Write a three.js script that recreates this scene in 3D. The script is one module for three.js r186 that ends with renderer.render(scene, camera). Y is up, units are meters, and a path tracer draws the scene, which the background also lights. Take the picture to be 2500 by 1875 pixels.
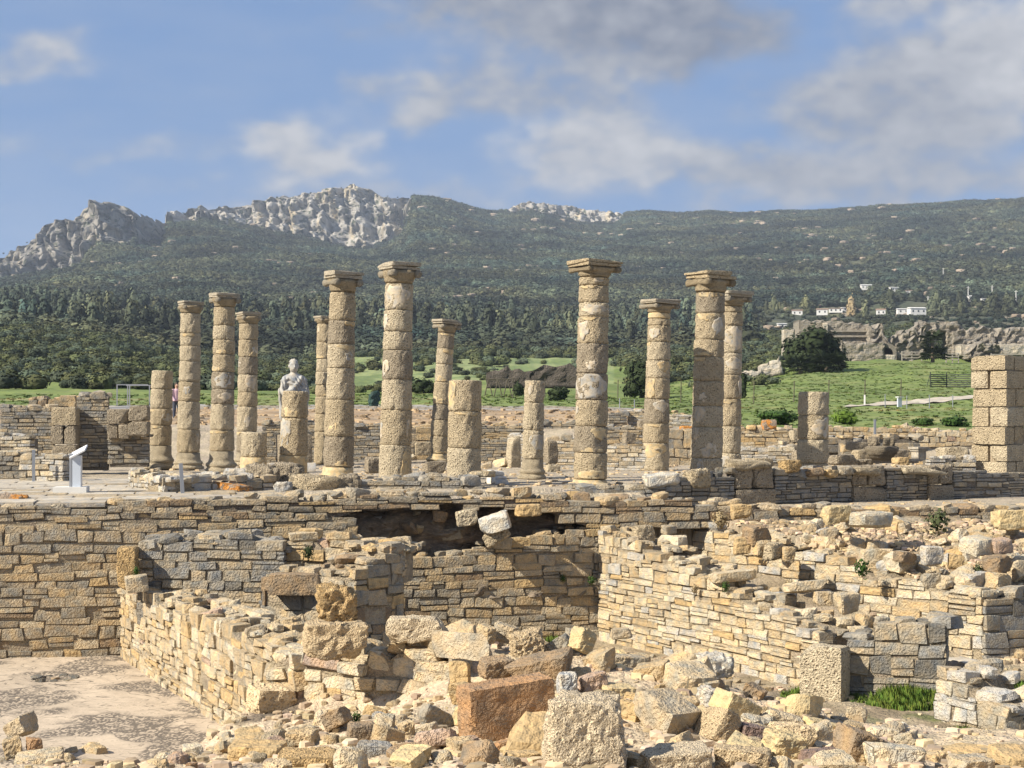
import * as THREE from 'three';
import { mergeGeometries, toCreasedNormals } from 'three/addons/utils/BufferGeometryUtils.js';
import { MarchingCubes } from 'three/addons/objects/MarchingCubes.js';
import { createNoise2D, createNoise3D } from 'simplex-noise';

// ---------------------------------------------------------------- camera, sky, sun, exposure
const FOCAL = 4000, EYE = 1.5, HORIZON = 1028;            // focal length and horizon row, in pixels of a 2500 x 1875 frame
const scene = new THREE.Scene();
const camera = new THREE.PerspectiveCamera(2 * Math.atan(937.5 / FOCAL) * 180 / Math.PI, 4 / 3, 0.5, 9000);
camera.position.set(0, EYE, 0);
camera.setViewOffset(2500, 1875, 0, -(HORIZON - 937.5), 2500, 1875);
const renderer = new THREE.WebGLRenderer({ antialias: true });
renderer.toneMapping = THREE.LinearToneMapping;
renderer.toneMappingExposure = 1.68;
renderer.shadowMap.enabled = true;

const SUN = new THREE.Vector3(-0.703, 0.602, 0.375).normalize();
const sun = new THREE.DirectionalLight(new THREE.Color().setRGB(1, 0.915, 0.77), 5);
sun.position.copy(SUN).multiplyScalar(120).add(new THREE.Vector3(0, 0, -35));
sun.target.position.set(0, 0, -35); sun.castShadow = true; sun.shadow.radius = 1;
sun.shadow.mapSize.set(4096, 4096);
Object.assign(sun.shadow.camera, { left: -60, right: 60, top: 60, bottom: -60, near: 1, far: 400 });
scene.add(sun, sun.target);
scene.fog = new THREE.FogExp2(new THREE.Color().setRGB(0.66, 0.77, 0.95), 0.00014);

function rng(seed) { let s = seed | 0; return () => { s = (s + 0x6d2b79f5) | 0; let t = Math.imul(s ^ (s >>> 15), 1 | s); t = (t + Math.imul(t ^ (t >>> 7), 61 | t)) ^ t; return ((t ^ (t >>> 14)) >>> 0) / 4294967296; }; }
const R = rng(20240511), noise2 = createNoise2D(rng(11)), noise3 = createNoise3D(rng(12));
const rr = (a, b, r = R) => a + (b - a) * r();
const clamp = (x, a = 0, b = 1) => Math.min(b, Math.max(a, x)), mix = (a, b, t) => a + (b - a) * t;
const step = (a, b, x) => { const t = clamp((x - a) / (b - a)); return t * t * (3 - 2 * t); };
const fbm2 = (x, y, o = 4) => { let s = 0, a = 0.5; for (let i = 0; i < o; i++, x *= 2.03, y *= 2.03, a *= 0.5) s += a * noise2(x, y); return s; };
const fbm3 = (x, y, z, o = 4) => { let s = 0, a = 0.5; for (let i = 0; i < o; i++, x *= 2.03, y *= 2.03, z *= 2.03, a *= 0.5) s += a * noise3(x, y, z); return s; };
const curve = (pts) => (x) => { if (x <= pts[0][0]) return pts[0][1]; for (let i = 1; i < pts.length; i++) if (x <= pts[i][0]) return mix(pts[i - 1][1], pts[i][1], (x - pts[i - 1][0]) / (pts[i][0] - pts[i - 1][0])); return pts[pts.length - 1][1]; };
const XU = (u, d) => (u - 1250) * d / FOCAL, YV = (v, d) => EYE - (v - HORIZON) * d / FOCAL;   // metres across and up, for a bearing at a distance

{ // the sky: blue air with broken cumulus
  const W = 4096, H = 2048, data = new Float32Array(W * H * 4);
  // cloud banks: bearing (deg from straight ahead, right positive), elevation, half sizes, strength, whiteness
  const banks = [[0.5, 14.6, 6.5, 2.4, 1.0, 0.3], [5.5, 13.6, 4.5, 2.4, 1.0, 0.08], [-3.4, 11.0, 2.6, 1.1, 0.75, 0.62], [-7.2, 9.2, 2.7, 1.5, 0.9, 0.85], [-5.0, 7.6, 9, 0.9, 0.45, 0.6], [3.4, 9.3, 4.0, 1.9, 1.0, 0.8], [1.5, 11.6, 5, 1.6, 0.7, 0.4], [-16.2, 12.0, 2.0, 1.0, 0.6, 0.7], [-12, 14.6, 3.2, 0.6, 0.35, 0.6], [-14, 9.0, 7, 0.6, 0.3, 0.6],
    [13.5, 10.6, 5.2, 2.8, 0.95, 0.42], [17.2, 12.2, 3.6, 2.8, 1.0, 1.0], [12.5, 8.0, 9, 1.3, 0.8, 0.45], [13.5, 14.2, 3.0, 1.4, 0.7, 0.55], [8.2, 8.4, 4, 1.0, 0.5, 0.45]];
  for (let j = 0; j < H; j++) {
    const el = ((j + 0.5) / H - 0.5) * 180, y = Math.sin(el * Math.PI / 180), cy = Math.cos(el * Math.PI / 180);
    const t = clamp(y, 0, 1), air = Math.pow(1 - t, 4.5);
    const sky = [mix(0.125, 0.265, air), mix(0.27, 0.43, air), mix(0.58, 0.70, air)];
    for (let i = 0; i < W; i++) {
      const k = (j * W + i) * 4;
      if (el < -1) { data[k] = 0.3; data[k + 1] = 0.31; data[k + 2] = 0.3; data[k + 3] = 1; continue; }
      const az = ((i + 0.5) / W) * 360 - 180, ax = ((az + 90 + 540) % 360) - 180;   // from straight ahead (-z)
      const x = Math.cos(az * Math.PI / 180) * cy, z = Math.sin(az * Math.PI / 180) * cy;
      const inside = Math.abs(ax) < 26 && el < 26;
      let cover, white, wsum = 0.02;
      const px = x / (t + 0.12), pz = z / (t + 0.12);
      const general = 0.42 + 0.75 * fbm2(px * 1.3 + 3, pz * 1.3 - 7, 3);
      const fade = inside ? Math.max(step(19, 26, Math.abs(ax)), step(17, 26, el)) : 1;
      let own = 0.0, wn = 0.012;
      if (inside) {
        const wx = ax + 1.7 * fbm2(ax * 0.16, el * 0.28 + 5, 4), we = el + 0.9 * fbm2(ax * 0.16 + 40, el * 0.3, 4);
        for (const [bx, be, sx, se, s, w] of banks) { const q = Math.hypot((wx - bx) / sx, (we - be) / (we < be ? se * 0.8 : se)), g = s * (1 - step(0.25, 1.25, q)); own = own + g * (1 - own * 0.55); wn += g * w; wsum += g; }
      }
      white = mix(wn / wsum, 0.55 + 0.5 * fbm2(px * 2.1 - 20, pz * 2.1, 2), fade);
      const detail = inside ? fbm2(ax * 0.36, el * 0.66, 4) : fbm2(px * 4, pz * 4, 3);
      const fine = inside ? fbm2(ax * 0.8 + 9, el * 1.3, 3) : 0;
      cover = mix(own, general, fade) * (1 + 0.35 * fine) + (0.2 + 0.16 * step(0.1, 0.5, own)) * detail;
      const a = step(-0.02, 1.0, cover) * 0.95;
      const lit = clamp(white + 0.3 * detail + 0.16 * fine), cl = [mix(0.225, 0.63, lit), mix(0.255, 0.635, lit), mix(0.33, 0.66, lit)];
      const veil = 0.08 + 0.1 * clamp(fbm2(ax * 0.12, el * 0.5 + 30, 3) + 0.4);
      for (let c = 0; c < 3; c++) data[k + c] = 0.58 * mix(mix(sky[c], [0.55, 0.58, 0.64][c], veil), cl[c], a);
      data[k + 3] = 1;
    }
  }
  const tex = new THREE.DataTexture(data, W, H, THREE.RGBAFormat, THREE.FloatType);
  tex.mapping = THREE.EquirectangularReflectionMapping; tex.magFilter = THREE.LinearFilter; tex.needsUpdate = true;
  scene.background = tex; scene.environment = tex;
}

// ---------------------------------------------------------------- procedural textures
function lattice(n, seed) { const r = rng(seed), g = new Float32Array(n * n * 2); for (let i = 0; i < n * n; i++) { const a = r() * 6.2832; g[2 * i] = Math.cos(a); g[2 * i + 1] = Math.sin(a); } return g; }
function tileNoise(n, g, x, y) {
  const xi = Math.floor(x), yi = Math.floor(y), fx = x - xi, fy = y - yi, s = fx * fx * fx * (fx * (fx * 6 - 15) + 10), t = fy * fy * fy * (fy * (fy * 6 - 15) + 10);
  const at = (a, b, dx, dy) => { const k = 2 * (((b % n) + n) % n * n + ((a % n) + n) % n); return g[k] * dx + g[k + 1] * dy; };
  return mix(mix(at(xi, yi, fx, fy), at(xi + 1, yi, fx - 1, fy), s), mix(at(xi, yi + 1, fx, fy - 1), at(xi + 1, yi + 1, fx - 1, fy - 1), s), t) * 1.5;
}
function layers(list) { return list.map(([n, m, a, seed]) => [n, m, a, lattice(Math.max(n, m), seed)]); }
function tile(size, list, f) {
  const L = list.map(([nx, ny, seed, cell]) => ({ nx, ny, cell, n: Math.max(nx, ny), g: lattice(Math.max(nx, ny), seed) }));
  return (fill) => {
    const data = new Uint8Array(size * size * 4), v = new Array(L.length);
    for (let j = 0; j < size; j++) for (let i = 0; i < size; i++) {
      for (let k = 0; k < L.length; k++) { const l = L[k], x = i / size * l.nx, y = j / size * l.ny, n = l.n; v[k] = l.cell ? cellPer(l, x, y) : tilePer(l, x, y); }
      const c = f(v), o = (j * size + i) * 4;
      for (let k = 0; k < 3; k++) data[o + k] = clamp(Array.isArray(c) ? c[k] : c) * 255;
      data[o + 3] = 255;
    }
    const t = new THREE.DataTexture(data, size, size); t.wrapS = t.wrapT = THREE.RepeatWrapping; t.magFilter = THREE.LinearFilter; t.minFilter = THREE.LinearMipmapLinearFilter; t.generateMipmaps = true;
    if (fill) t.colorSpace = THREE.SRGBColorSpace; t.needsUpdate = true; return t;
  };
}
function cellPer(l, x, y) {   // distance to the nearest scattered point, 0 to about 1
  const { nx, ny, n, g } = l, xi = Math.floor(x), yi = Math.floor(y); let best = 9;
  for (let b = -1; b <= 1; b++) for (let a = -1; a <= 1; a++) { const k = 2 * (((yi + b + ny) % ny) * n + (xi + a + nx) % nx), px = xi + a + 0.5 + 0.45 * g[k], py = yi + b + 0.5 + 0.45 * g[k + 1], q = Math.hypot((px - x) , (py - y) * 1.15) / (0.55 + 0.45 * Math.abs(g[k] * g[k + 1] * 2)); if (q < best) best = q; }
  return best;
}
function tilePer(l, x, y) {
  const { nx, ny, n, g } = l, xi = Math.floor(x), yi = Math.floor(y), fx = x - xi, fy = y - yi, s = fx * fx * fx * (fx * (fx * 6 - 15) + 10), t = fy * fy * fy * (fy * (fy * 6 - 15) + 10);
  const at = (a, b, dx, dy) => { const k = 2 * ((b % ny) * n + (a % nx)); return g[k] * dx + g[k + 1] * dy; };
  return mix(mix(at(xi, yi, fx, fy), at(xi + 1, yi, fx - 1, fy), s), mix(at(xi, yi + 1, fx, fy - 1), at(xi + 1, yi + 1, fx - 1, fy - 1), s), t) * 1.5;
}
const srgb = (c) => c.map((x) => (x <= 0.0031308 ? 12.92 * x : 1.055 * Math.pow(x, 1 / 2.4) - 0.055));
// colour maps are tints around 0.8, multiplied by each stone's own colour
const TX = {
  mottle: tile(512, [[3, 3, 1], [7, 7, 2], [17, 17, 3], [45, 45, 4], [120, 120, 5], [9, 9, 6]], (v) => { const a = 0.80 + 0.17 * v[0] + 0.17 * v[1] + 0.13 * v[2] + 0.11 * v[3] + 0.09 * v[4], w = 0.07 * v[1] - 0.06 * v[5], lichen = step(0.35, 0.6, v[2] + 0.5 * v[3]) * 0.2, crack = step(0.05, 0.0, Math.abs(v[5] + 0.35 * v[2])) * 0.16; return srgb([a + w - lichen - crack, a - lichen - crack, a - w * 1.6 - lichen * 0.9 - crack].map((x) => clamp(x, 0.2, 1))); })(true),
  bedded: tile(512, [[3, 9, 6], [5, 22, 7], [11, 11, 8], [50, 60, 9], [130, 130, 10]], (v) => { const a = 0.80 + 0.12 * v[0] + 0.07 * v[1] + 0.18 * v[2] + 0.11 * v[3] + 0.09 * v[4], w = 0.08 * v[0] + 0.05 * v[2]; return srgb([a + w * 0.6, a, a - w].map((x) => clamp(x, 0.2, 1))); })(true),
  pitted: tile(512, [[4, 4, 11], [12, 12, 12], [17, 17, 13, 1], [42, 42, 14, 1], [130, 130, 15], [34, 34, 16]], (v) => { const open = step(-0.3, 0.3, v[1]), pit = step(0.42, 0.16, v[2] + 0.12 * v[5]) * 0.36 * open + step(0.42, 0.15, v[3]) * 0.17, a = 0.90 + 0.13 * v[0] + 0.14 * v[1] + 0.08 * v[5] + 0.09 * v[4]; return srgb([a - pit * 0.85, a - pit * 0.95, a - pit].map((x) => clamp(x, 0.12, 1))); })(true),  // pits darkened in the colour: shade inside them, and held dirt
  soil: tile(512, [[3, 3, 21], [8, 8, 22], [22, 22, 23], [60, 60, 24], [150, 150, 25]], (v) => { const peb = step(0.25, 0.45, v[3] + 0.4 * v[4]) * 0.22, a = 0.72 + 0.16 * v[0] + 0.14 * v[1] + 0.14 * v[2] + 0.1 * v[4] + peb; return srgb([a, a - 0.02 * v[1], a - 0.05 * v[0]].map((x) => clamp(x, 0.15, 1))); })(true),
  lichen: tile(256, [[4, 4, 71], [9, 9, 72], [24, 24, 73], [60, 60, 74]], (v) => { const o = step(-0.05, 0.2, v[0] + 0.5 * v[1] + 0.3 * v[2]), g = 0.85 + 0.2 * v[2] + 0.15 * v[3]; return srgb([mix(0.45, 0.78, o) * g, mix(0.37, 0.36, o) * g, mix(0.27, 0.08, o) * g].map((x) => clamp(x))); })(true),
  roughB: tile(512, [[5, 5, 31], [13, 13, 32], [33, 33, 33], [80, 80, 34], [160, 160, 35], [8, 8, 36]], (v) => 0.55 + 0.24 * v[0] - 0.28 * Math.abs(v[1]) + 0.22 * v[2] + 0.14 * v[3] + 0.07 * v[4] - 0.15 * step(0.06, 0, Math.abs(v[5])))(false),
  beddedB: tile(512, [[4, 12, 36], [6, 26, 37], [14, 14, 38], [70, 80, 39], [30, 30, 40]], (v) => 0.5 + 0.16 * v[0] + 0.1 * v[1] + 0.24 * v[2] + 0.1 * v[3] + 0.16 * v[4])(false),
  pitB: tile(512, [[4, 4, 41], [12, 12, 12], [17, 17, 13, 1], [42, 42, 14, 1], [130, 130, 15], [34, 34, 16]], (v) => 0.7 + 0.16 * v[0] + 0.16 * v[1] - 0.5 * step(0.45, 0.1, v[2] + 0.12 * v[5]) * step(-0.3, 0.3, v[1]) - 0.25 * step(0.42, 0.1, v[3]) + 0.1 * v[4] + 0.2 * v[5])(false),
  plasterB: tile(256, [[4, 4, 51], [17, 17, 52], [60, 60, 53]], (v) => 0.5 + 0.3 * v[0] + 0.15 * v[1] + 0.1 * v[2])(false),
};
const rgb = (r, g, b) => new THREE.Color().setRGB(r, g, b);
const M = {};
function stoneMat(name, c, map = 'mottle', bump = 'roughB', depth = 0.036, rough = 0.95) {
  return (M[name] = new THREE.MeshStandardMaterial({ name, color: rgb(...c), map: TX[map], bumpMap: TX[bump], bumpScale: depth, roughness: rough, metalness: 0 }));
}
stoneMat('tan', [0.56, 0.425, 0.25]); stoneMat('cream', [0.63, 0.51, 0.335]); stoneMat('pale', [0.67, 0.575, 0.415]); stoneMat('warmgrey', [0.53, 0.43, 0.29]);
stoneMat('grey', [0.425, 0.365, 0.27]); stoneMat('bluegrey', [0.345, 0.32, 0.275]); stoneMat('darkgrey', [0.23, 0.21, 0.175]);
stoneMat('ochre', [0.55, 0.39, 0.195], 'bedded', 'beddedB'); stoneMat('brown', [0.37, 0.265, 0.16]); stoneMat('rust', [0.46, 0.275, 0.14]); stoneMat('purple', [0.255, 0.175, 0.14]);
stoneMat('yellow', [0.62, 0.48, 0.26], 'bedded', 'beddedB'); stoneMat('white', [0.70, 0.64, 0.53]); stoneMat('whitegrey', [0.57, 0.525, 0.45]); stoneMat('marble', [0.76, 0.73, 0.67], 'mottle', 'plasterB', 0.006, 0.6);
stoneMat('shell', [0.57, 0.465, 0.305], 'pitted', 'pitB', 0.075); stoneMat('shellpale', [0.64, 0.54, 0.375], 'pitted', 'pitB', 0.075); stoneMat('shellochre', [0.60, 0.415, 0.195], 'pitted', 'pitB', 0.08); stoneMat('shellgrey', [0.42, 0.35, 0.25], 'pitted', 'pitB', 0.075); stoneMat('shelldark', [0.33, 0.275, 0.195], 'pitted', 'pitB', 0.075);
stoneMat('repair', [0.61, 0.475, 0.275], 'mottle', 'plasterB', 0.008); stoneMat('plaster', [0.60, 0.515, 0.39], 'mottle', 'plasterB', 0.01); stoneMat('plastergrey', [0.50, 0.455, 0.38], 'mottle', 'plasterB', 0.01);
stoneMat('capgrey', [0.44, 0.385, 0.29], 'pitted', 'roughB', 0.035); stoneMat('captan', [0.53, 0.425, 0.27], 'pitted', 'pitB', 0.06); stoneMat('lichen', [0.85, 0.8, 0.8], 'lichen', 'roughB', 0.05);
stoneMat('mortar', [0.44, 0.36, 0.25], 'soil', 'roughB', 0.05); stoneMat('earth', [0.29, 0.23, 0.165], 'soil', 'roughB', 0.06); stoneMat('darkmortar', [0.24, 0.205, 0.16], 'soil', 'roughB', 0.04);
stoneMat('slab', [0.50, 0.44, 0.355], 'mottle', 'roughB', 0.012); stoneMat('slabpale', [0.58, 0.515, 0.415], 'mottle', 'roughB', 0.012); stoneMat('blockpale', [0.74, 0.61, 0.42], 'pitted', 'pitB', 0.045); stoneMat('blocktan', [0.68, 0.525, 0.32], 'pitted', 'pitB', 0.045); stoneMat('blockochre', [0.68, 0.47, 0.225], 'pitted', 'pitB', 0.05); stoneMat('brick', [0.44, 0.20, 0.11]); stoneMat('pinkish', [0.52, 0.375, 0.27]);
const plainMat = (name, c, rough = 0.5, metal = 0) => (M[name] = new THREE.MeshStandardMaterial({ name, color: rgb(...c), roughness: rough, metalness: metal }));
plainMat('steel', [0.36, 0.38, 0.41], 0.42, 0.55); plainMat('palepanel', [0.72, 0.73, 0.74], 0.4); plainMat('bluepanel', [0.50, 0.55, 0.62], 0.35); plainMat('concrete', [0.66, 0.65, 0.62], 0.85); plainMat('darkiron', [0.05, 0.06, 0.045], 0.6, 0.3);
plainMat('wood', [0.33, 0.30, 0.26], 0.9); plainMat('rustpost', [0.10, 0.085, 0.06], 0.9); plainMat('whitewash', [0.70, 0.69, 0.67], 0.9); plainMat('rooftile', [0.42, 0.27, 0.19], 0.9); plainMat('glassdark', [0.04, 0.045, 0.05], 0.2); plainMat('tarp', [0.015, 0.045, 0.038], 0.7); plainMat('bark', [0.16, 0.125, 0.09], 0.95);

// ---------------------------------------------------------------- scene graph helpers
const taken = new Map();
function numbered(name) { const n = taken.get(name) ?? 0; taken.set(name, n + 1); return n ? name + '_' + String(n).padStart(3, '0') : name; }
function tag(o, label, category, group, kind) { if (label) o.userData.label = label; if (category) o.userData.category = category; if (group) o.userData.group = group; if (kind) o.userData.kind = kind; return o; }
function thing(name, label, category, pos = [0, 0, 0], turn = 0, group) { const o = new THREE.Group(); o.name = numbered(name); o.position.set(...pos); o.rotation.y = turn; scene.add(o); return tag(o, label, category, group); }
function mesh(name, geo, mat, parent, top = false) { const m = new THREE.Mesh(geo, mat); m.name = top ? numbered(name) : name; m.castShadow = m.receiveShadow = true; (parent ?? scene).add(m); return m; }
function solo(name, geo, mat, label, category, group) { return tag(mesh(name, geo, mat, scene, true), label, category, group); }
const pick = (list, r = R) => { let s = 0; for (const [, w] of list) s += w; let x = r() * s; for (const [m, w] of list) if ((x -= w) <= 0) return M[m]; return M[list[0][0]]; };
const put = (m, x, y, z, rx = 0, ry = 0, rz = 0) => { m.position.set(x, y, z); m.rotation.set(rx, ry, rz); return m; };

// ---------------------------------------------------------------- stone shapes
function smoothByPosition(g, crease = -2) {   // normals shared by vertices at one place, unless the faces turn by more than the crease
  const p = g.attributes.position, idx = g.index ? g.index.array : null, nTri = (idx ? idx.length : p.count) / 3, acc = new Map(), own = new Float32Array(p.count * 3);
  const key = (i) => Math.round(p.getX(i) * 5000) + ',' + Math.round(p.getY(i) * 5000) + ',' + Math.round(p.getZ(i) * 5000);
  const a = new THREE.Vector3(), b = new THREE.Vector3(), c = new THREE.Vector3(), keys = Array.from({ length: p.count }, (_, i) => key(i));
  for (let t = 0; t < nTri; t++) {
    const [i, j, k] = [0, 1, 2].map((q) => (idx ? idx[3 * t + q] : 3 * t + q));
    a.fromBufferAttribute(p, i); b.fromBufferAttribute(p, j).sub(a); c.fromBufferAttribute(p, k).sub(a); b.cross(c);
    for (const q of [i, j, k]) { const s = acc.get(keys[q]) ?? acc.set(keys[q], [0, 0, 0]).get(keys[q]); s[0] += b.x; s[1] += b.y; s[2] += b.z; own[3 * q] += b.x; own[3 * q + 1] += b.y; own[3 * q + 2] += b.z; }
  }
  const n = new Float32Array(p.count * 3);
  for (let i = 0; i < p.count; i++) {
    const s = acc.get(keys[i]); a.set(...s).normalize(); b.set(own[3 * i], own[3 * i + 1], own[3 * i + 2]).normalize();
    if (a.dot(b) < crease) a.copy(b);
    n[3 * i] = a.x; n[3 * i + 1] = a.y; n[3 * i + 2] = a.z;
  }
  g.setAttribute('normal', new THREE.BufferAttribute(n, 3)); return g;
}
function boxUV(g, ou = 0, ov = 0, scale = 1) {   // uv in metres from the side that each vertex faces
  const p = g.attributes.position, n = g.attributes.normal, uv = new Float32Array(p.count * 2);
  for (let i = 0; i < p.count; i++) {
    const ax = Math.abs(n.getX(i)), ay = Math.abs(n.getY(i)), az = Math.abs(n.getZ(i)), x = p.getX(i), y = p.getY(i), z = p.getZ(i);
    const [u, v] = az >= ax && az >= ay ? [x, y] : ax >= ay ? [z, y] : [x, z];
    uv[2 * i] = u * scale + ou; uv[2 * i + 1] = v * scale + ov;
  }
  g.setAttribute('uv', new THREE.BufferAttribute(uv, 2)); return g;
}
// a weathered block: box with cut corners, 24 corner vertices, bulged front and top
function stoneShape(l, h, d, r, jit = 0.12) {
  const c = Math.min(0.014, 0.12 * Math.min(l, h, d)), P = [], tri = [], V = {};
  const J = Math.min(l, h) * jit, corner = {};
  for (const sx of [-1, 1]) for (const sy of [-1, 1]) for (const sz of [-1, 1]) {
    const q = [sx * l / 2 + rr(-J, J, r) * 1.1, sy * h / 2 + rr(-J, J, r) * 0.7, sz * d / 2 + rr(-J, J, r) * 0.5], k = [sx, sy, sz].join();
    for (let a = 0; a < 3; a++) { const w = q.slice(); for (let b = 0; b < 3; b++) if (b !== a) w[b] -= [sx, sy, sz][b] * c * rr(0.5, 1.5, r); V[k + a] = P.push(w) - 1; }
    corner[k] = q;
  }
  const id = (s, a) => V[s.join() + a];
  let face = true; const NA = []; const add = (i, j, k) => { const [A, B, C] = [P[i], P[j], P[k]]; const n = [0, 1, 2].map((q) => { const u = (q + 1) % 3, v = (q + 2) % 3; return (B[u] - A[u]) * (C[v] - A[v]) - (B[v] - A[v]) * (C[u] - A[u]); }); const o = [0, 1, 2].reduce((s, q) => s + n[q] * (A[q] + B[q] + C[q]), 0); tri.push(...(o >= 0 ? [i, j, k] : [i, k, j])); if (face) for (const q of [i, j, k]) { NA[q] ??= [0, 0, 0]; for (let t = 0; t < 3; t++) NA[q][t] += n[t] * (o >= 0 ? 1 : -1); } };
  for (let a = 0; a < 3; a++) for (const s of [-1, 1]) {
    const b = (a + 1) % 3, e = (a + 2) % 3, ring = [[-1, -1], [1, -1], [1, 1], [-1, 1]].map(([x, y]) => { const q = [0, 0, 0]; q[a] = s; q[b] = x; q[e] = y; return id(q, a); });
    if (a !== 0 && s === 1) { const m = [0, 1, 2].map((q) => ring.reduce((t, i) => t + P[i][q], 0) / 4); m[a] += Math.min(l, h) * rr(0.0, 0.1, r); m[b] += rr(-0.2, 0.2, r) * Math.min(l, h); const k = P.push(m) - 1; for (let i = 0; i < 4; i++) add(ring[i], ring[(i + 1) % 4], k); } else { add(ring[0], ring[1], ring[2]); add(ring[0], ring[2], ring[3]); }
  }
  face = false;
  for (let a = 0; a < 3; a++) for (const s of [-1, 1]) for (const t of [-1, 1]) { const b = (a + 1) % 3, e = (a + 2) % 3, q = [-1, 1].map((x) => { const w = [0, 0, 0]; w[a] = x; w[b] = s; w[e] = t; return w; }); add(id(q[0], b), id(q[1], b), id(q[1], e)); add(id(q[0], b), id(q[1], e), id(q[0], e)); }
  for (const sx of [-1, 1]) for (const sy of [-1, 1]) for (const sz of [-1, 1]) add(id([sx, sy, sz], 0), id([sx, sy, sz], 1), id([sx, sy, sz], 2));
  const g = new THREE.BufferGeometry(); g.setAttribute('position', new THREE.Float32BufferAttribute(P.flat(), 3)); g.setIndex(tri); g.setAttribute('normal', new THREE.Float32BufferAttribute(P.flatMap((_, i) => { const n = NA[i], l = Math.hypot(...n); return n.map((x) => x / l); }), 3));
  return boxUV(g, r() * 7, r() * 7, 0.9);
}
const stoneStore = new Map();
function stone(l, h, d, r, jit) {   // shared shapes, a few for each size class
  const ql = Math.max(0.05, Math.round(l / 0.06) * 0.06), qh = Math.max(0.03, Math.round(h / 0.03) * 0.03), k = [ql.toFixed(2), qh.toFixed(2), d.toFixed(2), jit > 0.15 ? 'r' : 's', Math.floor(r() * 3)].join();
  if (!stoneStore.has(k)) stoneStore.set(k, stoneShape(ql, qh, d, r, jit));
  return [stoneStore.get(k), l / ql, h / qh];
}
// a rock or a big worn block: rounded polyhedron, p sets how sharp its edges are
function rockShape(w, h, d, r, { seg = 5, p = 14, turn = 0.12, cuts = 3, rough = 0.05, freq = 2.2, uv = 0.9, fine = 0, flat = false } = {}) {
  const S = [w, h, d], big = Math.max(...S), segs = S.map((x) => Math.max(2, Math.round(seg * Math.sqrt(x / big)))), g = new THREE.BoxGeometry(w, h, d, ...segs), planes = [], v = new THREE.Vector3(), o = r() * 50;
  for (let a = 0; a < 3; a++) for (const s of [-1, 1]) { const n = [rr(-turn, turn, r), rr(-turn, turn, r), rr(-turn, turn, r)]; n[a] = s; planes.push([v.set(...n).normalize().toArray(), S[a] / 2 * rr(0.92, 1, r)]); }
  for (let i = 0; i < cuts; i++) { const n = [rr(-1, 1, r), rr(-1, 1, r), rr(-1, 1, r)], len = Math.hypot(...n), u = n.map((x) => x / len), reach = u.reduce((t, x, a) => t + Math.abs(x) * S[a] / 2, 0); planes.push([u, reach * rr(0.62, 0.85, r)]); }
  const P = g.attributes.position, small = Math.min(...S);
  for (let i = 0; i < P.count; i++) {
    v.fromBufferAttribute(P, i).normalize(); let s = 0;
    for (const [n, t] of planes) { const c = v.x * n[0] + v.y * n[1] + v.z * n[2]; if (c > 0) s += Math.pow(c / t, p); }
    let k = Math.pow(s, -1 / p); const q = v.clone().multiplyScalar(k);
    k += (small * 0.5 + big * 0.12) * rough * (fbm3(q.x / big * freq * 2 + o, q.y / big * freq * 2, q.z / big * freq * 2, 3) * 1.6) + fine * noise3(q.x * 9 + o, q.y * 9, q.z * 9);
    v.multiplyScalar(k); P.setXYZ(i, v.x, v.y, v.z);
  }
  if (flat) { const f = g.toNonIndexed(); f.computeVertexNormals(); return boxUV(f, r() * 7, r() * 7, uv); }
  if (p >= 12) { g.deleteAttribute('normal'); g.deleteAttribute('uv'); return boxUV(toCreasedNormals(g, 0.5), r() * 7, r() * 7, uv); }
  smoothByPosition(g); return boxUV(g, r() * 7, r() * 7, uv);
}
function shapeBlock(w, h, d, r = R, o = {}) { return rockShape(w, h, d, r, { seg: 9, p: 26, turn: 0.03, cuts: 2, rough: 0.05, freq: 2.5, ...o }); }
function tube(a, b, r, seg = 8) { const A = new THREE.Vector3(...a), B = new THREE.Vector3(...b), g = new THREE.CylinderGeometry(r, r, A.distanceTo(B), seg); g.applyQuaternion(new THREE.Quaternion().setFromUnitVectors(new THREE.Vector3(0, 1, 0), B.clone().sub(A).normalize())); const m = A.add(B).multiplyScalar(0.5); return g.translate(m.x, m.y, m.z); }
function box(w, h, d, x = 0, y = 0, z = 0) { return new THREE.BoxGeometry(w, h, d).translate(x, y, z); }
function merge(list) { return mergeGeometries(list.map((g) => { const h = g.index ? g.toNonIndexed() : g.clone(); for (const k of Object.keys(h.attributes)) if (!['position', 'normal', 'uv'].includes(k)) h.deleteAttribute(k); return h; })); }

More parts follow.
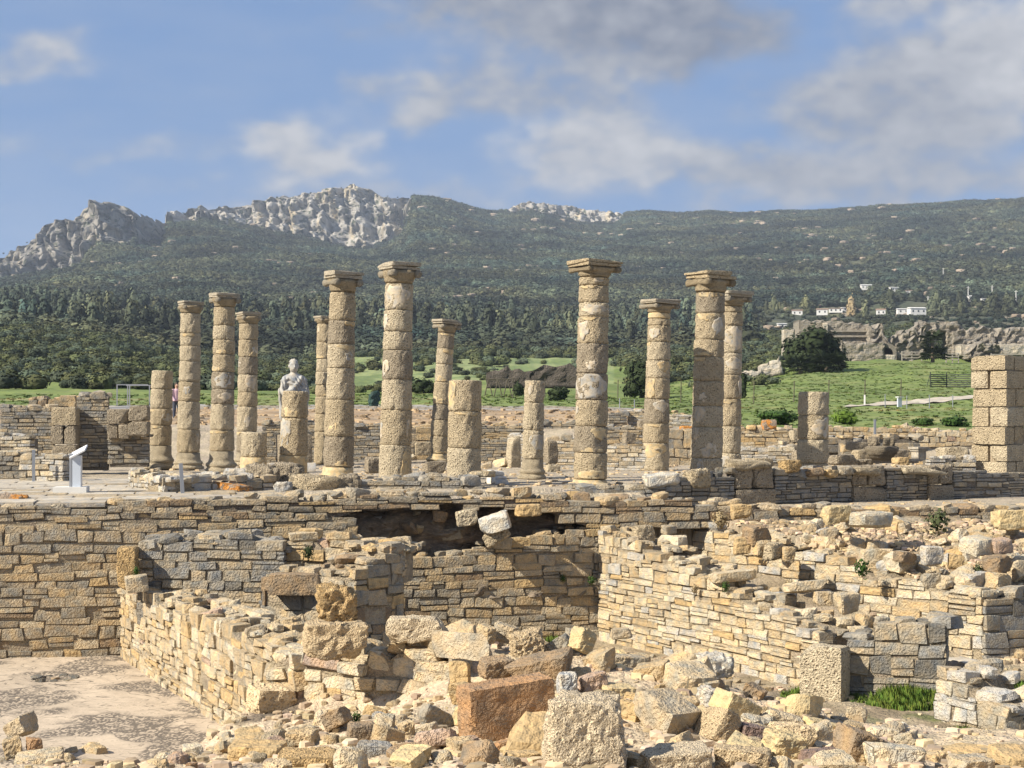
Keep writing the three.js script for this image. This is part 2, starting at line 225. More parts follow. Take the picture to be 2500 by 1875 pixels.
// ---------------------------------------------------------------- loose blocks of the foreground: bearing, rows, distance, depth, turn, tilt
const BLOCKS = [
  // u0, u1, v0, v1, distance, depth, turn, pitch, roll, material, label, [on ground], options
  [757, 876, 1424, 1527, 19.3, 0.45, 18, 4, -4, 'blockochre', 'rounded ochre pitted block crowning the left rubble heap', 0, { p: 3.5, rough: 0.16, cuts: 4, seg: 14 }],
  [738, 900, 1514, 1606, 19.0, 0.5, 12, 0, 2, 'blocktan', 'wide tan pitted block under the rounded ochre block', 0, { p: 12, rough: 0.13, cuts: 3, seg: 14 }],
  [941, 1097, 1502, 1567, 19.2, 0.4, -8, 3, 2, 'blockpale', 'long pale pitted block lying on the stacked heap wall', 0, { p: 9, rough: 0.12, seg: 14 }],
  [1042, 1202, 1529, 1623, 18.4, 0.95, 52, -4, -3, 'warmgrey', 'long squared grey brown block jutting from the heap', 0, { h: 0.3, p: 26, turn: 0.06, rough: 0.06, seg: 12 }],
  [1098, 1150, 1612, 1702, 17.9, 0.14, -12, -12, 3, 'ochre', 'upright orange slab propped against the heap wall', 1, { turn: 0.05, rough: 0.04 }],
  [1160, 1249, 1601, 1662, 17.8, 0.3, 24, 6, -8, 'brown', 'chunky brown stone behind the orange brown block', 1, { p: 12, rough: 0.09, cuts: 5 }],
  [1236, 1410, 1597, 1668, 17.6, 0.42, -14, 14, 15, 'brown', 'broad brown slanting slab behind the orange brown block', 1, { p: 14, rough: 0.08, cuts: 5 }],
  [1117, 1359, 1655, 1815, 15.9, 0.4, 22, 2, 5, 'rust', 'large squared orange brown block in the foreground', 1, { p: 34, turn: 0.03, rough: 0.035, seg: 16, cuts: 2 }],
  [1320, 1545, 1693, 1890, 13.7, 0.5, 10, 0, -1, 'blockpale', 'biggest pale pitted block at the bottom of the picture', 1, { p: 18, rough: 0.075, seg: 22, cuts: 3, fine: 0.012 }],
  [1390, 1455, 1534, 1594, 18.6, 0.26, 26, 0, -22, 'yellow', 'mossy yellow block tipped up at the pit edge', 1, { p: 14, rough: 0.09 }],
  [1330, 1402, 1556, 1606, 18.8, 0.16, -20, 0, 38, 'grey', 'grey slab leaning at a slant beside the mossy block', 1, { p: 18, rough: 0.05 }],
  [1243, 1330, 1540, 1612, 18.7, 0.36, 10, 0, 6, 'blocktan', 'tan pitted boulder half way along the heap crest', 1, { p: 8, rough: 0.14, seg: 12 }],
  [1160, 1215, 1524, 1572, 19.0, 0.3, 30, 4, -6, 'tan', 'tan rounded stone on the heap crest before the back wall', 1, { p: 9, rough: 0.1 }],
  [1200, 1262, 1522, 1570, 19.3, 0.24, -12, 0, -14, 'warmgrey', 'flat grey stone tipped on the heap crest', 1, { p: 12, rough: 0.08 }],
  [868, 963, 1809, 1866, 15.2, 0.3, 8, 0, -4, 'bluegrey', 'smooth grey green stone lying in the foreground rubble', 1, { p: 7, rough: 0.08, cuts: 2, seg: 12 }],
  [832, 922, 1764, 1818, 16.1, 0.26, 12, 0, -3, 'brown', 'reddish brown squared stone left of the orange brown block', 1, { p: 16, rough: 0.06 }],
  [784, 862, 1728, 1778, 17.0, 0.26, -26, 0, 26, 'brown', 'dark brown wedge stone leaning below the stacked wall', 1, { p: 14, rough: 0.08, cuts: 5 }],
  [968, 1016, 1756, 1800, 16.3, 0.24, 20, 0, 10, 'tan', 'tan angular stone beside a slanting slab', 1, { p: 12, rough: 0.1, cuts: 5 }],
  [1012, 1112, 1728, 1790, 16.6, 0.2, 30, 0, -32, 'grey', 'grey slab sliding down left of the orange brown block', 1, { p: 16, rough: 0.06 }],
  [1018, 1072, 1764, 1812, 16.0, 0.26, -8, 0, 18, 'cream', 'cream pyramid shaped stone in the foreground rubble', 1, { p: 12, rough: 0.08, cuts: 6 }],
  [1532, 1705, 1664, 1800, 15.6, 0.62, 34, 30, -20, 'warmgrey', 'big flat topped grey slab tilting right of the pale block', 1, { p: 26, turn: 0.06, rough: 0.04, seg: 14, h: 0.3 }],
  [1735, 1857, 1683, 1772, 16.2, 0.34, 24, 4, -27, 'yellow', 'long yellow squared block tilting down to the right', 1, { p: 24, turn: 0.05, rough: 0.05, seg: 12, h: 0.22 }],
  [1850, 1957, 1728, 1796, 16.3, 0.32, 16, 2, -15, 'cream', 'cream block second in the tilting row of squared blocks', 1, { h: 0.2, p: 22, turn: 0.06, rough: 0.06, seg: 11 }],
  [1948, 2064, 1750, 1818, 16.3, 0.3, 18, 2, -18, 'yellow', 'yellow cream block ending the tilting row of squared blocks', 1, { h: 0.2, p: 22, turn: 0.06, rough: 0.06, seg: 11 }],
  [1700, 1808, 1728, 1818, 15.4, 0.36, 36, 4, -32, 'blocktan', 'square tan pitted block tipped on its corner', 1, { p: 18, rough: 0.06, seg: 13 }],
  [1793, 1873, 1765, 1828, 15.4, 0.3, 14, 0, -14, 'purple', 'purple brown squared stone between two pale blocks', 1, { p: 16, rough: 0.07 }],
  [1856, 1968, 1784, 1866, 14.8, 0.34, 20, 4, -14, 'yellow', 'pale yellow rough block below the tilting row', 1, { p: 14, rough: 0.09, seg: 12 }],
  [1950, 2060, 1826, 1890, 14.6, 0.34, 10, 0, -4, 'purple', 'purple brown block cut by the bottom edge', 1, { p: 14, rough: 0.08 }],
  [2032, 2152, 1778, 1872, 15.0, 0.34, 22, 4, -20, 'brown', 'brown grained block with a split face near the right', 1, { p: 20, turn: 0.1, rough: 0.05, seg: 12 }],
  [2106, 2246, 1811, 1890, 14.6, 0.42, 6, 0, -3, 'pale', 'smooth rounded pale boulder at the lower right', 1, { p: 7, rough: 0.06, seg: 14, cuts: 2 }],
  [1554, 1742, 1816, 1900, 13.9, 0.46, 8, 3, 2, 'blockpale', 'flat pale pitted block beside the biggest pale block', 1, { p: 11, rough: 0.1, seg: 16 }],
  [1738, 1888, 1818, 1900, 14.0, 0.42, -10, 0, -3, 'blocktan', 'lumpy tan block at the bottom edge left of the purple one', 1, { p: 8, rough: 0.12, seg: 14 }],
  [1622, 1754, 1626, 1680, 17.6, 0.5, 20, 12, -6, 'cream', 'flat cream slab at the back of the foreground heap', 1, { p: 14, rough: 0.07, seg: 11 }],
  [1410, 1490, 1640, 1708, 16.8, 0.34, 10, 0, 10, 'pinkish', 'pinkish squared stone right of the orange brown block', 1, { p: 12, rough: 0.08 }],
  [1458, 1556, 1668, 1708, 16.7, 0.34, 16, 4, -4, 'yellow', 'flat yellow stone behind the biggest pale block', 1, { p: 12, rough: 0.08 }],
  [1358, 1418, 1641, 1697, 16.6, 0.22, 14, 0, 6, 'whitegrey', 'small light grey cube stone right of the orange brown block', 1, { p: 14, rough: 0.07 }],
  [1545, 1640, 1616, 1662, 17.9, 0.34, -14, 6, 10, 'tan', 'flat tan stone on the heap before the pit floor', 1, { p: 12, rough: 0.08 }],
  [1480, 1580, 1596, 1634, 18.6, 0.3, 12, 6, -4, 'warmgrey', 'long low grey stone at the far edge of the heap', 1, { p: 12, rough: 0.08 }],
  [1660, 1710, 1700, 1730, 16.4, 0.3, 8, 0, -4, 'tan', 'small tan stone wedged behind the tilted grey slab', 1, { p: 10, rough: 0.1 }],
  [1700, 1760, 1676, 1728, 16.8, 0.26, 30, 0, 8, 'whitegrey', 'knobbly whitish stone beside the long yellow block', 1, { p: 7, rough: 0.2, seg: 11 }],
  [1810, 1875, 1672, 1716, 17.6, 0.2, -30, 0, -26, 'brown', 'dark flat stone behind the long yellow block', 1, { p: 14, rough: 0.06 }],
  [1625, 1700, 1790, 1838, 14.6, 0.3, -30, 0, 28, 'tan', 'tan stone wedged under the tilted grey slab', 1, { p: 12, rough: 0.1 }],
  [2125, 2190, 1774, 1806, 16.6, 0.2, 10, 0, -6, 'pale', 'flat whitish stone behind the brown grained block', 1, { p: 10, rough: 0.08 }],
  [2168, 2216, 1760, 1792, 17.2, 0.2, 24, 0, 8, 'white', 'small white stone near the grass at the right', 1, { p: 10, rough: 0.1 }],
  [2176, 2246, 1786, 1822, 16.3, 0.22, -20, 0, 10, 'cream', 'cream stone behind the rounded pale boulder', 1, { p: 10, rough: 0.1 }],
  [2264, 2420, 1822, 1850, 15.8, 0.4, 12, 4, 2, 'ochre', 'long orange slab lying at the lower right edge', 1, { p: 16, rough: 0.05 }],
  [2310, 2420, 1842, 1890, 14.6, 0.34, 14, 6, -4, 'warmgrey', 'grey slab below the long orange slab', 1, { p: 14, rough: 0.06 }],
  [2424, 2530, 1826, 1890, 14.6, 0.4, 10, 4, -6, 'ochre', 'brownish block in the lower right corner', 1, { p: 14, rough: 0.06 }],
  [2250, 2312, 1832, 1868, 15.2, 0.22, 30, 0, 12, 'tan', 'small tan stone between boulder and orange slab', 1, { p: 10, rough: 0.1 }],
  [560, 672, 1782, 1836, 17.0, 0.5, 18, 4, 3, 'ochre', 'flat ochre slab at the foot of the left diagonal wall', 1, { p: 14, rough: 0.07, seg: 11 }],
  [438, 502, 1816, 1852, 17.6, 0.3, 20, 0, 2, 'pale', 'pale squared stone near the dirt floor at lower left', 1, { p: 16, rough: 0.06 }],
  [500, 572, 1822, 1866, 16.8, 0.36, 14, 0, 0, 'tan', 'tan squared stone next to the pale one at lower left', 1, { p: 14, rough: 0.07 }],
  [560, 700, 1806, 1880, 15.8, 0.46, -6, 0, -2, 'ochre', 'large layered ochre slab at lower left', 1, { p: 14, rough: 0.08, seg: 12 }],
  [668, 830, 1826, 1896, 14.7, 0.46, 8, 0, 0, 'blockochre', 'crumbling ochre block at the bottom left edge', 1, { p: 7, rough: 0.16, seg: 14 }],
  [700, 780, 1776, 1822, 16.2, 0.3, -12, 0, 5, 'tan', 'tan flat stone among rubble below the diagonal wall', 1, { p: 10, rough: 0.1 }],
  [1090, 1170, 1800, 1850, 15.0, 0.28, 20, 4, 6, 'tan', 'tan flat stone before the orange brown block', 1, { p: 10, rough: 0.08 }],
  [1200, 1290, 1800, 1832, 15.2, 0.26, -10, 0, 8, 'rust', 'rusty flat stone under the orange brown block', 1, { p: 12, rough: 0.08 }],
  [1226, 1322, 1830, 1876, 14.3, 0.3, 12, 0, -6, 'ochre', 'ochre lump left of the biggest pale block', 1, { p: 9, rough: 0.1 }],
  [0, 60, 1796, 1850, 20.0, 0.4, 16, 0, 10, 'tan', 'tan stone in the rubble at the lower left corner', 1, { p: 10, rough: 0.1 }],
  [18, 92, 1746, 1800, 20.9, 0.4, -20, 0, 26, 'warmgrey', 'grey tilted slab at the left edge above the dirt floor', 1, { p: 14, rough: 0.08 }],
  [58, 108, 1800, 1836, 20.0, 0.25, 20, 0, -4, 'rust', 'small rusty stone in the rubble at the lower left', 1, { p: 12, rough: 0.08 }],
  [30, 160, 1832, 1890, 19.0, 0.6, 8, 0, 2, 'cream', 'broad cream boulder at the lower left corner', 1, { p: 8, rough: 0.09, seg: 12 }],
  [1488, 1544, 1531, 1559, 28.6, 0.4, 6, 0, 0, 'warmgrey', 'smooth grey boulder on the pit floor by the corner', 1, { p: 6, rough: 0.05 }],
  [1376, 1412, 1534, 1558, 29.5, 0.3, 24, 0, -10, 'grey', 'grey stone on the pit floor against the back wall', 1, { p: 12, rough: 0.08 }],
  [1688, 1796, 1592, 1652, 23.0, 0.7, 20, 0, 0, 'white', 'white limestone outcrop on the pit floor', 1, { p: 7, rough: 0.22, seg: 14, cuts: 5 }],
];
const blockGeom = BLOCKS.map(([u0, u1, v0, v1, d, dep, ry, , , , , , opt]) => {
  const a = Math.abs(ry) * Math.PI / 180, W = Math.max(0.08, ((u1 - u0) * d / FOCAL - dep * Math.sin(a)) / Math.cos(a)), y = YV((v0 + v1) / 2, d), H = opt.h ?? Math.max(0.05, (v1 - v0) * d / FOCAL - dep * 0.6 * (EYE - y) / d);
  return { x: XU((u0 + u1) / 2, d), y, d, W, H };
});
const FG = BLOCKS.map((b, i) => (b[11] && b[4] < 20 ? [blockGeom[i].x, blockGeom[i].d, blockGeom[i].y - blockGeom[i].H * 0.5 + Math.min(0.05, blockGeom[i].H * 0.15)] : null)).filter(Boolean);
FG.push([-2.9, 19.6, -2.0], [-2.0, 19.0, -1.97], [-1.2, 18.4, -1.95], [-1.7, 20.6, -1.25], [-0.9, 20.1, -1.2], [-2.4, 21.0, -1.4], [-0.2, 19.6, -1.15], [-0.6, 18.4, -1.75], [0.3, 19.6, -1.2], [1.2, 19.6, -1.45], [-3.6, 18.0, -2.35], [-4.6, 18.6, -2.7]);

// ---------------------------------------------------------------- ground plan: wall lines (x, distance)
const lineD2 = (x) => 31.9 + 0.24 * x;                     // long retaining wall
const lineX3 = (d) => -7.25 + 0.449 * (30.2 - d);          // wall right of the left room
const lineX4 = (d) => 1.7 + 0.516 * (32.2 - d);            // wall right of the middle room
const lineX5 = (d) => 3.84 + 0.768 * (33 - d);             // next wall to the right
const lineD1 = (x) => 36.5 + 0.53 * (x - 3.65);            // front of the basilica at the right
const edgeFront = curve([[-9, 19.6], [-5.6, 19.3], [-4, 19.4], [-2.9, 21.4], [0.5, 21.6], [2, 20.3], [4, 19.2], [6, 18.3], [9, 17.6]]);
function groundFront(x, d) {
  const g0 = -0.1 - 0.097 * Math.min(d, 21) - 0.35 * step(-2.5, -6, x); let w = 0.12, s = 0;
  for (const [px, pd, py] of FG) { const q = ((x - px) ** 2 + (d - pd) ** 2) / 0.55; if (q < 9) { const k = Math.exp(-q); w += k; s += k * (py - (-0.1 - 0.097 * Math.min(pd, 21) - 0.35 * step(-2.5, -6, px))); } }
  return g0 + s / w + 0.05 * fbm2(x * 1.6, d * 1.6, 3);
}
function groundY(x, d) {
  const d2 = lineD2(x), d1 = x > 3.3 ? lineD1(x) : mix(36.3, 34.5, step(2, -3, x));
  if (d < d2 + 0.45 + 0.8 * step(-3.1, -2.7, x) * step(2.1, 1.7, x)) {
    let y = -2.8 + 0.035 * fbm2(x * 0.9, d * 0.9, 4) - 0.07 * step(0.1, -0.3, x - lineX3(d)) * step(edgeFront(x) + 0.2, edgeFront(x) + 0.9, d);
    if (x > lineX4(d) && d > 24.5) y = Math.max(y, mix(-2.72, -1.45, step(26.5, 32, d)) * step(0, 0.5, x - lineX4(d)) + y * (1 - step(0, 0.5, x - lineX4(d))));
    if (x > lineX5(d) + 0.15 && d > 26.6) { const m = mix(-1.55, -0.55, step(27.3, 33, d)) + 0.12 * fbm2(x * 0.8, d * 0.8, 3), e = step(-0.1, 0.35, (x - lineX5(d)) - 0.15) * step(0.55, 1.05, d - (27.9 + 0.5 * (x - 7.95) * 0.6 - 0.9 * 0)); y = mix(y, m, x < 7.9 ? step(-0.1, 0.3, x - lineX5(d) - 0.15) * step(27.2, 28.2, d) : e); }
    const e = edgeFront(x);
    if (d < e + 1) y = mix(groundFront(x, d), y, step(e - 1.3, e + 0.7, d));
    return y;
  }
  const behind = d2 + 0.5, lowR = x > 3.0 ? mix(-0.5, -0.42, step(0, 1, d - d2)) : mix(-0.3, -0.16, step(-9, 2, x) * step(0, 1.5, d - behind));
  let y = mix(lowR, 0, x > 3.3 ? step(d1 + 0.2, d1 + 0.65, d) : step(d1 - 0.15, d1 + 0.25, d));
  if (x < -4.6) y = mix(-0.12, -0.02, step(0, 2, d - behind));
  y += 0.02 * fbm2(x * 1.1, d * 1.1, 3);
  if (d > 60) y = mix(y, farY(1250 + FOCAL * x / d, Math.max(d, 66)) - 0.02 * step(66, 66.5, d), step(60, 66, d));
  return y;
}

// ---------------------------------------------------------------- far terrain: rows of sight for bearing and distance
const FAR_D = [66, 85, 110, 160, 240, 330, 480, 700, 1000, 1400];
const FAR_U = [-300, 0, 250, 450, 700, 1000, 1400, 1600, 1800, 2000, 2250, 2500];
const FAR_V = [
  [1036, 998, 972, 925, 862, 806, 800, 768, 715, 690], [1036, 998, 972, 930, 872, 815, 806, 770, 725, 700], [1036, 998, 970, 930, 880, 838, 822, 775, 715, 655], [1036, 997, 966, 945, 915, 880, 848, 788, 720, 640],
  [1040, 997, 968, 955, 930, 902, 860, 800, 735, 650], [1042, 998, 968, 948, 915, 888, 856, 800, 735, 650], [1042, 1000, 975, 950, 915, 888, 856, 800, 735, 655], [1044, 1005, 985, 955, 905, 882, 850, 800, 735, 650],
  [1048, 1022, 988, 942, 894, 872, 838, 790, 730, 645], [1050, 1028, 984, 928, 884, 866, 830, 783, 715, 635], [1052, 1030, 988, 924, 880, 866, 825, 778, 705, 625], [1054, 1030, 985, 924, 880, 865, 825, 772, 698, 615]];
const ridgeV = curve([[-700, 700], [-300, 660], [0, 624], [45, 599], [85, 576], [102, 554], [124, 540], [170, 540], [205, 512], [232, 505], [265, 509], [305, 514], [339, 531], [378, 537], [430, 522], [509, 514], [576, 505], [633, 497], [700, 475], [768, 472], [814, 461], [859, 454], [904, 466], [938, 480], [983, 484], [1051, 486], [1107, 497], [1164, 514], [1215, 522], [1254, 505], [1311, 499], [1379, 503], [1458, 514], [1520, 525], [1582, 520], [1661, 526], [1729, 521], [1808, 526], [1898, 519], [1978, 520], [2068, 514], [2147, 508], [2215, 506], [2317, 500], [2407, 497], [2500, 490], [2900, 500], [3600, 560]]);
const ridgeD = curve([[0, 1650], [330, 1700], [420, 1950], [600, 2100], [950, 2150], [1200, 2450], [1500, 2500], [2000, 2350], [2500, 2150]]);
const rockFoot = curve([[-700, 720], [0, 692], [96, 679], [170, 672], [203, 655], [215, 624], [240, 592], [300, 590], [339, 597], [400, 600], [415, 547], [508, 541], [610, 553], [678, 571], [791, 595], [820, 607], [898, 613], [950, 599], [985, 573], [1000, 520], [1012, 484], [1030, 484], [1190, 490], [1215, 524], [1250, 527], [1330, 524], [1420, 548], [1500, 550], [1530, 528], [1600, 524], [3000, 480]]);
function vAt(u, d) {
  const cu = clamp(u, -300, 2500); let i = 1; while (i < FAR_U.length - 1 && FAR_U[i] < cu) i++;
  const tu = step(0, 1, (cu - FAR_U[i - 1]) / (FAR_U[i] - FAR_U[i - 1]));
  if (d <= 1400) {
    let j = 1; while (j < FAR_D.length - 1 && FAR_D[j] < d) j++;
    const td = clamp(Math.log(d / FAR_D[j - 1]) / Math.log(FAR_D[j] / FAR_D[j - 1]));
    return mix(mix(FAR_V[i - 1][j - 1], FAR_V[i][j - 1], tu), mix(FAR_V[i - 1][j], FAR_V[i][j], tu), td);
  }
  const v0 = mix(FAR_V[i - 1][9], FAR_V[i][9], tu), q = Math.log(d / 1400) / Math.log(ridgeD(u) / 1400), top = ridgeV(u), foot = Math.max(rockFoot(u), top + 6);
  if (q > 1) return top + (q - 1) * 600;
  return q < 0.86 ? mix(v0, Math.min(foot, v0), q / 0.86) : mix(Math.min(foot, v0), top, (q - 0.86) / 0.14);
}
function farY(u, d) {
  let y = YV(vAt(u, d), d); const x = XU(u, d), q = step(180, 700, d);
  y += q * 7 * fbm2(x / 170, d / 170, 3) * step(2600, 1700, d) + step(90, 200, d) * 0.9 * fbm2(x / 26, d / 26, 3) + 0.12 * fbm2(x / 4, d / 4, 2);
  return y;
}
function isRock(u, d) { if (d < 1300) return false; const v = vAt(u, d); return v < rockFoot(u) + 16 * fbm2(u / 26, v / 26, 3) && rockFoot(u) - ridgeV(u) > 7; }
const FOOTPATH = (u, d) => { const v = vAt(u, d); return d < 170 && u > 2040 && Math.abs(v - mix(988, 950, (u - 2060) / 300)) < mix(4.5, 5.5, (u - 2060) / 300) * (u > 2060 ? 1 : 0); };

{
  const us = []; for (let u = -1900; u < -160; u += 60) us.push(u); for (let u = -160; u <= 2660; u += 3.2) us.push(u); for (let u = 2720; u <= 4400; u += 60) us.push(u);
  const rows = []; for (let k = 0; k <= 190; k++) rows.push({ d: 66 * Math.pow(1400 / 66, k / 190) }); for (let k = 1; k <= 34; k++) rows.push({ q: 0.86 * k / 34 }); for (let k = 1; k <= 96; k++) rows.push({ q: 0.86 + 0.14 * k / 96 }); for (const q of [1.02, 1.06, 1.15]) rows.push({ q });
  const nC = us.length, P = new Float32Array(nC * rows.length * 3), C = new Float32Array(nC * rows.length * 3), UV = new Float32Array(nC * rows.length * 2), I = [];
  rows.forEach((row, j) => us.forEach((u, i) => {
    const d = row.d ?? 1400 * Math.pow(ridgeD(u) / 1400, row.q), k = j * nC + i; let x = XU(u, d), y = farY(u, d), z = -d; const rock = isRock(u, d), v = vAt(u, d);
    let c;
    if (rock) {
      const edge = clamp((rockFoot(u) - v) / 14), fis = Math.abs(noise3(x / 34 + 0.35 * y / 34, y / 130, 4)), fis2 = Math.abs(noise3(x / 12, y / 60, 9)), lump = fbm3(x / 62, y / 70, z / 62, 3), bl = 0.35 - Math.abs(noise3(x / 22 + 0.6 * y / 22, y / 48, z / 40));
      const a = 0.35 + 0.65 * edge; z += a * (-30 * (0.32 - fis) - 8 * (0.3 - fis2) + 28 * lump + 8 * bl); y += a * ((row.q > 0.985 ? 0.4 : 1) * (9 * lump + 5 * bl)); x += a * 3 * noise3(x / 30, y / 30, 3); z += a * (3.5 * fbm3(x / 11, y / 13, z / 11, 3) - 5 * Math.max(0, 0.12 - Math.abs(noise3(x / 17 + 5, y / 9, 2))) * 8); y += a * (row.q > 0.985 ? 1 : 2.2) * fbm3(x / 9 + 7, y / 9, z / 9, 2);
      const sun = fbm2(u / 60, v / 50, 3), tan = step(0.1, 0.5, fbm2(u / 45 + 9, v / 120, 3)) * (u > 600 ? 1 : 0.6), dark = step(0.12, 0.34, fbm3(x / 24, y / 16, 7, 3)) * 0.45 + step(0.1, 0.02, Math.min(fis, fis2 * 1.4)) * 0.35, g = (u < 420 ? 0.27 : 0.37) * (1 + 0.35 * sun) * (1 - dark);  // brightness patches are random tone; shade of the fissures is in the colour
      c = [g * (1 + 0.12 * tan), g * 0.94, g * (0.84 - 0.2 * tan)];
      if (fbm2(u / 20 + 50, v / 12, 3) > 0.3) c = [0.06, 0.07, 0.04];
    } else {
      const n = fbm2(x / 30, d / 30, 4), f = fbm2(x / 6, d / 6, 3);
      if (d > 430) { const gap = step(0.15, 0.4, fbm2(x / 60 + 7, d / 60, 4)); c = [mix(0.05, 0.11, gap) + 0.02 * n, mix(0.06, 0.11, gap) + 0.02 * n, mix(0.03, 0.06, gap)]; const out = fbm2(x / 22 + 70, d / 22, 4) + (u > 1900 && v < 690 && v > 560 ? 0.16 : 0) + (Math.abs(v - 745) < 12 && u > 600 && u < 1150 ? 0.2 : 0); if (out > 0.4 && fbm2(x / 130 + 5, d / 130, 2) > 0.12) c = [0.27, 0.22, 0.16]; }
      else if (d > 150 && u < 720) { const g = step(-0.2, 0.4, n); c = [mix(0.12, 0.21, g), mix(0.135, 0.215, g), mix(0.07, 0.125, g)]; }
      else if (d > 190 && u < 1500) { const g = step(-0.25, 0.25, n + 0.4 * f); c = [mix(0.14, 0.24, g), mix(0.19, 0.28, g), mix(0.06, 0.11, g)]; }
      else { const g = step(-0.35, 0.35, n + 0.5 * f), y2 = step(0.1, 0.5, fbm2(x / 11 + 30, d / 7, 3)) * (d < 110 ? 0.7 : 0.35); c = [mix(0.115, 0.165, g), mix(0.165, 0.215, g), mix(0.032, 0.05, g)]; c = [mix(c[0], 0.30, y2), mix(c[1], 0.275, y2), mix(c[2], 0.12, y2)]; if (d < 84 && u < 1600) { const s = step(-0.2, 0.3, fbm2(x / 2.5, d / 2.5, 3)); c = [mix(0.30, 0.42, s), mix(0.21, 0.31, s), mix(0.125, 0.19, s)]; } else if (u < 1580 && d < 92) c = [0.33, 0.31, 0.28]; }
    }
    P.set([x, y, z], 3 * k); C.set(c, 3 * k); UV.set([x / 5, z / 5], 2 * k);
    if (i && j) { const a = k, b = k - 1, e = k - nC, f = k - nC - 1; I.push(f, e, b, e, a, b); }
  }));
  const g = new THREE.BufferGeometry(); g.setAttribute('position', new THREE.BufferAttribute(P, 3)); g.setAttribute('color', new THREE.BufferAttribute(C, 3)); g.setAttribute('uv', new THREE.BufferAttribute(UV, 2)); g.setIndex(I); g.computeVertexNormals();
  const mat = new THREE.MeshStandardMaterial({ name: 'hill_cover', color: rgb(1.2, 1.2, 1.2), vertexColors: true, roughness: 1, map: TX.mottle });
  tag(mesh('hills', g, mat, scene, true), 'green meadows rising to wooded hills with bare pale rock cliffs', 'hills', null, 'structure');
}

{ // the dig: one sheet from the viewer's feet to the bank behind the ruins
  const ds = []; for (let d = -8; d < 10; d += 1.2) ds.push(d); for (let d = 10; d < 40; d += 0.13) ds.push(d); for (let d = 40; d <= 70; d += 0.4) ds.push(d);
  const N = 300, P = [], UV = [], C = [], I = [];
  ds.forEach((d, j) => { for (let i = 0; i <= N; i++) {
    const half = Math.max(10, 0.34 * d + 2.2), x = (i / N * 2 - 1) * half, y = groundY(x, d), k = j * (N + 1) + i; P.push(x, y, -d); UV.push(x / 2.2, d / 2.2);
    let c; const n = fbm2(x * 0.7, d * 0.7, 4), m = fbm2(x * 2.4 + 8, d * 2.4, 3), d2 = lineD2(x);
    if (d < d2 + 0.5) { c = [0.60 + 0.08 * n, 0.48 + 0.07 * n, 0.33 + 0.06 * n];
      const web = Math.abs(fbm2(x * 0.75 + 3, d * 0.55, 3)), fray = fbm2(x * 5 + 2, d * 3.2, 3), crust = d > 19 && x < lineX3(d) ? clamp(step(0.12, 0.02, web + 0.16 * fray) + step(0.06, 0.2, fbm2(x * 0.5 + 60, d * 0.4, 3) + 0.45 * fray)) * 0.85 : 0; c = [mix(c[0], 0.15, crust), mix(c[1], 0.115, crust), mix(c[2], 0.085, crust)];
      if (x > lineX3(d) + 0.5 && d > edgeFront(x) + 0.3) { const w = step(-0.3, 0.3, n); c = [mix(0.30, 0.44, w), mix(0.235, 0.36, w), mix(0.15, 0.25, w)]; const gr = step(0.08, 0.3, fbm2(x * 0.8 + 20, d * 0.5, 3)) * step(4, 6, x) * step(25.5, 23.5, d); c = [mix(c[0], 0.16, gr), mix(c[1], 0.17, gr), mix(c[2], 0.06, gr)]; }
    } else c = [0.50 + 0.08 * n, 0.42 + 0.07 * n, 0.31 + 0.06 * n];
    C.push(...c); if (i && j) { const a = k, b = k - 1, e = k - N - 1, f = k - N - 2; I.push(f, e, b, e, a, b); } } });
  const g = new THREE.BufferGeometry(); g.setAttribute('position', new THREE.Float32BufferAttribute(P, 3)); g.setAttribute('color', new THREE.Float32BufferAttribute(C, 3)); g.setAttribute('uv', new THREE.Float32BufferAttribute(UV, 2)); g.setIndex(I); g.computeVertexNormals();
  tag(mesh('ground', g, new THREE.MeshStandardMaterial({ name: 'dry_soil', color: rgb(1, 1, 1), vertexColors: true, map: TX.soil, bumpMap: TX.roughB, bumpScale: 0.05, roughness: 1 }), scene, true), 'dry sandy soil of the dig with sunken rooms', 'ground', null, 'structure');
}

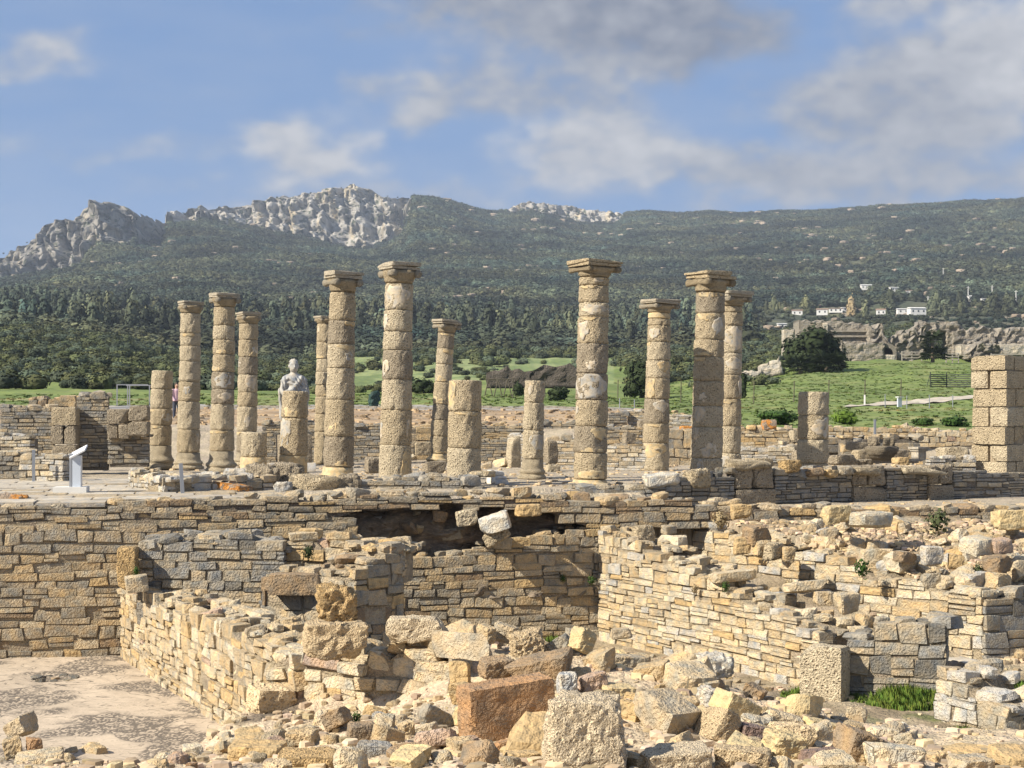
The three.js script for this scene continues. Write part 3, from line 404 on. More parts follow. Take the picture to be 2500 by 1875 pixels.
{ // bare floor of the left room: pale crust broken by dark dried moss along its cracks
  const N = 1024, data = new Uint8Array(N * N * 4), x0 = -12.5, x1 = -3, d0 = 17.5, d1 = 31;
  for (let j = 0; j < N; j++) for (let i = 0; i < N; i++) {
    const x = mix(x0, x1, i / N), d = mix(d0, d1, j / N), n = fbm2(x * 0.5, d * 0.5, 4), f = fbm2(x * 4, d * 3, 4), ff = fbm2(x * 14, d * 9, 3), w1 = fbm2(x * 0.45 + 9, d * 0.6, 2), web = Math.abs(fbm2(x * 0.8 + 2 * w1, d * 0.9 + 3, 3)), web2 = Math.abs(fbm2(x * 2.1 + w1 + 40, d * 2.1, 3));
    const zone = step(-0.12, 0.16, fbm2(x * 0.42 + 63, d * 0.36 + 4, 3) + 0.25 * step(-5.4, -4.2, x) + 0.15 * step(-9, -10, x)), moss = clamp(step(0.05, 0.0, web) * step(-0.2, 0.2, f + 0.25) + step(0.035, 0, web2) * 0.6 * step(-0.3, 0.2, f) + zone * step(-0.12, 0.12, ff + 0.6 * f + 0.1)) * 0.95, g = 1 + 0.16 * n + 0.1 * f + 0.1 * ff;
    const c = srgb([mix(0.47, 0.115, moss) * g, mix(0.385, 0.095, moss) * g, mix(0.29, 0.075, moss) * g].map((q) => clamp(q))), k = (j * N + i) * 4; data[k] = c[0] * 255; data[k + 1] = c[1] * 255; data[k + 2] = c[2] * 255; data[k + 3] = 255;
  }
  const t = new THREE.DataTexture(data, N, N); t.colorSpace = THREE.SRGBColorSpace; t.magFilter = THREE.LinearFilter; t.needsUpdate = true;
  const P = [], U = [], I = [], nx = 90, nd = 120; for (let j = 0; j <= nd; j++) for (let i = 0; i <= nx; i++) { const d = mix(d0, d1, j / nd), x = mix(x0, Math.min(x1, lineX3(d) + 0.2), i / nx), hole = Math.exp(-(((x + 7.7) / 0.42) ** 2 + ((d - 27.6) / 0.5) ** 2)); P.push(x, -2.805 + 0.03 * fbm2(x * 0.9, d * 0.9, 4) + 0.016 * fbm2(x * 4, d * 3, 3) - 0.05 * hole - 0.4 * step(20.2, 18.6, d) * step(-6.5, -5, x) - 0.2 * step(-6, -7, x) * step(20.4, 19.6, d), -d); U.push((x - x0) / (x1 - x0), (d - d0) / (d1 - d0)); if (i && j) { const a = j * (nx + 1) + i; I.push(a - nx - 2, a - nx - 1, a - 1, a - nx - 1, a, a - 1); } }
  const g = new THREE.BufferGeometry(); g.setAttribute('position', new THREE.Float32BufferAttribute(P, 3)); g.setAttribute('uv', new THREE.Float32BufferAttribute(U, 2)); g.setIndex(I); g.computeVertexNormals();
  tag(mesh('room_floor', g, new THREE.MeshStandardMaterial({ name: 'room_floor', map: t, roughness: 1 }), scene, true), 'pale cracked dirt floor of the left sunken room', 'floor', null, 'structure');
}
const HOUSES = [[2135, 2156, 752, 768], [2185, 2212, 752, 764], [2212, 2252, 748, 766], [1990, 2016, 752, 766], [2116, 2130, 738, 746], [2050, 2075, 750, 758], [1930, 1955, 755, 768], [2098, 2124, 693, 706], [2168, 2192, 700, 710], [2208, 2224, 708, 716], [2250, 2270, 716, 724], [2358, 2378, 720, 734], [2250, 2268, 738, 744], [1894, 1915, 788, 800], [1938, 1958, 784, 796], [2020, 2052, 752, 760], [2390, 2404, 728, 736]];
const nearHouse = (u, v) => HOUSES.some(([a, b, c, e]) => u > a - 3 && u < b + 3 && v > c - 1 && v < e + 34);
// ---------------------------------------------------------------- vegetation
function crownShape(n, rx, ry, leaf, seed, { cone = 0, core = true, open = 0.35 } = {}) {   // leaf clumps spread through an uneven crown, normals outwards
  const r = rng(seed), P = [], N = [], U = [], v = new THREE.Vector3(), a = new THREE.Vector3(), b = new THREE.Vector3(), w = new THREE.Vector3();
  for (let i = 0; i < n; i++) {
    v.set(rr(-1, 1, r), rr(-1, 1, r), rr(-1, 1, r)); if (v.length() > 1 || v.length() < 0.05) { i--; continue; }
    v.normalize(); const lump = 0.78 + 0.42 * noise3(v.x * 1.7 + seed, v.y * 1.7, v.z * 1.7), rad = lump * (1 - open * r() * r()), k = 1 - cone * (v.y * 0.5 + 0.5);
    const c = w.set(v.x * rx * rad * k, v.y * ry * rad, v.z * rx * rad * k).clone(), nn = new THREE.Vector3(v.x / rx, v.y / ry * 1.1 + 0.12, v.z / rx).normalize();
    a.set(rr(-1, 1, r), rr(-1, 1, r), rr(-1, 1, r)).cross(nn).normalize(); b.copy(nn).cross(a).normalize().addScaledVector(nn, rr(-0.7, 0.7, r)); const s = leaf * rr(0.6, 1.35, r), q = [[-1, -0.55], [1, -0.75], [0.8, 0.9], [-0.7, 0.7]].map(([x, y]) => c.clone().addScaledVector(a, x * s * rr(0.6, 1.1, r)).addScaledVector(b, y * s * rr(0.6, 1.1, r)));
    for (const t of [0, 1, 2, 0, 2, 3]) { P.push(...q[t].toArray()); const m = nn.clone().multiplyScalar(1).addScaledVector(w.copy(b).cross(a), 0.0).normalize(); N.push(m.x, m.y, m.z); U.push(0, 0); }
  }
  const g = new THREE.BufferGeometry(); g.setAttribute('position', new THREE.Float32BufferAttribute(P, 3)); g.setAttribute('normal', new THREE.Float32BufferAttribute(N, 3)); g.setAttribute('uv', new THREE.Float32BufferAttribute(U, 2));
  if (!core) return g;
  const s = new THREE.IcosahedronGeometry(1, 1), p = s.attributes.position; for (let i = 0; i < p.count; i++) { v.fromBufferAttribute(p, i); const k = 1 - cone * (v.y * 0.5 + 0.5), l = 0.62 + 0.3 * noise3(v.x * 1.7 + seed, v.y * 1.7, v.z * 1.7); p.setXYZ(i, v.x * rx * l * k, v.y * ry * l, v.z * rx * l * k); } s.computeVertexNormals();
  return merge([s, g]);
}
const leafMat = (name, c, through = 0.25) => (M[name] = new THREE.MeshPhysicalMaterial({ name, color: rgb(...c), roughness: 0.85, transmission: through, thickness: 0, side: THREE.DoubleSide, specularIntensity: 0.3 }));
leafMat('leafforest', [0.102, 0.122, 0.076], 0); leafMat('leafscrub', [0.078, 0.095, 0.042], 0); leafMat('leafdark', [0.035, 0.05, 0.02], 0.1); leafMat('leafgrass', [0.15, 0.235, 0.035], 0.35); leafMat('leafbush', [0.05, 0.10, 0.02], 0.2); leafMat('leafdry', [0.36, 0.28, 0.16], 0.1);
const dummy = new THREE.Object3D(), tint = new THREE.Color();
function scatter(name, geos, mat, places, label, category) {   // places: [x, y, z, size, tall, [r, g, b]]
  const per = geos.map(() => []); places.forEach((p, i) => per[i % geos.length].push(p));
  per.forEach((list, k) => {
    if (!list.length) return; const im = new THREE.InstancedMesh(geos[k], mat, list.length); im.name = numbered(name); im.castShadow = im.receiveShadow = true;
    list.forEach(([x, y, z, s, t, c], i) => { dummy.position.set(x, y, z); dummy.rotation.set(0, R() * 6.28, 0); dummy.scale.set(s, s * t, s); dummy.updateMatrix(); im.setMatrixAt(i, dummy.matrix); im.setColorAt(i, tint.setRGB(...c)); });
    scene.add(im); tag(im, label[k] ?? label[0], category, null, 'stuff');
  });
}
{
  const trees = [], tallTrees = [], shrubs = []; const r = rng(77);
  for (let k = 0; k < 240000; k++) {
    const d = Math.sqrt(mix(430 * 430, 2520 * 2520, r())), u = rr(-150, 2650, r), x = XU(u, d); if (d > ridgeD(u) * 1.005) continue; const v = vAt(u, d);
    const low = nearHouse(u, v) || (u > 1840 && v > 766 - 10 * step(2300, 2500, u)); if (low && (r() < 0.5 || HOUSES.some(([a, b, c, e]) => u > a - 3 && u < b + 3 && v > c - 1 && v < e + 5))) continue; const rock = isRock(u, d), gap = fbm2(x / 60 + 7, d / 60, 4), out = fbm2(x / 22 + 70, d / 22, 4);
    if (rock && r() > 0.006 + 0.22 * step(0.16, 0.34, fbm2(u / 20 + 50, v / 12, 3))) continue; if (!rock && (r() < step(0.2, 0.5, gap) * 0.85 || (out > 0.36 && fbm2(x / 130 + 5, d / 130, 2) > 0.1))) continue;
    if (u > 1900 && v < 680 && v > 580 && r() < 0.55) continue;   // bare burnt slope at the right
    const y = farY(u, d), hue = 1.6 * fbm2(x / 120 + 11, d / 120, 3) + 0.5 * (r() - 0.5), dusk = (0.4 + 0.95 * r() * r()) * Math.max(0.45, 1 + 1.15 * fbm2(x / 190 + 90, d / 190, 4)), c = [dusk * (1 + 0.34 * hue), dusk * (1 + 0.12 * hue), dusk * (1 - 0.12 * hue)];
    const tall = !low && r() < (d < 800 ? 0.22 : 0.0) && !rock && d > 480 && v < 840, s = rock ? rr(0.8, 1.8, r) : low ? rr(0.7, 1.5, r) : (1.7 + 2.6 * Math.pow(r(), 1.8)) * (d > 1500 ? 1.2 : 1);
    (tall ? tallTrees : trees).push([x, y + (tall ? s * 1.2 : s * 0.45), -d, s, tall ? rr(1.1, 1.6, r) : rr(0.55, 0.8, r), c]);
  }
  scatter('forest', [1, 2, 3].map((s) => crownShape(190, 1, 1, 0.17, s)), M.leafforest, trees, ['rounded dark green trees massed on the far hillsides', 'broad olive green trees filling the far woods', 'low spreading trees mixed into the far woods'], 'forest');
  const tallGeo = (s) => merge([crownShape(180, 0.66, 1, 0.15, s, { cone: 0.3 }), new THREE.CylinderGeometry(0.05, 0.08, 1.3, 5).translate(0, -1.2, 0)]);
  scatter('tall_forest', [5, 6].map(tallGeo), M.leafforest, tallTrees, ['tall narrow grey green trees massed on the far slopes', 'tall pointed trees mixed into the far slopes'], 'forest');
  for (let k = 0; k < 38000; k++) {
    const d = Math.sqrt(mix(118 * 118, 520 * 520, r())), u = rr(-150, 2650, r), x = XU(u, d), v = vAt(u, d), n = fbm2(x / 30, d / 30, 4); let want;
    if (u < 760) want = d > mix(122, 150, (u + 150) / 900) ? 0.75 - 0.6 * step(-0.05, 0.3, n) : 0;
    else if (u < 1530) want = d > 430 ? 0.8 : d > 370 ? 0.3 : d < 165 && d > 132 && u < 1120 ? 0.5 : step(0.2, 0.36, n) * 0.3 * (d > 170 ? 1 : 0);
    else if (u < 1905) want = d > 165 ? (n > -0.02 ? 0.75 : 0.05) : 0; else want = d > 262 ? 0.7 : 0;
    if (r() > want) continue;
    const s = rr(0.6, 1.9, r) * mix(0.7, 1.2, step(150, 450, d)) * (u > 760 && u < 1530 && d < 300 ? 0.6 : 1), dusk = rr(0.5, 1.5, r), hue = rr(-0.3, 0.5, r); shrubs.push([x, farY(u, d) + s * 0.4, -d, s, rr(0.6, 0.95, r), [dusk * (1 + 0.3 * hue), dusk, dusk * (1 + (hue < 0 ? 0.5 : 0))]]);
  }
  scatter('scrub', [11, 12, 13].map((s) => crownShape(340, 1, 0.9, 0.11, s)), M.leafscrub, shrubs, ['dense dark green shrubs covering the near hill', 'rounded evergreen scrub on the lower slopes', 'small mixed shrubs around the fields'], 'scrub');
  // boulders on the slopes
  const boulders = [];
  for (let k = 0; k < 60000 && boulders.length < 800; k++) { const d = Math.sqrt(mix(450 * 450, 2300 * 2300, r())), u = rr(-100, 2600, r), x = XU(u, d); if (d > ridgeD(u)) continue; const v = vAt(u, d), out = fbm2(x / 22 + 70, d / 22, 4) + (u > 1900 && v < 690 && v > 560 ? 0.1 : 0) + (Math.abs(v - 745) < 14 && u > 600 && u < 1150 ? 0.3 : 0); if (out < 0.36 || fbm2(x / 130 + 5, d / 130, 2) < 0.12 || isRock(u, d)) continue; const s = rr(0.8, 3.0, r) * (d / 1400 + 0.3), g = rr(0.5, 0.95, r); boulders.push([x, farY(u, d) + s * 0.5, -d, s, rr(0.5, 0.9, r), [g, g * 0.93, g * 0.86]]); }
  scatter('boulders', [41, 42].map((s) => rockShape(1.8, 1.6, 1.6, rng(s), { seg: 4, p: 9, cuts: 5, rough: 0.15 })), new THREE.MeshStandardMaterial({ name: 'hill_rock', color: rgb(0.46, 0.40, 0.33), roughness: 1, map: TX.mottle }), boulders, ['pale boulders scattered over the wooded slopes', 'tan rock outcrops scattered among the far trees'], 'boulders');
}

// ---------------------------------------------------------------- masonry walls, every stone a piece of its own
const MIX = {
  room: [['tan', 5], ['warmgrey', 5], ['grey', 3], ['ochre', 0.8], ['brown', 0.4], ['cream', 2]],
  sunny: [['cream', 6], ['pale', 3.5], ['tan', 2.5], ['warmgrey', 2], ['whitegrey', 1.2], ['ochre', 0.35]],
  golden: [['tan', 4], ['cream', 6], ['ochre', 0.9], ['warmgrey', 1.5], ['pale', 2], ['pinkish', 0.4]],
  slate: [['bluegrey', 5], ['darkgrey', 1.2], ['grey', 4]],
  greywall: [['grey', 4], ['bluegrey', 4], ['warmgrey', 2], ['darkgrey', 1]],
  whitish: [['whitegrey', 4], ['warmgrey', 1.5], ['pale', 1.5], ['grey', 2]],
  coping: [['warmgrey', 5], ['brown', 1.6], ['grey', 3.5], ['tan', 2], ['ochre', 0.5]],
  forum: [['warmgrey', 3], ['grey', 2.5], ['tan', 2.5], ['cream', 1.5], ['bluegrey', 1], ['ochre', 0.5]],
};
let wallSeed = 500;
const capShapes = Array.from({ length: 18 }, (_, i) => rockShape(1, rr(0.3, 0.5), rr(0.55, 0.9), rng(7000 + i), { seg: 3, p: 16, cuts: 5, turn: 0.2, rough: 0.1, uv: 0.4, flat: i % 2 > 0 }));
function masonry(name, label, o) {
  const { a, b, top, base = -2.8, course = [0.1, 0.2], len = [0.2, 0.5], deep = 0.28, mats = 'room', jit = 0.17, thick = 0.7, end = 0, start = 0, caps = true, core = 'darkmortar', skip, split = 0.2, gap = 0.009, most = 300, capSize = [0.22, 0.5], loose = 0.012, back = false } = o;
  const r = rng(wallSeed++), dx = b[0] - a[0], dz = -(b[1] - a[1]), L = Math.hypot(dx, dz), topAt = typeof top === 'function' ? top : () => top, baseY = typeof base === 'function' ? Math.min(...Array.from({ length: 40 }, (_, k) => base(L * k / 39))) : base, baseAt = typeof base === 'function' ? base : () => base;
  const g = thing(name, label, 'wall', [a[0], baseY, -a[1]], Math.atan2(-dz, dx), o.group), S = [], list = MIX[mats];
  const run = (len0, place, tp, bs, face) => {
    let hi = -99; for (let x = 0; x <= len0; x += 0.1) hi = Math.max(hi, tp(x)); let y = baseY, row = 0;
    while (y < hi) {
      const h = rr(course[0], course[1], r); let x = -rr(0, len[0], r) * (row % 2 ? 1 : 0.4); row++;
      while (x < len0 - 0.03) {
        let l = rr(len[0], len[1], r) * (h < course[0] * 1.3 ? 1.2 : 1); let x1 = Math.min(len0, x + l); if (len0 - x1 < len[0] * 0.45) x1 = len0; const x0 = Math.max(0, x), m = (x0 + x1) / 2, w = x1 - x0; x = x1;
        if (w < 0.05) continue; const wob = 0.045 * noise2(m * 0.8 + wallSeed, y * 1.4) * Math.min(1, course[0] / 0.12);
        const parts = r() < split && h > 0.1 ? [[0, rr(0.35, 0.65, r)]] : [[0, 1]]; if (parts[0][1] < 1) parts.push([parts[0][1], 1]);
        for (const [q0, q1] of parts) {
          const yy = y + h * (q0 + q1) / 2, hh = h * (q1 - q0); if (yy > tp(m) || yy < bs(m) || (skip && skip(m, yy, face))) continue;
          S.push({ ...place(m), y: yy - baseY + wob, l: w - gap, h: hh - gap * 0.8, d: deep, m: pick(list, r), out: rr(-loose, loose, r) - (r() < 0.06 ? 0.03 : 0), rz: rr(-0.02, 0.02, r) * (jit / 0.12), big: w * hh, name: 'stone' });
        }
      }
      y += h;
    }
  };
  run(L, (x) => ({ x, z: 0, ry: 0 }), topAt, baseAt, 0);
  if (end) run(end, (x) => ({ x: L, z: -x, ry: Math.PI / 2 }), () => topAt(L - 0.05), () => baseAt(L), 1);
  if (start) run(start, (x) => ({ x: 0, z: -start + x, ry: -Math.PI / 2 }), () => topAt(0.05), () => baseAt(0), 2);
  if (caps) for (let x = 0; x < L;) {
    const l = rr(capSize[0], capSize[1], r), rows = Math.max(1, Math.round(thick / 0.34)); for (let k = 0; k < rows; k++) if (r() < 0.9) {
      const w = thick / rows, m = clamp(x + l / 2 + rr(-0.08, 0.08, r), 0.05, L - 0.05), s = l * rr(0.55, 1.25, r);
      if (skip && skip(m, topAt(m), 3)) continue;
      S.push({ x: m, z: -w * (k + 0.5) + rr(-0.06, 0.06, r), y: topAt(m) - baseY + s * 0.02, cap: s, m: pick(list, r), ry: rr(-0.5, 0.5, r), rz: rr(-0.14, 0.14, r), rx: rr(-0.1, 0.16, r), big: s * s * 0.4, name: 'cap_stone' });
    }
    x += l;
  }
  S.sort((p, q) => q.big - p.big); const rest = [];
  S.forEach((s, i) => {
    const [geo, sx, sy] = s.cap ? [capShapes[Math.floor(r() * 18)], s.cap, s.cap] : stone(s.l, s.h, s.d, r, jit), m = new THREE.Mesh(geo, s.m), back0 = s.cap ? 0 : -s.d / 2 + 0.02 + s.out; m.name = s.name; m.castShadow = m.receiveShadow = true;
    m.position.set(s.x + Math.sin(s.ry) * back0, s.y, s.z + Math.cos(s.ry) * back0); m.rotation.set(s.rx ?? 0, s.ry, s.rz); m.scale.set(sx, sy, s.cap ?? 1);
    if (i < most) g.add(m); else { m.updateMatrix(); const c = geo.clone(); c.applyMatrix4(m.matrix); rest.push([c, s.m]); }
  });
  if (rest.length) { const by = new Map(); for (const [c, m] of rest) (by.get(m) ?? by.set(m, []).get(m)).push(c); for (const [m, l] of by) { const q = mesh('small_stones', merge(l), m, g); q.userData.kind = 'stuff'; } }
  const sh = new THREE.Shape(), ins = 0.05; for (let k = 0; k <= 40; k++) { const x = mix(ins, L - ins, k / 40); sh[k ? 'lineTo' : 'moveTo'](x, baseAt(x) - baseY - (typeof base === 'function' ? -0.02 : 0.1)); } for (let k = 24; k >= 0; k--) { const x = mix(ins, L - ins, k / 24); sh.lineTo(x, Math.max(baseAt(x) - baseY - 0.05, topAt(x) - baseY - 0.06)); }
  const cg = new THREE.ExtrudeGeometry(sh, { depth: Math.max(0.1, thick - ins * 2), bevelEnabled: false }).translate(0, 0, -thick + ins + 0.035); mesh('core', cg, M[core], g);
  return g;
}
const rag = (amp, f, seed) => (x) => amp * (noise2(x * f, seed) + 0.5 * noise2(x * f * 2.7, seed + 3));
const steps = (pts, amp = 0.05, seed = 1) => { const c = curve(pts), n = rag(amp, 1.6, seed); return (x) => Math.round((c(x) + n(x)) / 0.09) * 0.09; };

// long retaining wall: left room back
masonry('retaining_wall', 'tall tan block wall behind the sunken dirt floor at the left', { a: [-11.2, lineD2(-11.2)], b: [-2.95, lineD2(-2.95)], base: -2.82, top: () => -0.27, course: [0.13, 0.23], len: [0.26, 0.66], mats: 'room', caps: false, core: 'mortar', skip: (x, y) => x > 4.6 && y < -1.25, jit: 0.14 });
masonry('back_wall', 'grey brown stone wall closing the middle pit under the eroded hollow', { a: [-2.95, lineD2(-2.95)], b: [1.75, lineD2(1.75)], base: -2.82, top: steps([[0, -1.3], [0.8, -1.25], [1.0, -1.12], [2.3, -1.06], [2.6, -0.86], [3.3, -0.84], [4.0, -0.68], [4.7, -0.64]], 0.02, 4), course: [0.12, 0.21], len: [0.22, 0.6], mats: 'room', jit: 0.17, thick: 0.4, capSize: [0.2, 0.4], core: 'mortar' });
masonry('coping_wall', 'ragged top courses of the long retaining wall', { a: [-11.2, lineD2(-11.2) + 0.02], b: [5.4, lineD2(5.4) + 0.02], base: (x) => curve([[0, -0.36], [8.1, -0.36], [8.3, -0.2], [9.6, -0.22], [10, -0.12], [11.6, -0.16], [12.4, -0.3], [12.9, -0.62], [16.6, -0.62]])(x) + 0.05 * noise2(x * 2.2, 5), top: steps([[0, -0.1], [3.6, -0.11], [4.4, 0.02], [9, 0.07], [12, 0.02], [13.4, -0.05], [15, -0.1], [16.6, -0.26]], 0.05, 9), course: [0.11, 0.19], len: [0.2, 0.62], mats: 'coping', jit: 0.2, thick: 0.75, core: 'earth' });
{ // earth face inside the hollow
  const g = new THREE.PlaneGeometry(5.2, 1.9, 60, 24), p = g.attributes.position; for (let i = 0; i < p.count; i++) { const x = p.getX(i), y = p.getY(i); p.setXYZ(i, x, y, 0.38 * fbm2(x * 0.9, y * 1.2, 4) - 0.6 * (y / 1.9) + 0.14 * fbm2(x * 5, y * 5, 4)); } g.computeVertexNormals();
  const e = mesh('earth_bank', g, M.earth, scene, true); put(e, -0.6, -0.98, -(lineD2(-0.6) + 0.42), 0, Math.atan(0.24), 0); tag(e, 'dark crumbling earth hollow under the overhanging top courses', 'earth bank', null, 'structure');
  const hang = [[1113, 1163, 1242, 1286, 31.6, 0.34, 10, 6, 'shellpale', 'pale pitted block hanging under the top courses'], [1168, 1246, 1252, 1302, 31.4, 0.34, -6, 16, 'white', 'slanting whitish block hanging in the eroded hollow'], [1176, 1244, 1288, 1330, 31.5, 0.3, -10, 34, 'shell', 'broken tan block sagging below the whitish block'], [1258, 1322, 1230, 1262, 31.5, 0.36, 8, -2, 'ochre', 'ochre stone jutting from the hollow roof'], [906, 956, 1258, 1280, 32.0, 0.4, 6, 0, 'whitegrey', 'flat pale stone poking from the hollow at its left'], [1050, 1090, 1245, 1275, 31.9, 0.3, 10, -8, 'brown', 'brown stone stuck in the hollow roof'], [1080, 1130, 1288, 1320, 32.1, 0.3, -8, 12, 'grey', 'loose grey stones caught in the hollow']];
  for (const [u0, u1, v0, v1, d, dep, ry, rz, m, label] of hang) put(solo('hanging_stone', rockShape((u1 - u0) * d / FOCAL, (v1 - v0) * d / FOCAL * 0.9, dep, R, { seg: 8, p: 16, turn: 0.08, rough: 0.09 }), M[m], label, 'stone'), XU((u0 + u1) / 2, d), YV((v0 + v1) / 2, d), -d, 0, ry * Math.PI / 180, rz * Math.PI / 180);
}
{
  const r = rng(3131); for (let k = 0; k < 34; k++) { const x = rr(-2.7, 1.6, r), y = rr(-1.05, -0.25, r), s = rr(0.1, 0.3, r); const mt = pick([['brown', 2], ['grey', 2], ['tan', 1], ['darkgrey', 2]], r); put(solo('hollow_stone', capShapes[k % 18], mt, (s > 0.2 ? 'larger ' : 'small ') + { brown: 'brown', grey: 'grey', tan: 'tan', darkgrey: 'dark grey' }[mt.name] + ' stone stuck in the ' + (y > -0.65 ? 'upper ' : 'lower ') + (x < -1.2 ? 'left' : x < 0.2 ? 'middle' : 'right') + ' earth of the eroded hollow', 'stone', 'stones in the eroded hollow'), x, y, -(lineD2(x) + 0.2 + 0.3 * (y + 1)), rr(-0.5, 0.5, r), r() * 3, rr(-0.5, 0.5, r)).scale.setScalar(s); }
}
// diagonal walls of the sunken rooms
masonry('diagonal_wall', 'golden rubble wall running forward along the dirt floor', { a: [lineX3(30.0), 30.0], b: [lineX3(19.9), 19.9], base: -2.85, top: steps([[0, -1.62], [1.5, -1.5], [4, -1.47], [6, -1.42], [8, -1.40], [11.2, -1.36]], 0.06, 21), course: [0.13, 0.25], len: [0.22, 0.6], mats: 'golden', jit: 0.26, thick: 0.95, split: 0.34, loose: 0.03, gap: 0.013, core: 'mortar' });
masonry('pit_wall', 'pale sunlit block wall on the right side of the middle pit', { a: [lineX4(32.2), 32.2], b: [lineX4(26.0), 26.0], base: -2.85, top: steps([[0, -0.66], [1.0, -0.72], [2.2, -0.98], [3.6, -1.25], [5.0, -1.52], [6.0, -1.72], [6.99, -1.85]], 0.05, 33), course: [0.1, 0.21], len: [0.22, 0.6], mats: 'sunny', jit: 0.13, thick: 0.95, end: 0, core: 'mortar', loose: 0.018 });
masonry('pit_wall_end', 'dark shaded block end of the sunlit pit wall beside the upright ashlar', { a: [5.2, 25.5], b: [6.62, 25.05], base: -2.85, top: steps([[0, -1.95], [0.5, -1.9], [0.7, -1.62], [1.3, -1.62]], 0.0, 2), course: [0.2, 0.3], len: [0.3, 0.62], mats: 'greywall', jit: 0.12, thick: 0.8, end: 0.7, core: 'mortar' });  // greyer mix than the sunlit face, its shade put into the colour
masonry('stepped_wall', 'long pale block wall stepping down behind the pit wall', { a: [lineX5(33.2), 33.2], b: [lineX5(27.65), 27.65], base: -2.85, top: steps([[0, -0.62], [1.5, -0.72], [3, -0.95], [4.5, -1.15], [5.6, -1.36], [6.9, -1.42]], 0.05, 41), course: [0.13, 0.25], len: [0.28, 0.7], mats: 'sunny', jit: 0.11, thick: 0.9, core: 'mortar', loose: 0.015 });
masonry('corner_wall', 'dark shaded corner wall at the right edge', { a: [7.98, 27.6], b: [10.4, 28.6], base: -2.85, top: steps([[0, -1.4], [0.5, -1.42], [2.6, -1.5]], 0.02, 42), course: [0.2, 0.3], len: [0.4, 0.85], mats: 'greywall', jit: 0.1, thick: 0.9, core: 'mortar' });  // shade of this wall end is partly in its greyer stones
masonry('room_wall', 'low grey block wall between the left room and the middle pit', { a: [-6.45, 28.3], b: [-3.9, 28.1], base: -2.85, top: steps([[0, -0.62], [0.7, -0.52], [1.9, -0.56], [2.6, -0.7]], 0.04, 51), course: [0.12, 0.25], len: [0.26, 0.66], mats: 'greywall', jit: 0.15, thick: 1.2, core: 'mortar', skip: (x, y, f) => f !== 3 && y < -2.1 });
masonry('apse_wall', 'squat rounded wall end of big brown blocks before the hollow', { a: [-4.15, 27.3], b: [-2.55, 26.6], base: -2.85, top: steps([[0, -1.0], [0.9, -1.0], [1.9, -0.95]], 0.03, 52), course: [0.2, 0.32], len: [0.28, 0.6], mats: 'coping', jit: 0.14, thick: 1.0, core: 'mortar', skip: (x, y, f) => f !== 3 && y < -2.3 });
masonry('apse_return', 'curved return of the squat wall facing the middle pit', { a: [-2.55, 26.6], b: [-1.82, 27.4], base: -2.85, top: steps([[0, -0.95], [0.9, -0.62]], 0.02, 53), course: [0.16, 0.3], len: [0.2, 0.44], mats: 'coping', jit: 0.14, thick: 1.0, end: 1.2, core: 'mortar' });  // darker mix here, shade of this side put into the stone colours
masonry('rubble_wall', 'rubble top at the back of the squat rounded wall', { a: [-3.9, 28.3], b: [-1.85, 28.0], base: -1.2, top: steps([[0, -0.55], [1.0, -0.6], [2.05, -0.66]], 0.04, 54), course: [0.12, 0.22], len: [0.2, 0.5], mats: 'golden', jit: 0.2, thick: 1.1, core: 'mortar' });
masonry('heap_wall', 'rough stacked stone wall facing the foreground under the ochre blocks', { a: [-3.05, 20.3], b: [-0.62, 18.75], base: -2.0, top: steps([[0, -1.42], [0.7, -1.3], [1.6, -1.2], [2.9, -1.22]], 0.06, 61), course: [0.15, 0.32], len: [0.18, 0.5], mats: 'golden', jit: 0.28, thick: 0.8, split: 0.15, loose: 0.045, gap: 0.015, core: 'mortar' });
masonry('stub_wall', 'little whitish stone stub at the right edge by the grass', { a: [6.1, 23.6], b: [6.75, 22.3], base: -2.95, top: steps([[0, -2.05], [0.6, -2.1], [0.8, -2.3], [1.5, -2.42]], 0.0, 71), course: [0.14, 0.24], len: [0.24, 0.5], mats: 'whitish', jit: 0.24, thick: 0.9, end: 0.85, core: 'mortar' });
masonry('mound_kerb', 'low line of flat stones at the back of the rubble mound', { a: [5.4, 33.4], b: [12.4, 35.2], base: -0.75, top: steps([[0, -0.32], [3, -0.36], [7.3, -0.4]], 0.04, 72), course: [0.1, 0.18], len: [0.25, 0.6], mats: 'coping', jit: 0.2, thick: 0.7, core: 'mortar' });
// ashlar piers set in the walls
function ashlar(name, label, u0, u1, v0, v1, d, dep, ry, mat, opt = {}) { const a = Math.abs(ry) * Math.PI / 180, W = Math.max(0.1, ((u1 - u0) * d / FOCAL - dep * Math.sin(a)) / Math.cos(a)), H = (v1 - v0) * d / FOCAL; return put(solo(name, shapeBlock(W, H, dep, R, opt), M[mat], label, 'block'), XU((u0 + u1) / 2, d), YV((v0 + v1) / 2, d), -d, 0, ry * Math.PI / 180, opt.rz ?? 0); }
ashlar('upright_block', 'tall upright pitted ashlar at the near end of the pit wall', 1948, 2078, 1572, 1712, 25.4, 0.72, 58, 'shellpale', { seg: 16, rough: 0.03 });
ashlar('door_block', 'brown squared block beside the dark wall end', 2250, 2318, 1608, 1690, 25.3, 0.4, 20, 'shelldark', { seg: 10, p: 14 });
ashlar('threshold_block', 'low pitted block with a hollow front by the grass', 2318, 2424, 1648, 1698, 24.6, 0.45, 16, 'shell', { seg: 12, p: 12, rough: 0.1 });
ashlar('threshold_slab', 'flat pale slab stepping up behind the low pitted block', 2296, 2398, 1608, 1652, 26.6, 0.8, 20, 'slabpale', { seg: 10, p: 20 });
ashlar('standing_block', 'upright tan pitted block at the corner of the left room', 284, 338, 1332, 1440, 28.1, 0.42, 6, 'shellochre', { seg: 12, p: 14, rough: 0.06 });
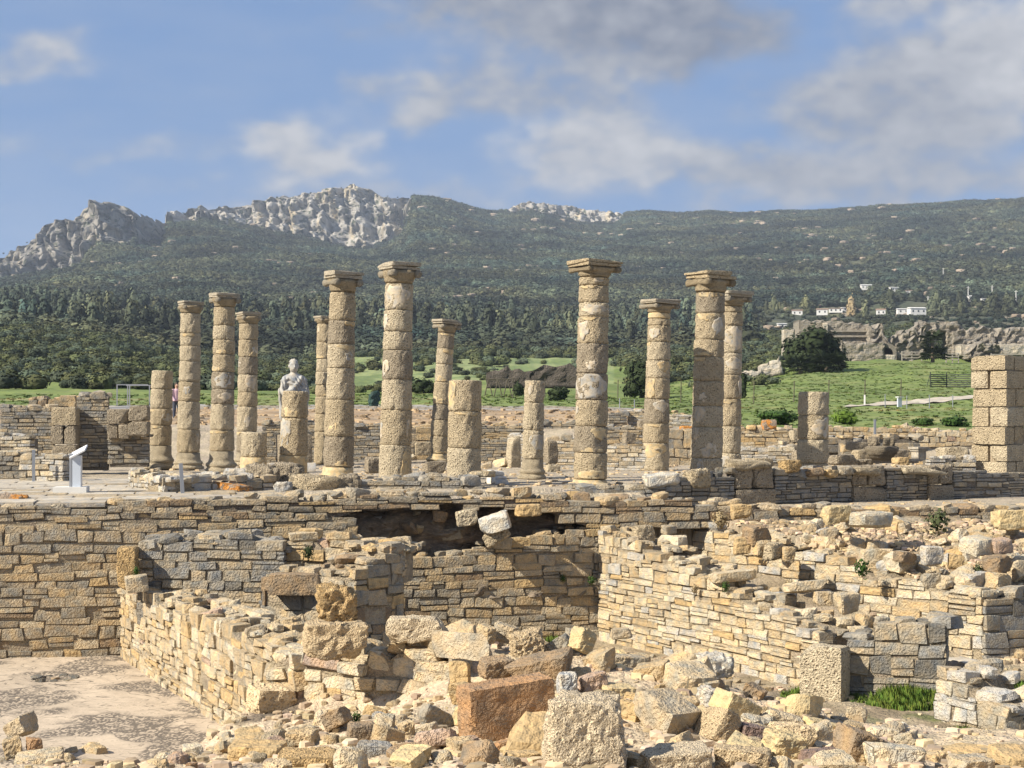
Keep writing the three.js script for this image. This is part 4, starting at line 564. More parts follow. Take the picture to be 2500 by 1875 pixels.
ashlar('flat_block', 'flat pale block lying on the wall under the upright tan one', 296, 372, 1404, 1444, 27.6, 0.6, 14, 'cream', { seg: 9, p: 20, rz: 0.12 });
ashlar('lintel_block', 'wide brown block on the front of the squat rounded wall', 655, 790, 1398, 1452, 27.0, 0.5, -4, 'brown', { seg: 10, p: 18 });
for (const [u0, u1, v0, v1, d, m, label] of [[1785, 1835, 1228, 1268, 30.6, 'ochre', 'ochre block on the mound edge, leftmost of the two large ones'], [2008, 2072, 1232, 1280, 30.4, 'yellow', 'large yellow block on top of the rubble mound'], [1815, 1872, 1280, 1330, 30.2, 'brown', 'brown block tipped on the stepped wall top'], [1792, 1836, 1308, 1356, 30.2, 'ochre', 'upright ochre stone set in the stepped wall'], [1836, 1880, 1314, 1362, 30.1, 'tan', 'tan boulder in the stepped wall beside the ochre stone'], [1864, 1914, 1322, 1368, 29.9, 'shell', 'round pitted boulder bulging from the stepped wall'], [1908, 1942, 1332, 1376, 29.8, 'tan', 'small tan boulder next to the round one'], [2424, 2512, 1244, 1296, 31.0, 'yellow', 'big rounded yellow boulder on the mound at the right edge'], [2070, 2185, 1248, 1290, 30.4, 'pale', 'long pale slab tilting on the mound'], [2345, 2428, 1310, 1352, 29.3, 'pale', 'broad pale slab lying on the mound slope'], [2420, 2476, 1312, 1352, 29.2, 'pinkish', 'pinkish boulder beside the broad pale slab'], [2404, 2462, 1354, 1400, 28.8, 'brown', 'dark angular stone on the mound slope'], [2250, 2298, 1330, 1386, 29.0, 'whitegrey', 'grey pointed slab standing on the mound'], [2182, 2230, 1345, 1376, 29.2, 'brown', 'brown flat stone capping the stepped wall'], [2315, 2350, 1352, 1392, 29.0, 'ochre', 'orange stone in the mound rubble'], [2248, 2300, 1398, 1436, 28.7, 'grey', 'grey squared block on the stepped wall edge'], [2345, 2410, 1396, 1432, 28.6, 'whitegrey', 'pale grey squared block beside the grey one'], [2296, 2342, 1404, 1436, 28.6, 'warmgrey', 'brownish squared block between two grey ones'], [2410, 2464, 1396, 1444, 28.5, 'tan', 'tan block with a stick leaning on it'],
  [1545, 1595, 1280, 1330, 31.4, 'shell', 'shapeless tan block at the corner of the middle pit'], [1610, 1652, 1282, 1304, 31.5, 'warmgrey', 'grey brown brick shaped stone behind the pit corner'], [1905, 2010, 1418, 1448, 27.6, 'cream', 'wide flat slab on top of the sunlit pit wall'], [2038, 2100, 1444, 1498, 27.2, 'cream', 'squared pale block standing on the pit wall'], [1985, 2036, 1440, 1478, 27.4, 'warmgrey', 'split grey stone on the pit wall top'], [1730, 1840, 1392, 1420, 28.6, 'cream', 'long flat cream slab bedded on the pit wall'], [1900, 1944, 1448, 1482, 27.7, 'grey', 'grey squared stone on the pit wall edge'], [2090, 2136, 1500, 1532, 26.9, 'tan', 'tan rounded stone on the low end of the pit wall'], [2136, 2174, 1502, 1534, 26.8, 'grey', 'small grey block beside the tan rounded stone'], [2143, 2254, 1536, 1580, 26.0, 'warmgrey', 'broad slab capping the dark wall end']])
  put(solo('loose_block', rockShape((u1 - u0) * d / FOCAL, (v1 - v0) * d / FOCAL * 0.92, (u1 - u0) * d / FOCAL * rr(0.6, 0.9), R, { seg: 8, p: m === 'shell' || m === 'pinkish' ? 7 : 16, cuts: 4, turn: 0.12, rough: 0.08 }), M[m], label, 'block'), XU((u0 + u1) / 2, d), YV((v0 + v1) / 2, d), -d, rr(-0.1, 0.1), rr(0.1, 0.7), rr(-0.12, 0.12));

// basilica front at the right: thin dark courses between ashlar piers
{
  const pt = (x) => [x, lineD1(x)], xs = [3.4, 5.05, 6.05, 8.05, 8.98, 10.1, 10.85, 13.2];
  const lab = ['dark thin coursed wall left of the first ashlar pier', '', 'dark thin coursed wall between first and second ashlar piers', '', 'dark thin coursed wall between second and third ashlar piers', '', 'dark thin coursed wall running off at the right edge'];
  for (let k = 0; k < 7; k += 2) masonry('basilica_wall', lab[k], { a: pt(xs[k]), b: pt(xs[k + 1]), base: -0.5, top: steps(k === 0 ? [[0, 0.1], [0.7, 0.22], [1.9, 0.34]] : k === 6 ? [[0, 0.26], [2.7, 0.16]] : [[0, 0.32], [2.3, 0.32]], 0.02, 80 + k), course: [0.06, 0.15], len: [0.22, 0.62], mats: 'slate', jit: 0.1, thick: 0.6, split: 0.4, gap: 0.01, core: 'darkmortar', caps: k === 0 || k === 2 });
  const ry = Math.atan(0.53); let n = 0;
  for (const [x0, x1, w] of [[5.05, 6.05, 'first'], [8.05, 8.98, 'second'], [10.1, 10.85, 'third']]) {
    const xm = (x0 + x1) / 2, W = Math.hypot(x1 - x0, 0.53 * (x1 - x0)), g = thing('ashlar_pier', w + ' pitted ashlar pier from the left in the dark basilica wall', 'pier', [xm, -0.5, -lineD1(xm)], ry);
    put(mesh('block', shapeBlock(W * 1.02, 0.44, 0.55, R, { seg: 12 }), M.shellgrey, g), 0, 0.22, -0.2); put(mesh('block', shapeBlock(W * 0.42, 0.5, 0.5, R, { seg: 9, p: 12, rough: 0.1 }), M.shellgrey, g), -W * 0.27, 0.69, -0.2); put(mesh('block', shapeBlock(W * 0.52, 0.5, 0.5, R, { seg: 9, p: 12, rough: 0.1 }), n++ === 1 ? M.shellgrey : M.shellgrey, g), W * 0.22, 0.69, -0.19);
  }
  for (const [u, v, w, h, m, label] of [[1700, 1168, 62, 46, 'shell', 'grey tan block with orange spots at the start of the basilica wall'], [1618, 1172, 90, 34, 'white', 'jagged white rock lying before the tall column'], [1830, 1136, 130, 26, 'shell', 'long low tan block on the wall right of the shaded column'], [1930, 1138, 50, 30, 'shellochre', 'small ochre block on the basilica wall'], [1980, 1152, 56, 20, 'brown', 'brown stone on the wall top before the shaded stump'], [2060, 1150, 44, 24, 'grey', 'grey stone on the wall top right of the shaded stump'], [2110, 1150, 110, 20, 'shell', 'long pitted tan block topping the second pier'], [2250, 1150, 130, 16, 'shellpale', 'long pale block topping the third wall stretch'], [2020, 1156, 36, 18, 'ochre', 'ochre stone tucked beside the grey one on the wall top']]) { const d = lineD1(XU(u, 38)) + 0.1; put(solo('wall_top_stone', rockShape(w * d / FOCAL, h * d / FOCAL, 0.5, R, { seg: 9, p: 8, rough: 0.15, cuts: 4 }), M[m], label, 'stone'), XU(u, d), YV(v, d), -d, 0, rr(0.2, 0.6), rr(-0.06, 0.06)); }
}
// front ledge of the basilica, left and middle
masonry('front_ledge', 'low ledge of flat dark stones before the middle columns', { a: [-3.5, 36.2], b: [-0.65, 36.4], base: -0.3, top: steps([[0, 0.05], [0.6, 0.2], [2.2, 0.22], [2.85, 0.1]], 0.02, 91), course: [0.06, 0.14], len: [0.2, 0.6], mats: 'slate', jit: 0.15, thick: 1.2, core: 'mortar' });
masonry('low_kerb', 'low dark stone kerb in front of the tallest central column', { a: [1.15, 36.3], b: [3.4, 36.4], base: -0.35, top: steps([[0, -0.02], [1, 0.0], [2.25, 0.06]], 0.02, 92), course: [0.07, 0.14], len: [0.2, 0.5], mats: 'slate', jit: 0.14, thick: 0.7, core: 'mortar' });
masonry('street_wall', 'low whitish wall bordering the paved street at the left', { a: [-8.75, 37.4], b: [-7.3, 34.3], base: -0.1, top: steps([[0, 0.36], [1.6, 0.28], [3.5, 0.2]], 0.03, 93), course: [0.07, 0.16], len: [0.18, 0.45], mats: 'whitish', jit: 0.18, thick: 0.7, core: 'mortar', start: 0.5 });
masonry('street_wall', 'low whitish rubble wall between paved street and left columns', { a: [-7.3, 34.3], b: [-5.2, 36.2], base: -0.15, top: steps([[0, 0.2], [1, 0.26], [2.9, 0.24]], 0.05, 94), course: [0.08, 0.18], len: [0.18, 0.5], mats: 'whitish', jit: 0.2, thick: 0.8, core: 'mortar' });
for (const [u, v, w, h, d, m, label] of [[560, 1196, 110, 34, 35.4, 'lichen', 'flat stone covered in orange lichen before the left columns'], [640, 1168, 84, 70, 36.6, 'shellgrey', 'lumpy grey rock left of the statue column'], [585, 1172, 80, 56, 36.8, 'whitegrey', 'pale fractured rock beside the lumpy grey one'], [700, 1160, 90, 60, 37.2, 'shellgrey', 'rough grey rock at the foot of the statue column'], [770, 1186, 130, 52, 36.0, 'shell', 'big rough tan block under the second tall column'], [850, 1182, 60, 50, 36.2, 'shellgrey', 'rough block with a dark seam next to the big tan one'], [500, 1172, 70, 40, 36.4, 'whitegrey', 'whitish cracked rock beside the metal post'], [30, 1226, 72, 38, 31.6, 'lichen', 'block capped with orange lichen at the left edge'], [690, 1192, 46, 32, 35.4, 'whitegrey', 'small pale stone before the lumpy rocks'], [1180, 1157, 64, 14, 37.2, 'cream', 'stack of thin flat stones by the thick stump']]) put(solo('rock', rockShape(w * d / FOCAL, h * d / FOCAL, Math.max(0.3, w * d / FOCAL * 0.7), R, { seg: 10, p: 7, rough: 0.2, cuts: 5 }), M[m], label, 'rock'), XU(u, d), YV(v, d), -d, 0, rr(-0.3, 0.5), 0);

// ---------------------------------------------------------------- ruins further back
function wallPx(name, label, u0, u1, vt, vb, d, turn, o = {}) { const x0 = XU(u0, d), L = (u1 - u0) * d / FOCAL / Math.cos(turn), x1 = x0 + L * Math.cos(turn), d1 = d + L * Math.sin(turn), top = YV(vt, d), slope = YV(o.vt1 ?? vt, d) - top; return masonry(name, label, { a: [x0, d], b: [x1, d1], base: YV(vb, d), top: steps([[0, top], [L, top + slope]], o.rag ?? 0.04, u0), course: [0.07, 0.14], len: [0.2, 0.6], jit: 0.12, thick: 0.6, mats: 'greywall', most: 260, ...o }); }
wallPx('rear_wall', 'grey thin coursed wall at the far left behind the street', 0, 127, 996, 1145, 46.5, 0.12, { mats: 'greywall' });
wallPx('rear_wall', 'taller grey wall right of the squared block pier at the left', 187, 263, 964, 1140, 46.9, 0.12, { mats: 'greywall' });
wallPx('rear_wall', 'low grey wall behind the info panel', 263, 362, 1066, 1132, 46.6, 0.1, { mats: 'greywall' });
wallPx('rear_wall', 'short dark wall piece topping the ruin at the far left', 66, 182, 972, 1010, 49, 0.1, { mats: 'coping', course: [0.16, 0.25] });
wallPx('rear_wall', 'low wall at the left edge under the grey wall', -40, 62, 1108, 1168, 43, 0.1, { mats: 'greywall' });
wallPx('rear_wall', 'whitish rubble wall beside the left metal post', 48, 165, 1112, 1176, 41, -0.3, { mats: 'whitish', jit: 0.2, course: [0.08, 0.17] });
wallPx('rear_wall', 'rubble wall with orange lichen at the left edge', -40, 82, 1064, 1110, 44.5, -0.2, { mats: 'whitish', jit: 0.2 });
for (const [u0, u1, v0, v1, label, rows] of [[126, 188, 992, 1132, 'squared block pier in the grey wall at the left', [[0, 1], [0.5, 2], [1, 1]]], [262, 318, 998, 1072, 'pair of dark squared blocks right of the taller grey wall', [[0, 1], [1, 2]]], [314, 362, 990, 1066, 'weathered squared block pair beside the short left column', [[0, 1], [1, 1]]]]) {
  const d = 46.4, g = thing('block_pier', label, 'pier', [XU((u0 + u1) / 2, d), YV(v1, d), -d], 0.05), W = (u1 - u0) * d / FOCAL, H = (v1 - v0) * d / FOCAL, n = rows.length; rows.forEach(([, k], i) => { for (let q = 0; q < k; q++) put(mesh('block', shapeBlock(W / k * 0.99, H / n * 0.985, 0.6, R, { seg: 9, p: 22, rough: 0.05 }), pick([['shell', 1], ['shellgrey', 2], ['shellgrey', 1]]), g), -W / 2 + W / k * (q + 0.5), H - H / n * (i + 0.5), -0.15); });
}
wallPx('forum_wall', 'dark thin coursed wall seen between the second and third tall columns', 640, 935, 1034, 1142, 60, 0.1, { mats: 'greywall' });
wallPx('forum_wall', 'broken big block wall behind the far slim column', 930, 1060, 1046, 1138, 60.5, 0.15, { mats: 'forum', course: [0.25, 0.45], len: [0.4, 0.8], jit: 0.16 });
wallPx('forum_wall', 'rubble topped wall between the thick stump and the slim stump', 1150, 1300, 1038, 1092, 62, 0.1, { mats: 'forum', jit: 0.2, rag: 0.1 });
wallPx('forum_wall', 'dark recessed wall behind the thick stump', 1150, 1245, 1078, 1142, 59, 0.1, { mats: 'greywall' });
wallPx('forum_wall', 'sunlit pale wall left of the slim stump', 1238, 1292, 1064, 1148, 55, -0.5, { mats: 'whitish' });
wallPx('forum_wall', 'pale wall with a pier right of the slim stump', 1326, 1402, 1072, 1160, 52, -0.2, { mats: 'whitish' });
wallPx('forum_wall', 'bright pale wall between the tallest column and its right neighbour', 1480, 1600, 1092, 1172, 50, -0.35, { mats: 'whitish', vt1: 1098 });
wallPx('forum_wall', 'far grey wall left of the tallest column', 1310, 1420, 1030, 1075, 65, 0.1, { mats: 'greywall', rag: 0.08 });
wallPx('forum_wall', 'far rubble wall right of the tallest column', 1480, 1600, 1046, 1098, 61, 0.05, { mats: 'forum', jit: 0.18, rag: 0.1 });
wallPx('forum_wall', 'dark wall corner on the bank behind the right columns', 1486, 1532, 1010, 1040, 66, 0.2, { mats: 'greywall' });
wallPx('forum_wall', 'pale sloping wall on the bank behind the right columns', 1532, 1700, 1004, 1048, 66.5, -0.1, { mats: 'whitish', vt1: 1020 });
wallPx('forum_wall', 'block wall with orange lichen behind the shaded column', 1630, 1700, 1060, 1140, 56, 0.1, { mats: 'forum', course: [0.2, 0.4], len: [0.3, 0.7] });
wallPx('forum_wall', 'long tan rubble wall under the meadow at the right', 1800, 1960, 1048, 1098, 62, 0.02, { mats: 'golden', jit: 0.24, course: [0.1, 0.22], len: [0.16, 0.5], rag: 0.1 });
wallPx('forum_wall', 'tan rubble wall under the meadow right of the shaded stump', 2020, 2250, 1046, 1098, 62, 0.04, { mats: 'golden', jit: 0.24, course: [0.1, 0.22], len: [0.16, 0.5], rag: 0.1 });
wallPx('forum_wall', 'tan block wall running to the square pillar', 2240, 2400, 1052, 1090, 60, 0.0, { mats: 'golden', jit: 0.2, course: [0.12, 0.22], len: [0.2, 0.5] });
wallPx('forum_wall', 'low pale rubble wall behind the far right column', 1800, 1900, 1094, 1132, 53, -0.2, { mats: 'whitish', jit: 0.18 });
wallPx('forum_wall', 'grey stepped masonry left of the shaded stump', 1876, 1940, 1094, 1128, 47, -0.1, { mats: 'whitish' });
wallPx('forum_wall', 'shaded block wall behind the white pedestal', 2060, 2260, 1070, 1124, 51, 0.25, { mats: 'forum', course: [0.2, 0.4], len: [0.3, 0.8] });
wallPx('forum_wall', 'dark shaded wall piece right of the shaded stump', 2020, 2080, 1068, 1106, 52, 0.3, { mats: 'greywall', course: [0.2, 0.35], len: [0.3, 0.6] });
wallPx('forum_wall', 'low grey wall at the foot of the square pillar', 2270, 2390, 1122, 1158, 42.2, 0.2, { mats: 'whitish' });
for (const [u0, u1, v0, v1, d, m, label] of [[1010, 1052, 1080, 1112, 58.5, 'shell', 'squared tan block in the broken wall behind the slim column'], [892, 932, 1116, 1156, 44, 'shellgrey', 'dark squared block on the floor left of the middle column'], [1032, 1092, 1126, 1156, 44, 'shellgrey', 'low grey block on the floor behind the thick stump'], [1330, 1360, 1074, 1134, 49, 'shellgrey', 'upright grey pier block right of the slim stump'], [1332, 1366, 1134, 1166, 48.5, 'shellpale', 'pale block under the upright grey pier'], [1240, 1268, 1064, 1144, 53, 'shellpale', 'tall pale pier block left of the slim stump'], [1520, 1552, 1056, 1084, 60, 'shellgrey', 'block with orange lichen right of the tallest column'], [1500, 1530, 1082, 1102, 58, 'shellgrey', 'dark square block in the far rubble wall'], [1860, 1896, 1024, 1050, 61, 'lichen', 'orange lichen boulder on the rubble wall'], [1930, 1946, 1050, 1076, 58, 'shellpale', 'pale upright block beside the shaded stump'], [1820, 1884, 1118, 1140, 43.5, 'shell', 'low block with orange stains behind the basilica wall'], [2290, 2362, 1090, 1130, 46, 'shellpale', 'pale rounded block left of the square pillar'], [2066, 2116, 1078, 1100, 49, 'shellgrey', 'grey block left of the carved capital'], [2080, 2130, 1098, 1122, 48, 'shell', 'tan block under the grey one left of the carved capital'], [2170, 2215, 1096, 1122, 48.5, 'shellgrey', 'dark block right of the carved capital'], [1938, 1960, 1098, 1134, 44, 'shellgrey', 'dark lump at the left foot of the shaded stump'], [2020, 2090, 1110, 1136, 44, 'shellgrey', 'rough grey block at the right foot of the shaded stump'], [2180, 2216, 1116, 1134, 45, 'ochre', 'flat orange stone before the white pedestal'], [2070, 2130, 1122, 1140, 44.5, 'shellgrey', 'long low grey block before the carved capital'], [1555, 1612, 1026, 1048, 64, 'shellgrey', 'lichened far block left of the right slim column'], [1660, 1700, 1040, 1062, 59, 'lichen', 'orange topped block behind the shaded column'], [1900, 1924, 1076, 1090, 56, 'cream', 'small cream block lying in the rubble left of the stump']])
  put(solo('ruin_block', rockShape((u1 - u0) * d / FOCAL, (v1 - v0) * d / FOCAL, Math.max(0.35, (u1 - u0) * d / FOCAL * 0.7), R, { seg: 8, p: 15, turn: 0.06, rough: 0.08 }), M[m], label, 'block'), XU((u0 + u1) / 2, d), YV((v0 + v1) / 2, d), -d, 0, rr(0.1, 0.5), 0);

// ---------------------------------------------------------------- columns
function drumShape(r0, r1, h, r, rough = 0.014, wear = 0.02) {
  const nS = 44, rows = Math.max(5, Math.round(h / 0.09)), P = [], U = [], I = [], o = r() * 40, ys = [0, 0.022]; for (let k = 1; k < rows; k++) ys.push(h * k / rows); ys.push(h - 0.022, h);
  ys.forEach((y, j) => { for (let i = 0; i <= nS; i++) { const t = (i % nS) / nS * 2 * Math.PI, sx = Math.sin(t), cz = Math.cos(t), base = mix(r0, r1, y / h), end = j === 0 || j === ys.length - 1; const n = rough * (fbm3(sx * 2.2 + o, y * 3.2, cz * 2.2, 3) * 1.5 + 0.5 * noise3(sx * 7 + o, y * 12, cz * 7)); const chip = Math.max(0, noise3(sx * 3 + o, y * 2 + 30, cz * 3)) * wear * (y < 0.05 || y > h - 0.05 ? 1.4 : 0.25); const q = base + n - chip - (end ? 0.034 : 0); P.push(sx * q, y, cz * q); U.push(i / nS * 2 * Math.PI * r0 + o, y + o); } });
  const w = nS + 1; for (let j = 0; j < ys.length - 1; j++) for (let i = 0; i < nS; i++) { const a = j * w + i, b = a + 1, c = a + w, d = c + 1; I.push(a, b, d, a, d, c); }
  for (const [j, s] of [[0, -1], [ys.length - 1, 1]]) { const c = P.length / 3; P.push(0, ys[j] + s * 0.0, 0); U.push(o, o); const st = c + 1; for (let i = 0; i <= nS; i++) { const k = (j * w + i) * 3; P.push(P[k], P[k + 1], P[k + 2]); U.push(P[k] + o, P[k + 2] + o); } for (let i = 0; i < nS; i++) s > 0 ? I.push(c, st + i, st + i + 1) : I.push(c, st + i + 1, st + i); }
  const g = new THREE.BufferGeometry(); g.setAttribute('position', new THREE.Float32BufferAttribute(P, 3)); g.setAttribute('uv', new THREE.Float32BufferAttribute(U, 2)); g.setIndex(I); g.computeVertexNormals();
  const n = g.attributes.normal; for (let j = 0; j < ys.length; j++) { const a = j * w, b = a + nS, v = new THREE.Vector3(n.getX(a) + n.getX(b), n.getY(a) + n.getY(b), n.getZ(a) + n.getZ(b)).normalize(); n.setXYZ(a, v.x, v.y, v.z); n.setXYZ(b, v.x, v.y, v.z); } return g;
}
function patchShape(rad, th0, y0, w, h, r, lim, proud = 0.022) {   // a ragged crust of plaster wrapped round a drum
  const n = 30, P = [], U = [], I = [], o = r() * 30, ring = [0, 0.45, 0.8, 1, 1.02]; P.push(Math.sin(th0) * (rad + proud), y0, Math.cos(th0) * (rad + proud)); U.push(o, o);
  ring.slice(1).forEach((q, k) => { for (let i = 0; i < n; i++) { const t = i / n * 6.2832, rg = 1 + 0.3 * noise2(Math.cos(t) * 0.9 + o, Math.sin(t) * 0.9) + 0.07 * noise2(Math.cos(t) * 3.5 + o, Math.sin(t) * 3.5), sx = Math.cos(t) * w / 2 * rg * q, y = clamp(y0 + Math.sin(t) * h / 2 * rg * q, lim[0], lim[1]), th = th0 + sx / rad, R0 = rad + (k === 3 ? -0.015 : proud + 0.004 * noise2(sx * 9 + o, y * 9)); P.push(Math.sin(th) * R0, y, Math.cos(th) * R0); U.push(sx + o, y + o); } });
  for (let i = 0; i < n; i++) I.push(0, 1 + i, 1 + (i + 1) % n); for (let k = 0; k < 3; k++) for (let i = 0; i < n; i++) { const a = 1 + k * n + i, b = 1 + k * n + (i + 1) % n; I.push(a, a + n, b + n, a, b + n, b); }
  const g = new THREE.BufferGeometry(); g.setAttribute('position', new THREE.Float32BufferAttribute(P, 3)); g.setAttribute('uv', new THREE.Float32BufferAttribute(U, 2)); g.setIndex(I); g.computeVertexNormals(); return g;
}
function ringShape(profile, r, amp = 0.012) {   // turned moulding, worn
  const g = new THREE.LatheGeometry(profile.map(([x, y]) => new THREE.Vector2(x, y)), 44), p = g.attributes.position, o = r() * 30; for (let i = 0; i < p.count; i++) { const x = p.getX(i), y = p.getY(i), z = p.getZ(i), l = Math.hypot(x, z) || 1, k = 1 + amp * (fbm3(x * 2 + o, y * 4, z * 2, 3) * 2) / l * (l > 0.05 ? 1 : 0); p.setXYZ(i, x * k, y, z * k); } smoothByPosition(g);
  const uv = g.attributes.uv; for (let i = 0; i < uv.count; i++) uv.setXY(i, uv.getX(i) * 4 + o, p.getY(i) * 1.5 + o); return g;
}
function column(label, uBase, uTop, d, o) {
  const r = rng(Math.round(uBase * 7 + 3)), { v, w0, w1, cap, base, floor = 0 } = o, yBot = floor, yTop = YV(cap ? cap[0] : v[0], d), lean = Math.atan(((uTop - uBase) * d / FOCAL) / Math.max(1, yTop - yBot));
  const g = thing('column', label, 'column', [XU(uBase, d), yBot, -d], 0, 'columns and column stumps of the basilica'); g.rotation.z = -lean;
  const r0 = w0 * d / FOCAL / 2, r1 = w1 * d / FOCAL / 2, ys = v.map((q) => YV(q, d) - yBot), top = ys[0], radAt = (y) => mix(r0, r1, clamp(y / top));
  if (!base) ys[ys.length - 1] = Math.min(0, ys[ys.length - 1]);
  const tone = [['shell', 3], ['shellpale', 2], ['shellgrey', 0.7]];
  for (let k = 0; k < ys.length - 1; k++) {
    const h = ys[k] - ys[k + 1] - 0.001, y0 = ys[k + 1], ra = radAt(y0), rb = radAt(ys[k]), sm = o.smooth?.includes(k), m = mesh('drum', drumShape(ra, rb, h, r, sm ? 0.008 : 0.022, sm ? 0.01 : 0.03), sm ? M.repair : pick(tone, r), g); m.position.y = y0; m.rotation.y = 0; put(m, rr(-0.008, 0.008, r), y0, rr(-0.008, 0.008, r));
    if (h > 0.18 && !sm) {
      const add = (name, mat, th, yc, w, hh) => mesh(name, patchShape((ra + rb) / 2 - 0.004, th, yc, w, hh, r, [0.026, h - 0.026], 0.011), M[mat], m);
      const own = (o.patch ?? []).filter((q) => q[0] === k); for (const [, mat, th, yc, w, hh] of own) add(mat === 'repair' ? 'repair_mortar' : 'plaster_patch', mat, th, yc * h, w, hh * h);
      if (!own.length && r() < 0.3) add('plaster_patch', r() < 0.7 ? 'plaster' : 'plastergrey', rr(-1.2, 1.2, r), rr(0.3, 0.7, r) * h, rr(0.14, 0.4, r), rr(0.3, 0.75, r) * h);
      if (!own.length && r() < 0.4) add('repair_mortar', 'repair', rr(-1.3, 1.3, r), (r() < 0.5 ? 0.06 : 0.95) * h, rr(0.3, 0.7, r), rr(0.25, 0.6, r) * h);
    }
  }
  if (base) {   // attic base: two rolls with a hollow between
    const yb = ys[ys.length - 1], H = yb, R0 = radAt(yb) * 1.0, prof = base === 'roll' ? [[0, 0], [R0 * 1.2, 0], [R0 * 1.22, H * 0.12], [R0 * 1.3, H * 0.2], [R0 * 1.3, H * 0.32], [R0 * 1.2, H * 0.42], [R0 * 1.06, H * 0.48], [R0 * 1.02, H * 0.7], [R0, H - 0.01], [0, H - 0.01]] : [[0, 0], [R0 * 1.3, 0], [R0 * 1.36, H * 0.06], [R0 * 1.35, H * 0.15], [R0 * 1.24, H * 0.2], [R0 * 1.18, H * 0.25], [R0 * 1.2, H * 0.3], [R0 * 1.28, H * 0.33], [R0 * 1.27, H * 0.42], [R0 * 1.12, H * 0.5], [R0 * 1.03, H * 0.62], [R0, H - 0.01], [0, H - 0.01]];
    mesh('base', ringShape(prof, r), base === 'roll' ? M.repair : pick([['shell', 1], ['shellpale', 1]], r), g);
  }
  if (cap) {
    const y1 = yTop - yBot, H = y1 - top, W = (o.capW ?? 147) * d / FOCAL / 1.366, mat = M[o.capMat ?? 'capgrey'], hA = H * 0.36;
    const c = mesh('capital', ringShape([[0, 0], [r1 * 0.98, 0], [r1 * 1.02, H * 0.08], [r1 * 1.1, H * 0.14], [r1 * 1.06, H * 0.2], [r1 * 1.12, H * 0.3], [r1 * 1.24, H * 0.45], [r1 * 1.25, H * 0.62], [0, H * 0.64]], r, 0.02), M[o.capMat2 ?? 'captan'], g); c.position.y = top; c.rotation.y = o.capTurn ?? 0.52;
    put(mesh('abacus', shapeBlock(W * 0.94, hA * 0.5, W * 0.94, r, { seg: 14, p: 40, rough: 0.035, cuts: 0 }), mat, c), 0, H - hA * 0.75, 0); put(mesh('abacus', shapeBlock(W, hA * 0.56, W, r, { seg: 14, p: 40, rough: 0.04, cuts: 1 }), mat, c), 0, H - hA * 0.28, 0);
    put(mesh('echinus', shapeBlock(W * 0.78, H * 0.26, W * 0.78, r, { seg: 10, p: 12, rough: 0.08, cuts: 0 }), mat, c), 0, H * 0.52, 0);
    for (const s of [-1, 1]) { const rv = H * 0.2, pr = []; for (let k = 0; k <= 12; k++) { const t = k / 12 * 2 - 1; pr.push([rv * (0.62 + 0.38 * Math.pow(Math.abs(t), 1.5)) * (k === 0 || k === 12 ? 0.9 : 1), t * W * 0.44]); } pr.unshift([0, -W * 0.44]); pr.push([0, W * 0.44]); const q = mesh('volute', ringShape(pr, r, 0.012), mat, c); put(q, s * W * 0.37, H * 0.46, 0, Math.PI / 2, 0, 0); }
  }
  return g;
}
const z2 = (a) => a.map((y) => 600 + y * 0.3797), z4 = (a) => a.map((y) => 700 + y * 0.3014);
column('short column stump with moulded base, leftmost of all', 390, 396, 51.3, { v: z4([680, 828, 988, 1120, 1285]), w0: 55, w1: 51, base: 'attic' });
column('tall leftmost column with an ionic capital', 459, 466, 50.7, { v: z4([215, 375, 480, 605, 768, 928, 1155, 1342]), cap: z4([118]), w0: 57, w1: 47, base: 'attic', capW: 74, floor: 0.02 });
column('tall column with capital, second from the left', 540, 549, 47.5, { v: z4([165, 315, 430, 550, 690, 830, 950, 1160, 1330]), cap: z4([53]), w0: 60, w1: 50, base: 'attic', capW: 92, patch: [[4, 'plastergrey', 0.2, 0.5, 0.5, 0.8], [5, 'plaster', 0.4, 0.5, 0.4, 0.6]] });
column('tall column with capital, third from the left', 602, 607, 55.8, { v: z4([300, 430, 570, 712, 855, 970, 1170, 1340]), cap: z4([208]), w0: 50, w1: 45, capW: 71, base: 'attic' });
column('two piece stump with a round moulded base below the third capital', 618, 620, 41.4, { v: z4([1178, 1377]), w0: 63, w1: 61, base: 'roll' });
column('column stump that hides the legs of the statue', 714, 721, 42, { v: z4([845, 1060, 1365, 1550]), w0: 71, w1: 61, smooth: [2], patch: [[1, 'plastergrey', -0.75, 0.6, 0.42, 0.85]] });
column('far slender column mostly hidden behind a tall one', 790, 796, 57.8, { v: z4([300, 450, 585, 690, 795, 890, 1030, 1175, 1310]), cap: z4([240]), w0: 48, w1: 42, capW: 68 });
column('tall column with dark carved capital right of the statue', 825, 838, 40.7, { v: z2([300, 482, 635, 785, 990, 1225, 1420]), cap: z2([168]), w0: 75, w1: 61, base: 'roll', capW: 112 });
column('tall column with white plaster below its capital', 964, 976, 38.5, { v: z2([245, 415, 552, 672, 862, 1055, 1280, 1460]), cap: z2([112]), w0: 80, w1: 67, capW: 119, patch: [[0, 'plaster', -0.1, 0.5, 0.66, 0.85], [1, 'plaster', -1.1, 0.5, 0.25, 0.7], [3, 'plaster', -0.9, 0.4, 0.3, 0.5], [5, 'plaster', -1.2, 0.4, 0.14, 0.5], [5, 'plaster', 0.9, 0.5, 0.16, 0.5], [6, 'repair', 0.8, 0.5, 0.25, 0.8]] });
column('far slender column with capital behind the thick stump', 1068, 1092, 59.7, { v: z2([558, 660, 760, 875, 1018, 1120, 1225, 1335]), cap: z2([475]), w0: 44, w1: 40, base: 'roll', capW: 80 });
